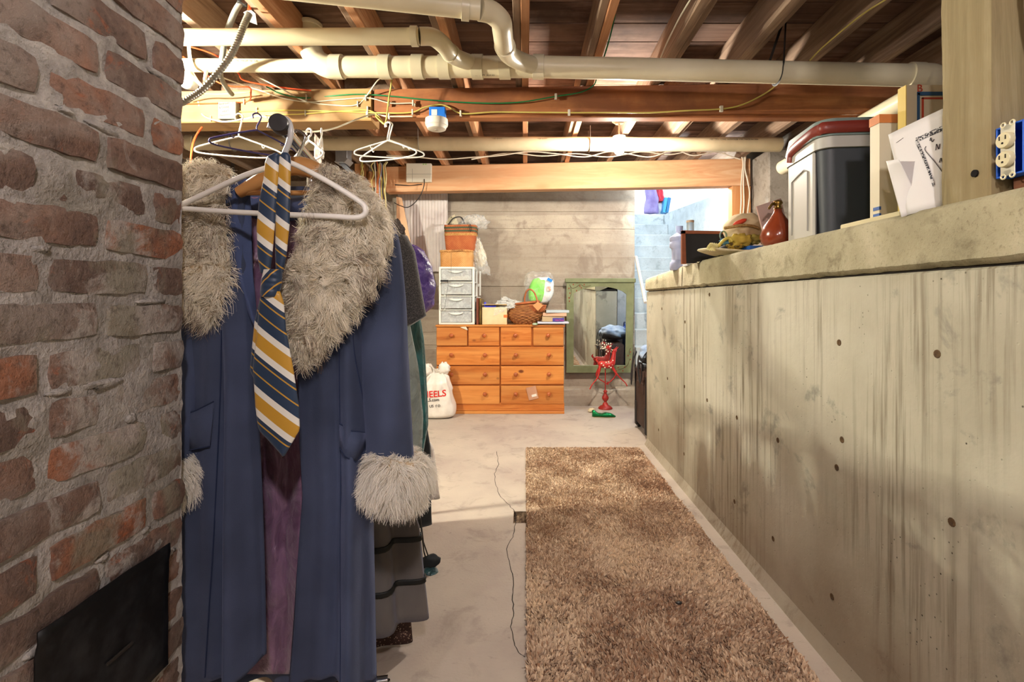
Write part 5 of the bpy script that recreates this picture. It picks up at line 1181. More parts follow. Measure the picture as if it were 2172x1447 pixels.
# ------------------------------------------------------------------ hangers
def hanger(name, lab_, c, ax, mat, w=0.21, drop=0.10, r=0.0045, hook=0.075, wood_=False, group=None):
    """c: top of the hook, ax: unit vector along the shoulders"""
    c = Vector(c); ax = Vector(ax); up = Vector((0,0,1)); t = thing(name, lab_, 'hanger', c - up*(hook+drop), group)
    n = c - up*hook
    pts = [n, n+up*0.018, n+up*(hook-0.035)+ax*0.014, n+up*(hook-0.012)+ax*0.019, n+up*hook, n+up*(hook-0.012)-ax*0.018, n+up*(hook-0.03)-ax*0.017]
    MB().tube(pts, r*0.9, 8, sm=4).build('hook', MATS.get('chrome') if wood_ else mat, t, 60)
    if wood_:
        m = MB()
        m.tube([n-ax*w-up*drop, n-ax*w*0.5-up*drop*0.38, n-ax*0.02, n+ax*0.02, n+ax*w*0.5-up*drop*0.38, n+ax*w-up*drop], [0.012,0.018,0.02,0.02,0.018,0.012], 10, sm=4, flat=1.1); m.build('shoulder', mat, t, 60)
        MB().tube([n-ax*w*0.86-up*drop, n+ax*w*0.86-up*drop], 0.006, 8).build('bar', mat, t, 60)
    else:
        L = n-ax*w-up*drop; R = n+ax*w-up*drop; k = 0.028
        pts = [n, n-ax*w*0.45-up*drop*0.40, L+up*0.012+ax*0.02, L-up*0.004-ax*0.003, L-up*0.022+ax*0.014, n-up*(drop+0.03)-ax*w*0.4, n-up*(drop+0.032)+ax*w*0.4, R-up*0.022-ax*0.014, R-up*0.004+ax*0.003, R+up*0.012-ax*0.02, n+ax*w*0.45-up*drop*0.40]
        MB().tube(pts, r, 8, sm=4, closed=False).build('body', mat, t, 60)
        MB().tube([pts[-1], n], r, 8).build('arm', mat, t, 60)
        for sg in (-1, 1):
            q = n + ax*sg*w*0.55 - up*drop*0.5; MB().tube([q, q-up*0.010, q-up*0.017+ax*0.006, q-up*0.010+ax*0.011], r*0.55, 6, sm=3).build('strap_notch', mat, t, 60)
    return t
M_hw = pmat('hanger_white', '#e4e1d8', rough=0.35); M_hp = pmat('hanger_purple', '#2a2156', rough=0.35); M_hwood = pmat('hanger_wood', '#a8743f', '#c08d57', rough=0.4, scale=14, stretch=(.15,1,1))
# ------------------------------------------------------------------ fur
def fur_mat(name):
    t = NT(name); at = t.new('VertexColor'); at.layer_name = 'Col'
    t.inp('Base Color', at.outputs[0]).inp('Roughness', 0.75).inp('Specular IOR Level', 0.25).inp('Sheen Weight', 0.15)
    tr = t.new('BsdfTranslucent'); t.t.links.new(at.outputs[0], tr.inputs[0]); mx = t.new('MixShader'); mx.inputs[0].default_value = 0.25; t.t.links.new(t.b.outputs[0], mx.inputs[1]); t.t.links.new(tr.outputs[0], mx.inputs[2]); t.t.links.new(mx.outputs[0], t.n['Material Output'].inputs[0]); return t.m
M_fur = fur_mat('shaggy_fur'); M_furbase = pmat('fur_base', '#b39d7d', '#c4b090', rough=1, scale=30)
def fur(name, parent, V, Fc, N, L, w, seed, brown, grav=0.6, curl=0.35, side=Vector((0,0,0)), lab_=None, tone=((0.88,0.78,0.60),(1.0,0.95,0.82))):
    g = np.random.default_rng(seed); V = np.array(V); T = []
    for f in Fc:
        for k in range(1, len(f)-1): T.append((f[0], f[k], f[k+1]))
    T = np.array(T); A, B, C = V[T[:,0]], V[T[:,1]], V[T[:,2]]; cr = np.cross(B-A, C-A); ar = np.linalg.norm(cr, axis=1); nn = cr/np.maximum(ar,1e-12)[:,None]
    ti = g.choice(len(T), N, p=ar/ar.sum()); r1 = np.sqrt(g.random(N)); r2 = g.random(N)
    P = A[ti]*(1-r1)[:,None] + B[ti]*(r1*(1-r2))[:,None] + C[ti]*(r1*r2)[:,None]; n = nn[ti]
    # clumps: strands lean to a shared direction per cell
    cell = 0.016; ck = np.floor(P/cell).astype(int); h = (ck[:,0]*73856093 ^ ck[:,1]*19349663 ^ ck[:,2]*83492791) & 0xffff
    tab = g.normal(size=(65536,3)); cd = tab[h]; tip_c = (ck+0.5)*cell
    d0 = n*1.0 + np.array([side.x, side.y, side.z-grav*0.5]) + cd*0.38 + g.normal(size=(N,3))*0.18; d0 /= np.linalg.norm(d0, axis=1)[:,None]
    ln = L*(0.6+0.7*g.random(N)); S = 5; bk0 = brown(P, g); ln = ln*(1+0.2*bk0)
    ph = (h % 628)/100.0 + g.random(N)*0.8; sd_ = np.cross(d0, np.array([0.3,0.5,0.8])); sd_ /= np.linalg.norm(sd_, axis=1)[:,None]; up2 = np.cross(d0, sd_)
    pts = []
    for k in range(S):
        t = k/(S-1); q = P + d0*(ln*t)[:,None] + np.array([0,0,-1])*(grav*ln*t*t*0.75)[:,None]
        wv = curl*ln*t; q = q + sd_*(wv*np.sin(ph+t*4.2))[:,None]*0.55 + up2*(wv*np.cos(ph+t*4.2))[:,None]*0.45
        pts.append(q)
    wd = np.cross(d0, g.normal(size=(N,3))); wd /= np.maximum(np.linalg.norm(wd, axis=1),1e-9)[:,None]
    vs_ = np.zeros((N, S*2, 3)); cs = np.zeros((N, S*2, 3)); 
    base = np.array(tone[0]); hi = np.array(tone[1]); m = g.random(N)[:,None]*0.6 + ((h % 100)/100.0)[:,None]*0.4
    ccol = base*(1-m)+hi*m; bk = bk0; bc_ = np.array([0.12,0.055,0.025])
    for k in range(S):
        t = k/(S-1); ww = w*(1-0.75*t); vs_[:,2*k] = pts[k]-wd*ww/2; vs_[:,2*k+1] = pts[k]+wd*ww/2
        f = (bk*np.clip((t-0.35)/0.5, 0, 1))[:,None]; cc_ = ccol*(0.92+0.08*t)*(1-f) + bc_*f; cs[:,2*k] = cc_; cs[:,2*k+1] = cc_
    off = (np.arange(N)*S*2)[:,None]; q = np.array([[2*k,2*k+1,2*k+3,2*k+2] for k in range(S-1)])
    Fa = (off[:,:,None]+q[None]).reshape(-1,4)
    o = mkobj(name, vs_.reshape(-1,3), Fa.tolist(), M_fur, parent, 180, 0, colors=cs.reshape(-1,3)); o['kind'] = 'stuff'
    if lab_: o['label'] = lab_
    return o
def pillowpoly(poly, Yf, thick, nu=26, nv=40, back=0.0):
    """closed puffy shape from an outline in the coat plane: rows between left and right boundary"""
    ys = [p[0] for p in poly]; 
    def fn(u, v):
        y = ys[0] + (ys[-1]-ys[0])*v; l = np.interp(y, ys, [p[1] for p in poly]); r = np.interp(y, ys, [p[2] for p in poly])
        a = u*2*math.pi; e = max(0.0, math.sin(math.pi*min(max(v,0.0),1.0)))**0.35 if 0 < v < 1 else 0.0
        cx_ = (l+r)/2; hw_ = (r-l)/2*(0.15+0.85*e); Y = Yf(cx_ + hw_*math.cos(a), y)
        px = cx_ + hw_*math.copysign(abs(math.cos(a))**0.8, math.cos(a)); return Vector(W(px, y, Y)) + Vector((0, -thick*e*math.sin(a)*(1.0 if math.sin(a) > 0 else 0.35), 0))
    m = MB().grid(fn, nu, nv, cu=True); n = len(m.v)
    m.f += [tuple(range(nu))[::-1], tuple(n-nu+i for i in range(nu))]; return m
# ------------------------------------------------------------------ blue coat
def m_wool(name, a, b, sheen=0.5):
    t = NT(name); v = t.coord('object'); n = t.noise(v, 300, 3, 0.7); n2 = t.noise(v, 5, 3)
    c = t.ramp(n2, [(0.35, a), (0.65, b)]); t.inp('Base Color', c).inp('Roughness', 0.9).inp('Sheen Weight', sheen).inp('Specular IOR Level', 0.15); t.inp('Sheen Tint', lin('#9aa4cc')); t.bump(n, 0.35, 0.002); return t.m
M_coat = m_wool('blue_wool', '#394156', '#464f68', 0.3)
M_coatin = m_wool('blue_wool_facing', '#3f4a68', '#4b587c', 0.3)
def m_satin(name, a, b):
    t = NT(name); v = t.coord('object', (1,1,0.55)); n = t.noise(v, 16, 5, 0.6, 1.6); t.inp('Base Color', t.ramp(n, [(0.35, a), (0.65, b)])).inp('Roughness', 0.30).inp('Specular IOR Level', 0.8).inp('Sheen Weight', 0.3); t.bump(n, 0.8, 0.014); return t.m
M_lin = m_satin('plum_satin', '#6a4866', '#93708d')
coat = thing('blue_wool_coat', 'long blue wool coat with cream fur collar and cuffs, nearest on the rack', 'coat', (-0.59, 1.22, 0.25))
rows = [(396,478,532,662,742),(430,428,528,648,790),(470,402,528,640,806),(600,402,533,650,796),(760,404,545,632,786),(900,402,549,634,789),(1050,397,556,643,793),(1200,393,561,632,796),(1350,390,564,622,799),(1447,388,565,614,801)]
ys_ = [r[0] for r in rows]
def ci(k, y): return float(np.interp(y, ys_, [r[k] for r in rows]))
def hem(u): return np.interp(u, [0,0.5,0.84,0.94,1.0], [1446,1452,1452,1430,1386])
def coatf(u, v):
    y = 396 + (hem(u)-396)*v; sw = min(1, max(0, (y-500)/600)); yf = 1.155 + 0.0*v; ysd = 1.225; yb = 1.315 + 0.02*sw
    FR, XR_, FL, XL_ = ci(3,y), ci(4,y), ci(2,y), ci(1,y)
    fold = 0.020*sw*math.sin(u*2*math.pi*5.5+0.6+v*0.8) + 0.006*nz(u*14, v*5, 2) + 0.010*sw*math.sin(u*2*math.pi*11+2)
    if u < 0.3:
        t = u/0.3; px = FR + (XR_-FR)*(1-(1-t)**1.25); Y = yf*(1-t)+ysd*t - 0.060*math.sin(t*math.pi*0.85)*(0.5+0.5*sw); n = (0.35*t, -1, 0)
        if t < 0.12: Y += 0.02*(0.12-t)/0.12
    elif u < 0.7:
        t = (u-0.3)/0.4; px = XR_ + (XL_-XR_)*t; Y = ysd + (yb-ysd)*math.sin(t*math.pi)**0.7; n = (0, 1, 0)
    else:
        t = (u-0.7)/0.3; px = XL_ + (FL-XL_)*(t**1.25); Y = ysd*(1-t)+yf*t - 0.060*math.sin((1-t)*math.pi*0.85)*(0.5+0.5*sw); n = (-0.35*(1-t), -1, 0)
        if t > 0.88: Y += 0.02*(t-0.88)/0.12
    edge = 0.0 if min(u, 1-u) < 0.01 else 1
    return Vector(W(px, y, Y)) + Vector(n)*fold*edge
MB().grid(coatf, 150, 90).build('body', M_coat, coat, 180, 0.004)
# plum lining seen between the open fronts
def linf(u, v):
    y = 418 + (1430-418)*v; px = 495 + (690-495)*u; Y = 1.262 + 0.025*math.sin(u*math.pi)*min(1, v*3) + 0.008*math.sin(u*22+2*v) + 0.006*nz(u*7, v*26, 3) + 0.004*nz(u*18, v*50, 8) - 0.05*(max(0, abs(u-0.5)-0.3))
    return W(px, y, Y)
MB().grid(linf, 70, 120).build('lining', M_lin, coat, 180, 0.002, label='plum satin lining')
# rolled back facings and collar stand
def fac(pts, nm, w0=0.012):
    m = MB(); L_ = [(a,b,c) for a,b,c in pts]; ysf = [p[0] for p in L_]
    def fn(u, v):
        y = ysf[0]+(ysf[-1]-ysf[0])*v; l = np.interp(y, ysf, [p[1] for p in L_]); r = np.interp(y, ysf, [p[2] for p in L_]); return Vector(W(l+(r-l)*u, y, 1.15 + 0.035*abs(u-0.35) + 0.004*nz(u*3, v*9)))
    m.grid(fn, 14, 40).build(nm, M_coatin, coat, 180, 0.004)
fac([(374,482,520),(400,478,530),(470,478,533),(560,490,535),(600,500,538),(650,522,542),(690,538,546)], 'facing')
def backneck(u, v):
    px = 470 + 210*u; yb = 398 + 18*math.sin(u*math.pi)*1.0 + 55*v; return Vector(W(px, yb, 1.24 + 0.03*math.sin(u*math.pi) - 0.02*math.sin(v*math.pi)))
MB().grid(backneck, 24, 10).build('collar_stand', M_coatin, coat, 180, 0.006)
# sleeves
def sleeve(sg, nm):
    def mx(px): return px if sg > 0 else 1196-px+6
    path = [(778,440,1.25),(800,520,1.235),(812,640,1.215),(818,760,1.20),(822,880,1.185),(826,985,1.175)]; pp = catmull([Vector((mx(a),b,c)) for a,b,c in path], 10); n = len(pp)
    def fn(u, v):
        k = v*(n-1); i = min(int(k), n-2); q = pp[i].lerp(pp[i+1], k-i); a = u*2*math.pi
        hw_ = np.interp(v, [0,0.15,0.4,0.7,1], [34,44,50,50,48]); d = np.interp(v, [0,0.2,1], [0.03,0.055,0.05])
        f = 1 + 0.07*math.sin(a*3+v*6+sg) + 0.06*nz(a*1.3, v*5, sg)
        return Vector(W(q.x + hw_*f*math.cos(a), q.y - 6*math.cos(a)*sg, q.z)) + Vector((0, d*f*math.sin(a), 0))
    m = MB().grid(fn, 36, 50, cu=True); m.f += [tuple(range(36))[::-1], tuple(50*36+k for k in range(36))]; s_ = m.build('sleeve', M_coat, coat, 180); return s_
sleeve(1, 'r'); sleeve(-1, 'l')
def brown_col(P, g):
    ck = np.floor((P + 0.0025*g.normal(size=P.shape))/0.011).astype(int); h = (ck[:,0]*92837111 ^ ck[:,1]*689287499 ^ ck[:,2]*283923481) & 0xffff
    f = np.array([mnoise.noise(Vector(p)*11) for p in P]); pr = np.clip(0.14 + f*0.75, 0.02, 0.42)
    return (g.random(65536)[h] < pr)*0.95*(g.random(len(P)) < 0.85)
def brown_none(P, g): return 0.25*(g.random(len(P)) < 0.06)
# collar, right lapel and left lapel
colR = [(356,672,705),(372,655,768),(400,652,800),(440,648,822),(480,645,828),(520,640,822),(560,622,806),(600,612,786),(640,608,760),(680,612,730),(720,618,696),(750,626,664),(770,634,648)]
colL = [(342,396,478),(356,372,508),(376,352,516),(420,345,486),(470,345,482),(520,348,484),(570,352,492),(610,360,496),(640,372,494),(662,392,486),(684,420,452)]
def Ycol(px, y): return (1.105 if px > 570 else 1.14) + 0.05*((px-610)/220)**2*(1 if y < 560 else 0.5)
for nm, pl, N, sd in (('collar', colR, 30000, 3), ('collar', colL, 20000, 9)):
    m = pillowpoly(pl, Ycol, 0.03); cb_ = m.build(nm, M_furbase, coat, 180, label='cream shaggy fur collar flecked with brown')
    fur('fur', cb_, m.v, m.f[:-2], N, 0.024, 0.0018, sd, brown_col, grav=0.7, curl=0.85)
def cuff(sg):
    def mx(px): return px if sg > 0 else 1196-px+6
    ctr = Vector(W(mx(840), 1005, 1.17)); ax = Vector((0.30*sg, 0, 1)).normalized(); sx_ = Vector((1,0,-0.30*sg)).normalized(); m = MB()
    def fn(u, v):
        a = u*2*math.pi; b_ = v*2*math.pi; return ctr + sx_*(math.cos(a)*(0.046+0.024*math.cos(b_))) + Vector((0,1,0))*(math.sin(a)*(0.046+0.024*math.cos(b_))) + ax*(0.050*math.sin(b_))
    m.grid(fn, 30, 14, cu=True, cv=True); m.f = [f[::1] for f in m.f]
    c_ = m.build('cuff', M_furbase, coat, 180, label='cream shaggy fur cuff'); fur('fur', c_, m.v, m.f, 16000, 0.026, 0.0016, 21+sg, brown_none, grav=0.8, curl=0.4, tone=((0.90,0.83,0.70),(1.0,0.97,0.90)))
cuff(1); cuff(-1)
# pockets, seams, button
def onfront(px, y, d=0.0):   # a point on the right or left front panel
    FR, XR_, FL, XL_ = ci(3,y), ci(4,y), ci(2,y), ci(1,y)
    t = (px-FR)/(XR_-FR) if px > 600 else (px-XL_)/(FL-XL_)
    u = 0.3*(1-(1-min(max(t,0),1))**0.8) if px > 600 else 0.7+0.3*min(max(t,0),1)**0.8
    v = (y-396)/(hem(u)-396); return coatf(u, v) + Vector((0,-d,0))
pk = [(722,898),(752,910),(780,916),(778,945),(758,975),(738,962),(722,950)]
def pkt(poly, nm):
    n = len(poly); cx_ = sum(p[0] for p in poly)/n; cy_ = sum(p[1] for p in poly)/n
    m = MB(); vv = [onfront(cx_, cy_, 0.012)] + [onfront(*p, 0.008) for p in poly]; m.add(vv, [(0, i+1, (i+1) % n+1) for i in range(n)]).build(nm, M_coat, coat, 180, 0.004)
    MB().tube([onfront(*p, 0.010) for p in poly] , 0.0018, 5).build('pocket_seam', m_navy, coat, 60)
m_navy = pmat('navy_seam', '#1d2947', rough=0.9)
pkt(pk, 'pocket'); pkt([(452,852),(425,868),(412,874),(412,900),(414,950),(446,946)], 'pocket')
for sm in ([(720,700),(720,800),(721,900),(721,1000),(720,1150),(722,1300),(724,1440)], [(470,700),(458,850),(452,1000),(446,1150),(438,1300),(430,1440)], [(748,660),(752,740),(768,830),(776,880)]):
    MB().tube([onfront(*p, 0.0035) for p in sm], 0.0016, 5, sm=4).build('seam', m_navy, coat, 60)
bt_ = onfront(665,762,0.006); MB().lathe([(0.010,0),(0.011,0.003),(0.008,0.006),(0,0.0065)], bt_, 16, (0,-1,0)).build('button', pmat('blue_button', '#3c4a70', '#7a86a8', rough=0.25, scale=60), coat, 50)
wh = hanger('wooden_hanger', 'wooden hanger inside the blue coat', rod(0.10)+Vector((0.012,0.0,0.018)), (1,0,0), M_hwood, 0.135, 0.06, 0.004, 0.085, True)
# ------------------------------------------------------------------ tie on a white hanger
def m_tie(nm='striped_silk', sl=0.78):
    t = NT(nm); tc = t.new('TexCoord'); sp = t.new('SeparateXYZ'); t.t.links.new(tc.outputs['Object'], sp.inputs[0])
    d = t.math('ADD', sp.outputs[2], t.math('MULTIPLY', sp.outputs[0], sl)); f = t.math('FRACT', t.math('DIVIDE', d, 0.132))
    nv, go, wh_ = '#1c3450', '#c0912c', '#e4e1d6'
    c = t.ramp(f, [(0.0, nv), (0.07, go), (0.095, nv), (0.30, go), (0.325, nv), (0.40, wh_), (0.52, go), (0.76, wh_), (0.88, nv)], 'CONSTANT')
    n = t.noise(t.coord('object', (1,1,1)), 500, 2); t.inp('Base Color', c).inp('Roughness', 0.45).inp('Sheen Weight', 0.25); t.bump(n, 0.15, 0.001); return t.m
M_tie = m_tie(); TYY = 1.06
tie = thing('necktie', 'navy gold and white striped necktie looped over a white hanger', 'tie', W(590,640,TYY-.03))
def tband(rows_, nm, Y0, th=0.006, bulge=0.006):
    ysr = [r[0] for r in rows_]
    def fn(u, v):
        y = ysr[0]+(ysr[-1]-ysr[0])*v; l = np.interp(y, ysr, [r[1] for r in rows_]); r = np.interp(y, ysr, [r[2] for r in rows_]); a = u*2*math.pi
        return Vector(W((l+r)/2+(r-l)/2*math.cos(a), y, Y0(y) if callable(Y0) else Y0)) + Vector((0, -th*math.sin(a)*(1+0.3*nz(u*3,v*6)), 0))
    m = MB().grid(fn, 20, 40, cu=True); n = len(m.v); m.f += [tuple(range(20))[::-1], tuple(n-20+i for i in range(20))]
    return m.build(nm, M_tie, tie, 180)
tband([(326,580,596),(332,567,592),(345,562,592),(380,559,590),(430,549,586),(480,544,583),(540,546,578),(580,553,572)], 'loop_strap', 1.060)
tband([(325,598,612),(330,592,616),(345,589,617),(420,586,616),(480,584,614),(540,584,608),(580,586,600)], 'loop_strap', 1.066)
tband([(572,560,598),(590,556,598),(605,554,597),(622,552,592),(630,556,590)], 'knot', 1.052, 0.014).data.materials[0] = m_tie('striped_silk_knot', -0.9)
tband([(618,556,594),(640,550,602),(700,545,607),(780,536,622),(860,541,634),(900,546,636),(912,548,636),(967,600,604)], 'front_blade', 1.050)
tband([(630,552,582),(680,540,580),(740,534,578),(785,530,572),(806,540,556)], 'back_blade', 1.066)
hk = Vector(rod(0.012)) + Vector((0.006,0,0.018))
th = thing('white_tie_hanger', 'white plastic hanger holding the striped tie, nearest the viewer', 'hanger', W(600,450,1.05))
hpts = [W(610,343,1.058), W(520,372,1.06), W(388,433,1.07), W(352,446,1.07), W(344,456,1.07), W(356,462,1.07), W(420,452,1.07), W(560,456,1.072), W(700,460,1.068), W(755,462,1.065), W(773,456,1.065), W(775,443,1.065), W(762,428,1.065), W(700,390,1.06), W(640,357,1.058), W(610,343,1.058)]
hpts = [W(610,343,1.072), W(520,372,1.078), W(420,418,1.10), W(362,444,1.112), W(350,440,1.114), W(350,447,1.114), W(390,443,1.11), W(480,449,1.09), W(600,455,1.076), W(700,459,1.066), W(752,462,1.06), W(772,456,1.06), W(775,443,1.06), W(762,427,1.06), W(700,388,1.062), W(640,356,1.07), W(610,343,1.072)]
MB().tube(hpts, 0.0060, 10, sm=4).build('body', M_hw, th, 60)
MB().tube([W(608,345,1.072), W(603,330,1.07), W(612,305,1.066), W(617,280,1.062), W(612,258,1.066), W(596,249,1.075), W(578,256,1.078), W(571,272,1.078)], 0.0062, 10, sm=5, flat=0.7).build('hook', pmat('hook_grey', '#c4c4c2', rough=0.3), th, 60)
# ------------------------------------------------------------------ the other clothes behind
def garment(name, lab_, s_, prof, mat, cat, folds=7, amp=0.012, sd=1, nm='body', extra=None, ctr=0.0, parent=None, nu=90, nv=50, ph=0.0, fpow=1.0):
    """prof rows: z, half width left, half width right, depth"""
    c = rod(s_) + RS*ctr; t = thing(name, lab_, cat, (c.x, c.y, min(p[0] for p in prof))) if parent is None else parent
    P = sorted(prof, reverse=True); zs_ = [-p[0] for p in P]
    def fn(u, v):
        z = P[0][0] + (P[-1][0]-P[0][0])*v; g = lambda k: float(np.interp(-z, zs_, [p[k] for p in P])); a = u*2*math.pi
        l, r, d = g(1), g(2), g(3); f = 1 + 0; k = math.cos(a); x = (r if k > 0 else l)*math.copysign(abs(k)**0.85, k)
        w = amp*min(1, v*2.2)**fpow*(math.sin(a*folds+sd+ph*v) + 0.6*math.sin(a*folds*1.7+sd*2)); w += 0.006*nz(a*1.5, v*6, sd)
        return Vector((c.x, c.y, z)) + RS*(x + w*k) + RD*(math.sin(a)*d + w*math.sin(a))
    m = MB().grid(fn, nu, nv, cu=True); n = len(m.v); m.f += [tuple(range(nu))[::-1], tuple(n-nu+i for i in range(nu))]
    m.build(nm, mat, t, 180); return t
RZt = R0.z
M_grey = m_wool('grey_velvet', '#605c5a', '#736e6a', 0.35); M_blkr = pmat('black_ribbon', '#141615', rough=0.6)
dress = garment('grey_dress', 'grey velvet dress with black ribbon bands behind the blue coat', 0.45, [(1.44,.05,.05,.03),(1.40,.17,.16,.03),(1.25,.2,.17,.04),(0.85,.18,.17,.045),(0.60,.22,.225,.055),(0.45,.26,.275,.06),(0.28,.28,.292,.065),(0.165,.28,.304,.07)], M_grey, 'dress', 6, 0.020, 2.0, 'skirt')
def ring(t, s_, prof, z, mat, nm, th, folds, amp, sd, ctr=0.0, lift=0.003):
    P = sorted(prof, reverse=True); zs_ = [-p[0] for p in P]; c = rod(s_) + RS*ctr
    def fn(u, v):
        zz_ = z + th*(v-0.5); g = lambda k: float(np.interp(-zz_, zs_, [p[k] for p in P])); a = u*2*math.pi; vv_ = (P[0][0]-zz_)/(P[0][0]-P[-1][0])
        l, r, d = g(1)+lift, g(2)+lift, g(3)+lift; k = math.cos(a); x = (r if k > 0 else l)*math.copysign(abs(k)**0.85, k)
        w = amp*min(1, vv_*2.2)*(math.sin(a*folds+sd)+0.6*math.sin(a*folds*1.7+sd*2)) + 0.006*nz(a*1.5, vv_*6, sd)
        return Vector((c.x, c.y, zz_)) + RS*(x + w*k) + RD*(math.sin(a)*d + w*math.sin(a))
    MB().grid(fn, 90, 3, cu=True).build(nm, mat, t, 180, 0.004)
pd = [(1.44,.05,.05,.03),(1.40,.17,.16,.03),(1.25,.2,.17,.04),(0.85,.18,.17,.045),(0.60,.22,.225,.055),(0.45,.26,.275,.06),(0.28,.28,.292,.065),(0.165,.28,.304,.07)]
for z in (0.418, 0.288): ring(dress, 0.45, pd, z, M_blkr, 'ribbon_band', 0.016, 6, 0.020, 2.0)
t = NT('speckled_brown'); vo = t.voro(t.coord('object'), 150); c = t.mix(t.ramp(vo.outputs['Distance'], [(0.18, 1.0), (0.3, 0.0)]), '#3a211b', '#b9a08a'); t.inp('Base Color', c).inp('Roughness', 0.7); M_spk = t.m
garment('speckled_dress', 'brown dress with pale specks, hem showing under the grey dress', 0.56, [(1.42,.16,.15,.02),(0.6,.2,.2,.03),(0.30,.24,.24,.04),(0.03,.26,.262,.045)], M_spk, 'dress', 5, 0.014, 4.2)
garment('silk_robe', 'pale grey-green silk robe between the coat and the tweed jacket', 0.63, [(1.43,.05,.05,.02),(1.385,.18,.18,.03),(1.25,.2,.215,.035),(0.95,.2,.262,.055),(0.75,.2,.285,.06),(0.20,.2,.25,.06)], m_satin('sage_silk', '#7f8a84', '#97a29a'), 'robe', 9, 0.008, 1.2)
t = NT('charcoal_tweed'); v = t.coord('object'); n = t.noise(v, 240, 2, 0.8); t.inp('Base Color', t.ramp(n, [(0.35, '#2c2b2b'), (0.5, '#434140'), (0.68, '#6c6863')])).inp('Roughness', 0.95).inp('Sheen Weight', 0.3); t.bump(n, 0.3, .002); M_twd = t.m
tj = garment('tweed_jacket', 'charcoal tweed jacket with its sleeve sticking out to the right', 0.72, [(1.455,.05,.06,.03),(1.41,.18,.19,.045),(1.30,.21,.22,.07),(1.0,.2,.2,.07),(0.50,.22,.22,.07)], M_twd, 'jacket', 6, 0.006, 3)
def jsl(u, v):
    a = u*2*math.pi; p = Vector(W(846,500,1.80)).lerp(Vector(W(869,690,1.74)), v); hw_ = np.interp(v, [0,.2,1], [0.03,0.05,0.058]); return p + Vector((hw_*math.cos(a), 0.045*math.sin(a), -0.035*math.cos(a)*-1.0*v)) 
m = MB().grid(jsl, 26, 24, cu=True); m.f += [tuple(range(26))[::-1], tuple(24*26+i for i in range(26))]; m.build('sleeve', M_twd, tj, 180)
garment('teal_gown', 'long dark teal satin gown behind the tweed jacket', 0.98, [(1.46,.06,.14,.03),(1.42,.17,.20,.04),(1.30,.2,.25,.06),(1.0,.2,.285,.07),(0.62,.2,.305,.075),(0.30,.2,.25,.07)], m_satin('teal_satin', '#0b4a4c', '#137072'), 'gown', 9, 0.010, 5)
pbm = NT('purple_film'); v = pbm.coord('object'); n = pbm.noise(v, 18, 5, 0.65, 1.4); pbm.inp('Base Color', pbm.ramp(n, [(0.35, '#4a2f86'), (0.55, '#6a4fa8'), (0.72, '#a48bd0')])).inp('Roughness', 0.25).inp('Specular IOR Level', 0.7); pbm.bump(n, 0.8, 0.015)
pbag = thing('purple_garment_bag', 'shiny purple garment bag bulging out at the far end of the rack', 'garment bag', W(880,690,2.25))
def pbf(u, v):
    a = u*2*math.pi; ctr = Vector(W(868, 520 + 150*v, 2.28)); hw_ = np.interp(v, [0,.08,.3,.6,.85,1.0], [.03,.065,.10,.112,.10,.05]); d = 0.1*hw_/0.11; f = 1+0.12*nz(a*1.2, v*4, 7)+0.07*nz(a*4, v*9, 3)
    return ctr + Vector((hw_*f*math.cos(a) + 0.012*v, d*f*math.sin(a), 0))
m = MB().grid(pbf, 50, 36, cu=True); m.f += [tuple(range(50))[::-1], tuple(36*50+i for i in range(50))]; m.build('bag', pbm.m, pbag, 180)
hgp = rod(1.24); MB().tube([Vector(W(862,524,2.28)), Vector(W(846,505,2.28)), hgp+Vector((0,0,-.05)), hgp+Vector((0,0,0.016)), hgp+Vector((-.02,0,0.0))], 0.0025, 6, sm=4).build('hook', M_steel, pbag, 60)
bagblob('fur_pompom', pmat('dark_fur', '#4e4640', '#7a716a', rough=1, scale=60, bump=0.8, bscale=90, bdist=.01), W(838,490,1.9), (0.035,0.03,0.04), 8, 0.3, 'grey fur pompom sticking out beside the fur collar', 'pompom')
garment('black_trousers', 'black trousers hanging behind the grey dress', 1.10, [(1.40,.16,.16,.06),(0.9,.18,.24,.08),(0.5,.18,.31,.08),(0.16,.18,.315,.07)], pmat('black_cloth', '#17191a', '#222425', rough=0.9, scale=60, sheen=0.2), 'trousers', 4, 0.008, 1)
lc = garment('lace_dress', 'white lace dress hem with a red striped cuff at the far end of the rack', 1.26, [(1.40,.17,.2,.08),(0.9,.17,.2,.08),(0.55,.17,.26,.07),(0.46,.2,.33,.06),(0.21,.2,.36,.05)], pmat('lace_white', '#d9d0c6', '#ece6dd', rough=0.8, scale=120), 'dress', 9, 0.010, 2)
for k, py in enumerate((1012, 1021, 1030)): MB().obox(W(908,py,2.2), (0.014,0.02,0.007), RY(20)).build('red_stripe', pmat('stripe_red', '#c23a3a', rough=0.7), lc, 0)
def sock(lab_, px, py, Y, mat, rx, rz_, tilt):
    m = MB(); m.ball((0,0,0), (rx, 0.03, rz_), 18, 12, lambda d: 1+0.2*nz(d.x*2+px, d.y*2, d.z*2)); m.warp(lambda q: RY(tilt) @ q + Vector(W(px,py,Y))); return m.build('toy_slipper', mat, None, 180, label=lab_, cat='slipper')
sock('black cloth slipper dangling below the black trousers', 912, 1191, 2.12, pmat('black_knit', '#202326', rough=0.9), 0.045, 0.026, -12); sock('dark teal satin slipper below the black one', 913, 1217, 2.10, m_satin('teal_dark', '#123c42', '#1f5a60'), 0.038, 0.028, 8)
MB().tube([W(912,1191,2.12), W(898,1150,2.12), W(880,1000,2.14)], 0.003, 6).build('cord', M_blkp, bpy.data.objects['toy_slipper'], 60); MB().tube([W(913,1217,2.10), W(899,1170,2.11), W(880,1000,2.13)], 0.003, 6).build('cord', M_blkp, bpy.data.objects['toy_slipper.001'], 60)
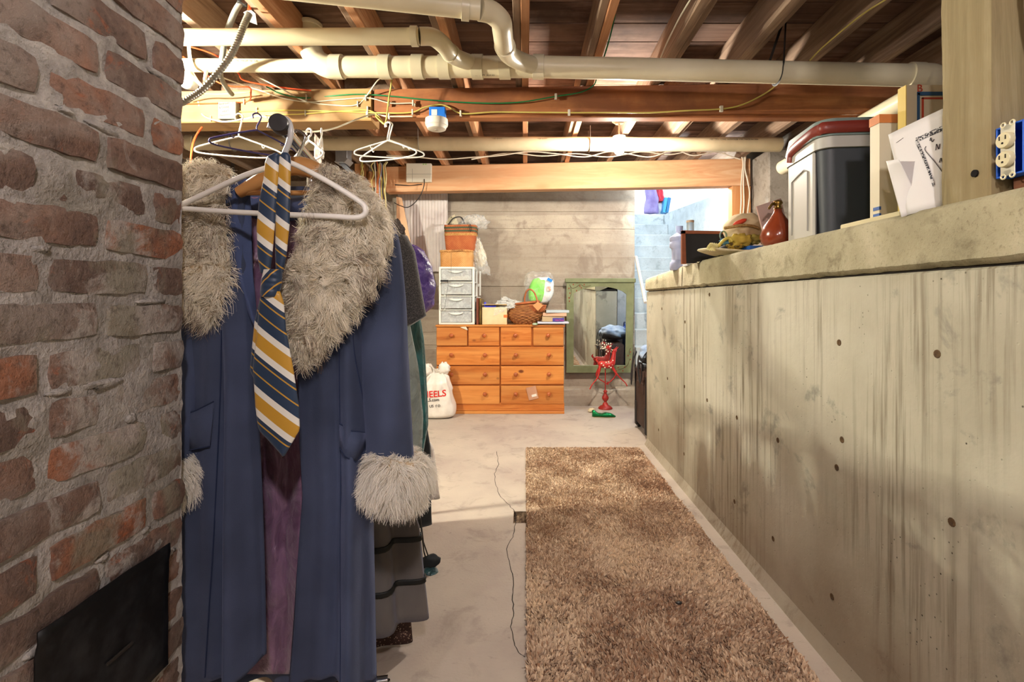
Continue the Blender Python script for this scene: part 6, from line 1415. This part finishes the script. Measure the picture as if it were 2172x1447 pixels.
garment('light_block_overcoat', 'dark navy overcoat added between the tweed jacket and the teal gown to block light', 0.85, [(1.45,.05,.05,.03),(1.41,.18,.17,.05),(1.0,.2,.2,.06),(0.25,.22,.2,.07)], pmat('navy_cloth', '#1d2433', '#283044', rough=0.95, scale=40), 'coat', 6, 0.006, 7)  # added garment that stops light leaking through the rack
garment('light_block_jacket', 'dull brown jacket added behind the purple bag to extend the rack shadow', 1.40, [(1.45,.05,.05,.03),(1.41,.18,.14,.05),(1.0,.2,.16,.06),(0.3,.22,.2,.07)], pmat('brown_cloth', '#4a382c', '#5c4738', rough=0.95, scale=40), 'jacket', 6, 0.006, 8)  # added garment that lengthens the shadow cast by the rack
# hangers crowding the rod behind the coat
hc = [('#c9c4ba','white plastic'),('#b8402c','red plastic'),('#1d1c1e','black plastic'),('#b06a2c','brown wooden'),('#8a8784','grey metal'),('#c05a3a','orange plastic'),('#3a2a6a','violet plastic'),('#d8d4cb','ivory plastic')]
for k, s_ in enumerate((0.45, 0.56, 0.63, 0.72, 0.98, 1.10, 1.26, 0.86)):
    p = rod(s_); hanger('clothes_hanger', hc[k][1] + ' hanger on the chrome rod, lost among the packed clothes', p+Vector((0,0,0.0195)), RS, pmat('hanger_' + hc[k][0][1:], hc[k][0], rough=0.35), 0.15, 0.05, 0.004, 0.075)
# ------------------------------------------------------------------ cables along the near beam
def by(px): return 3.145/(1+0.035*(px-1114)/F)
def fy(px): return 4.92/(1+0.082*(px-1114)/F)
CAB = {}
def cable(lab_, pts, mat, r=0.0048, name='cable', cat='cable', n=6, sm=6):
    P = [Vector(W(p[0], p[1], (by(p[0]) - 0.007) if len(p) < 3 else p[2])) for p in pts]
    return MB().tube(P, r, n, sm=sm).build(name, mat, None, 60, label=lab_, cat=cat)
M_cy = pmat('cable_yellow2', '#d3c368', rough=0.45); M_cw = pmat('cable_white', '#d6cfb8', rough=0.45); M_cg2 = pmat('cable_green', '#1e7a44', rough=0.4); M_co = pmat('cable_orange', '#d9532a', rough=0.45); M_ck = pmat('cable_black', '#22201f', rough=0.45)
M_clip = pmat('staple_white', '#d8d2c0', rough=0.5)
def clips(o, pxs):
    for (px, py) in pxs: MB().box(Vector(W(px-2.2, py+5, by(px)-0.014)), Vector(W(px+2.2, py-5, by(px)+0.002)), 0.001).build('cable_clip', M_clip, o)
o = cable('green cable looping from the joists along the beam face', [(1320,-40,2.62),(1305,30,2.70),(1292,85,2.80),(1275,140,2.95),(1266,165,3.08),(1258,182),(1230,196),(1176,205),(1110,216),(1048,219),(980,217),(900,211),(840,205),(770,200),(720,202),(650,208),(600,200,3.0),(565,184,3.0)], M_cg2, 0.0042)
clips(o, [(1179,205),(650,207)])
o = cable('yellow cable running the full length of the near beam to the right', [(1650,178,3.02),(1620,200),(1575,222),(1530,231),(1450,235),(1380,239),(1300,239),(1206,239),(1100,238),(1040,238),(980,241),(950,226),(930,222),(900,228),(875,238),(820,240),(700,236),(600,234),(505,237)], M_cy, 0.0048)
clips(o, [(1530,231),(1207,239),(977,241),(875,238),(780,232),(648,240),(545,234)])
o = cable('second yellow cable just below the first on the pale beam', [(815,262,3.02),(800,245),(780,234),(720,236),(640,242),(560,244),(520,248),(502,244)], M_cy, 0.0045); clips(o, [(825,247),(780,243)])
o = cable('white cable zigzagging under the green one on the pale beam', [(880,226),(876,219),(830,219),(790,209),(760,208),(700,213),(650,216),(600,208),(560,195),(530,185),(460,160,2.98),(440,150,2.95)], M_cw, 0.0042); clips(o, [(776,208),(825,219),(876,219)])
o = cable('cream cable rising off the beam between joists', [(525,152,3.0),(600,190,3.1),(650,215),(720,224),(758,222),(776,205),(800,172,3.05),(812,163,3.0)], M_cw, 0.0042); clips(o, [(759,221)])
cable('yellow cable loop hanging down and holding two white hangers', [(832,160,2.98),(828,190,3.0),(824,215,3.0),(820,250,3.0),(816,263,3.0),(808,258,3.02),(796,246)], M_cy, 0.0048)
o = cable('cream cable sagging off the beam in front of the far pipe', [(875,247),(825,247),(790,243),(760,252,3.0),(715,270,2.8),(680,278,2.62),(640,279,2.5),(610,270,2.4),(560,247,2.55),(520,252,2.7),(470,258,2.9),(430,244),(420,215)], M_cw, 0.0046); clips(o, [(778,243),(448,252)])
o = cable('orange cable bent down to the metal junction box', [(388,120,2.9),(455,170,2.95),(490,183,3.0),(528,185,3.05),(532,200,3.1),(530,212),(516,217),(498,217)], M_co, 0.0048); clips(o, [(518,216)])
cable('orange cable entering from the left behind the conduit', [(388,95,2.88),(440,110,2.88),(480,130,2.9),(505,155,2.95),(522,172,3.0),(600,186,3.12),(660,192,3.15)], M_co, 0.0048)
cable('orange cable stub into the left side of the junction box', [(380,221),(420,220),(462,219)], M_co, 0.0045)
cable('orange cable hanging at the far left behind the fur collar', [(428,270,3.22),(416,288,3.1),(408,310,3.0),(405,340,2.95),(406,380,2.9)], M_co, 0.006)
cable('pale yellow cable crossing the top of the beam at left', [(384,207,3.1),(420,200,3.1),(470,200,3.1),(530,196,3.12)], M_cy, 0.0042)
cable('black cable curving along the side of a left joist', [(520,-20,2.45),(560,10,2.5),(600,55,2.6),(640,110,2.75),(660,135,2.85)], pmat('cable_grey', '#3a3a38', rough=0.4), 0.0075)
cable('pale cable stapled under a right-hand joist', [(1470,-10,2.26),(1440,40,2.42),(1415,90,2.6),(1400,126,2.78)], M_cw, 0.004)
cable('yellow cable under the joist nearest the timber post', [(1890,-8,2.22),(1830,30,2.34),(1780,70,2.45),(1740,105,2.56),(1718,128,2.64)], M_cy, 0.0042)
# junction box
jb = thing('junction_box', 'grey metal junction box with handwriting on the pale beam', 'junction box', W(484,250,3.2)); jy = by(484)
M_galv = pmat('galvanised', '#77756a', '#87857a', rough=0.6, metal=0.1, scale=12)
MB().box(W(462,252,jy-.045), Vector(W(500,215,jy-.045))+Vector((0,.045,0)), 0.003).build('box', M_galv, jb)
for k, (s_, px, py, sz) in enumerate((('Bedroom', 465, 223, .020), ('& Dining', 465, 231, .020), ('HEAT', 472, 239, .019), ('(Basement)', 466, 247, .017))):
    text('handwriting', s_, Vector(W(px, py, jy-.045)) + Vector((0,-.0006,0)), sz, pmat('marker_ink', '#3a3a40', rough=0.6), jb, rot=(90,-8,0), sx=0.9, ext=0.0003)
MB().lathe([(0.006,0),(0.006,0.006),(0.004,0.008)], W(503,238,jy-.02), 10, (1,0,0)).build('cable_clamp', M_steel, jb)
MB().lathe([(0.003,0),(0.003,0.002),(0,0.0025)], W(493,218,jy-.0455), 8, (0,-1,0)).build('screw', M_steel, jb)
# blue box with white round detector
bb = thing('detector', 'blue electrical box with a round white smoke detector under it', 'detector', W(926,272,3.1)); yb2 = by(926)
MB().box(W(910,250,yb2-.06), Vector(W(944,226,yb2-.06))+Vector((0,.058,0)), 0.003).build('box', pmat('box_sky_blue', '#1d6fd0', '#2a7ade', rough=0.4), bb)
MB().box(W(915,244,yb2-.0615), Vector(W(927,232,yb2-.0615))+Vector((0,.002,0)), 0).build('sticker', M_wht2, bb, 0)
c_ = Vector(W(926,262,yb2-.035)); M_det = pmat('detector_white', '#ded8c8', rough=0.45)
MB().lathe([(0.05,-0.040),(0.058,-0.036),(0.064,-0.018),(0.070,-0.014),(0.072,0.0),(0.070,0.026),(0.0,0.028)], c_, 32).build('detector_body', M_det, bb, 40)
MB().lathe([(0.012,-0.043),(0.012,-0.041),(0.0,-0.041)], c_, 14).build('test_button', pmat('button_grey', '#bdb8aa', rough=0.5), bb)
# flexible metal conduit, lamp holder and straps at the far left
fc = thing('flex_conduit', 'ribbed silver flexible conduit curving down at the left', 'conduit', W(460,150,2.3))
cp_ = catmull([Vector(W(*q)) for q in ((528,30,2.32),(518,52,2.30),(505,85,2.28),(488,120,2.26),(462,155,2.24),(430,190,2.22),(400,210,2.2),(376,222,2.2),(340,236,2.0),(330,262,1.75))], 14)
MB().tube(cp_, [0.0128 if k % 2 else 0.0158 for k in range(len(cp_))], 12).build('conduit', pmat('conduit_metal', '#7f7d75', '#94918a', rough=0.35, metal=0.7, scale=20), fc, 30)
MB().prism([W(516,26,2.34), W(530,19,2.34), W(541,28,2.34), W(545,52,2.34), W(530,46,2.34)], (0,0.004,0)).build('tag', pmat('tag_white', '#d8d8da', rough=0.5), fc, 0)
MB().tube([Vector(W(529,22,2.34)), Vector(W(530,8,2.36)), Vector(W(524,-8,2.38))], 0.009, 8, sm=3).build('orange_lead', M_co, fc, 60)
gr = MB(); gr.tube([W(512,4,2.40), W(500,22,2.42), W(490,45,2.45), W(480,75,2.5), W(472,118,2.6), W(468,160,2.75), W(482,188,2.95), W(492,200,3.05)], 0.014, 10, sm=5)
gr.build('grey_conduit', pmat('conduit_grey', '#6f6f66', '#85857c', rough=0.5, scale=8), None, 60, label='dull grey plastic conduit dropping behind the white pipes', cat='conduit')
MB().lathe([(0.020,0),(0.022,0.003),(0.022,0.05),(0.02,0.052)], W(513,10,2.40), 14, (0.1,0.1,1)).build('hose_clamp', M_ck, bpy.data.objects['grey_conduit'])
MB().tube([W(386,34,2.62), W(398,42,2.62), W(414,52,2.62), W(428,58,2.64)], 0.016, 10, sm=4).build('duct_hose', pmat('hose_khaki', '#a39a7c', '#8a8268', rough=0.5, scale=30), None, 60, label='short khaki hose end at the top left by the brick', cat='hose')
lh = thing('lamp_holder', 'cream porcelain lamp holder beside the brick corner', 'lamp holder', W(398,180,2.66))
MB().lathe([(0.022,0.0),(0.040,0.01),(0.05,0.05),(0.03,0.075),(0.02,0.09)], W(399,188,2.66), 20, (0.1,0,1)).build('shade', M_porc, lh, 50)
for q in ([(402,158,2.64),(418,172,2.62),(432,186,2.6)], [(438,150,2.7),(434,172,2.66),(432,188,2.62)]): MB().tube([W(*p) for p in q], 0.009, 10).build('arm', M_porc, lh, 60)
MB().tube([W(400,94,2.72), W(402,118,2.74), W(408,140,2.745), W(414,150,2.75)], 0.011, 8, sm=4, flat=0.15, up=(0,1,0)).build('pipe_strap', pmat('galv_strap', '#b9b6a4', rough=0.4, metal=0.5), bpy.data.objects['drain_pipes'], 60)
# cables on the far beam and down the jamb, studs
def cable2(lab_, pts, mat, r): return MB().tube([W(*p) for p in pts], r, 6, sm=6).build('cable', mat, None, 60, label=lab_, cat='cable')
M_cwf = pmat('cable_pale', '#ddd0bb', rough=0.5)
fyy = lambda px: fy(px)-0.05
cable2('pale cable wavering along the joists above the header beam', [(p, y_, 4.55) for p, y_ in ((820,330),(880,333),(940,338),(1000,334),(1060,330),(1120,322),(1180,326),(1240,333),(1290,322),(1330,326),(1380,333),(1430,318),(1470,330),(1520,322),(1545,330),(1570,338))], M_cwf, 0.006)
cable2('second pale cable beside the bare bulb along the joists', [(p, y_, 4.6) for p, y_ in ((1000,338),(1080,325),(1150,331),(1220,326),(1290,333),(1360,322),(1420,328),(1480,318),(1540,326))], M_cwf, 0.006)
for k, pts in enumerate(([(1571,322),(1576,345),(1574,370),(1572,395),(1572,430),(1570,460)], [(1580,322),(1578,350),(1577,390),(1578,430),(1576,462)], [(1583,322),(1580,355),(1586,385),(1590,410),(1587,440),(1584,464)])):
    cable2('pale cable running down the wooden jamb, %s of three' % ('leftmost','middle','rightmost')[k], [(a, b, 4.72) for a, b in pts], M_cwf, 0.007)
stc = [('#c9b46a',790,'yellow'),('#cfc8b4',796,'white'),('#c96a3a',801,'orange'),('#b9a860',806,'straw yellow'),('#2a2828',812,'black'),('#a8a4b8',809,'lavender grey'),('#c9b870',816,'pale yellow'),('#d8cf9a',820,'cream'),('#b8a24e',766,'mustard'),('#cdbf7a',770,'light mustard')]
for k, (c, px, nm) in enumerate(stc):
    a = [(px+random.uniform(-4,4), 343.5, 4.88)] + [(px + random.uniform(-4,4), y_, 4.86) for y_ in (352,368,385,405,425,450,480,560)]
    cable2(nm + ' cable in the bundle dropping between the wall studs', a, pmat('bundle_' + c[1:], c, rough=0.5), 0.0065)
# white alarm box on the header beam with its black wire
wb = thing('alarm_panel', 'white plastic panel box on the left end of the header beam', 'panel box', W(888,385,fy(888)-.04)); yw = fy(888)-0.045
MB().box(W(861,386,yw), Vector(W(915,346,yw))+Vector((0,.044,0)), 0.006).build('case', pmat('case_white', '#d6cebc', rough=0.45), wb)
MB().box(W(861,370,yw-.001), Vector(W(915,369,yw-.001))+Vector((0,.002,0))).build('seam', pmat('seam_grey', '#a8a294', rough=0.5), wb, 0); MB().box(W(874,386,yw-.001), Vector(W(875,358,yw-.001))+Vector((0,.002,0))).build('seam', MATS['seam_grey'], wb, 0)
for px in (897, 902): MB().box(W(px,349.5,yw-.001), Vector(W(px+2.5,347.5,yw-.001))+Vector((0,.002,0))).build('indicator', pmat('led_green', '#7bbf4a', rough=0.4), wb, 0)
MB().tube([W(900,380,yw-.004), W(899,395,yw-.01), W(893,412,yw-.02), W(880,430,yw-.02), W(864,440,yw-.02), W(848,436,yw-.01), W(836,430,yw)], 0.0045, 6, sm=5).build('wire', M_ck, wb, 60)
MB().tube([W(838,392,fy(850)-.006), W(870,394,fy(850)-.006), W(895,391,fy(890)-.006)], 0.005, 6).build('wire', M_ck, wb, 60)
# grey metal duct elbow behind the hangers
de = thing('metal_duct', 'grey metal duct elbow under the far pipe', 'duct', W(735,345,4.3)); M_dg = pmat('duct_grey', '#8f8f92', '#a4a4a6', rough=0.35, metal=0.5, scale=8)
MB().box(W(711,340,4.3), Vector(W(736,303.6,4.3))+Vector((0,.12,0)), 0.004).build('riser', M_dg, de); MB().prism([W(709,343,4.28), W(720,332,4.28), W(738,336,4.28), W(730,345,4.28)], (0,.14,0)).build('mouth', M_dg, de, 0)
MB().prism([W(718,346,4.32), W(730,346,4.32), W(752,368,4.32), W(740,368,4.32)], (0,.1,0)).build('boot', pmat('duct_dark', '#4a4a4e', rough=0.5, metal=0.4), de, 0)
# ------------------------------------------------------------------ loose hangers
hanger('loose_hanger', 'white plastic hanger hanging from the cream cable at the left', Vector(W(507,241,2.6)), Vector((0.97,0.22,0)), M_hw, 0.205, 0.075, 0.0045, 0.12)
hanger('loose_hanger', 'dark purple plastic hanger beside the white one', Vector(W(545,240,2.5)), Vector((0.80,0.6,0)), M_hp, 0.20, 0.085, 0.0045, 0.085)
hanger('loose_hanger', 'white hanger hanging left of the pair, front of the yellow cable loop', Vector(W(822,259,2.97)), Vector((0.93,-0.36,0)), M_hw, 0.20, 0.085, 0.0045, 0.11)
hanger('loose_hanger', 'white hanger behind its twin on the yellow cable loop', Vector(W(826,259,3.02)), Vector((0.99,0.10,0)), M_hw, 0.205, 0.075, 0.0045, 0.11)
hanger('loose_hanger', 'small white hanger on the cream cable behind the rod', Vector(W(655,273,2.52)), Vector((0.9,-0.43,0)), M_hw, 0.10, 0.07, 0.0055, 0.06)
hanger('loose_hanger', 'white hanger with a pale patterned strip on the cream cable', Vector(W(682,273,2.60)), Vector((0.3,-0.95,0)), M_hw, 0.10, 0.06, 0.005, 0.05)
crumple('patterned_scarf', pmat('scarf_pale', '#d6cdb8', '#b9a0b4', rough=0.7, scale=22), [W(666,355,2.6), W(683,362,2.6), W(682,300,2.6), W(667,283,2.6)], 0.004, 4, 'pale patterned strip of cloth hanging over the crowded rod', 'scarf', nu=10, nv=20, thick=0.003)
# ------------------------------------------------------------------ rug
RX0, RX1, RY0_, RY1_ = 0.006, 0.885, 0.55, 3.83
rug = thing('rug_runner', 'long brown shag carpet runner along the half wall', 'rug', ((RX0+RX1)/2, 2.2, 0))
MB().box((RX0, RY0_, 0.0005), (RX1, RY1_, 0.008), 0.002).build('backing', pmat('rug_back', '#6e4f38', '#7d5c43', rough=1, scale=40), rug)
g = np.random.default_rng(5); sp_ = 0.0056; nx = int((RX1-RX0)/sp_); ny = int((RY1_-RY0_)/sp_)
gx, gy = np.meshgrid(np.arange(nx), np.arange(ny)); N = gx.size
bx_ = RX0 + (gx.ravel()+0.5)*sp_ + g.normal(size=N)*0.0016; by_ = RY0_ + (gy.ravel()+0.5)*sp_ + g.normal(size=N)*0.0016
bx_ = np.clip(bx_, RX0, RX1); by_ = np.clip(by_, RY0_, RY1_)
def vnoise(x, y, s, seed):
    r = np.random.default_rng(seed); T = r.random((64,64)); X = x*s; Y = y*s; i = np.floor(X).astype(int); j = np.floor(Y).astype(int); fx = X-i; fy_2 = Y-j; fx = fx*fx*(3-2*fx); fy_2 = fy_2*fy_2*(3-2*fy_2)
    return (T[i%64,j%64]*(1-fx)+T[(i+1)%64,j%64]*fx)*(1-fy_2) + (T[i%64,(j+1)%64]*(1-fx)+T[(i+1)%64,(j+1)%64]*fx)*fy_2
lean = np.stack([vnoise(bx_,by_,9,1)-.5 + (vnoise(bx_,by_,60,2)-.5)*1.2, vnoise(bx_,by_,9,3)-.5 + (vnoise(bx_,by_,60,4)-.5)*1.2], 1)*0.012 + g.normal(size=(N,2))*0.003
hgt = 0.017 + g.random(N)*0.006; w_ = 0.0034 + 0.001*g.random(N); an = g.random(N)*math.pi; dx = np.cos(an)*w_; dy = np.sin(an)*w_
V = np.zeros((N,6,3))
for k, (f, wk) in enumerate(((0,1.0),(0.55,1.0),(1.0,0.35))):
    cxk = bx_ + lean[:,0]*f*f; cyk = by_ + lean[:,1]*f*f; zk = 0.006 + (hgt-0.006)*f
    V[:,2*k] = np.stack([cxk-dx*wk/1, cyk-dy*wk, zk],1); V[:,2*k+1] = np.stack([cxk+dx*wk, cyk+dy*wk, zk],1)
ton = 0.55*vnoise(bx_,by_,2.3,8)+0.45*vnoise(bx_,by_,7,9); ton = np.clip(0.5+(ton-0.5)*1.5+g.normal(size=N)*0.30, 0, 1)[:,None]
c0 = np.array(lin('#ad8769')); c1 = np.array(lin('#f4dcbc')); cc_ = c0*(1-ton)+c1*ton
C = np.repeat(cc_[:,None,:], 6, 1); C[:,0:2] *= 0.92
off = (np.arange(N)*6)[:,None]; Fa = (off[:,:,None] + np.array([[0,1,3,2],[2,3,5,4]])[None]).reshape(-1,4)
t = NT('shag_pile'); at = t.new('VertexColor'); at.layer_name = 'Col'; t.inp('Base Color', at.outputs[0]).inp('Roughness', 0.95).inp('Specular IOR Level', 0.1).inp('Sheen Weight', 0.2)
mkobj('pile', V.reshape(-1,3), Fa.tolist(), t.m, rug, 180, 0, colors=C.reshape(-1,3), kind='stuff')
bagblob('rug_lint', M_ck, (W(1440,1290,1.85)[0], 1.85, 0.02), (0.012,0.008,0.004), 3, 0.5, 'small dark tuft of lint on the brown rug', 'lint', nu=10, nv=8)
# ------------------------------------------------------------------ lumber pile glimpsed behind the coat
for k in range(7):
    y0 = 2.05+0.02*k; MB().obox((-1.72+0.03*(k%3), 2.35+0.1*(k%2), 0.03+0.055*k), (0.55,0.05,0.022), RZ(8*(k%3)-6)).build('lumber_board', M_stud, None, 0, label='%s board of the lumber pile left of the rack' % ('lowest','second','third','fourth','fifth','sixth','top')[k], cat='board', group='lumber pile behind the rack')
# ------------------------------------------------------------------ shared groups of repeats
for o_ in list(scene.objects):
    if o_.parent: continue
    n_ = o_.name.split('.')[0]; l_ = o_.get('label', '')
    if n_ == 'clothes_hanger': o_['group'] = 'hangers crowding the chrome rod'
    elif n_ == 'loose_hanger': o_['group'] = 'loose hangers on the cables'
    elif n_ == 'cable': o_['group'] = 'cables between the wall studs' if 'bundle' in l_ else ('cables down the jamb' if 'jamb' in l_ else 'cables under the ceiling')
    elif n_ == 'book': o_['group'] = 'books stacked on the dresser'
    elif n_ == 'room_or_fill_bulb': o_['group'] = 'bare bulb lamps'
    elif n_ == 'wall_stud': o_['group'] = 'studs left of the header beam'
    elif n_ == 'folder': o_['group'] = 'folders on the top landing'
    elif n_ == 'picture_frame': o_['group'] = 'frames beside the drawer tower'
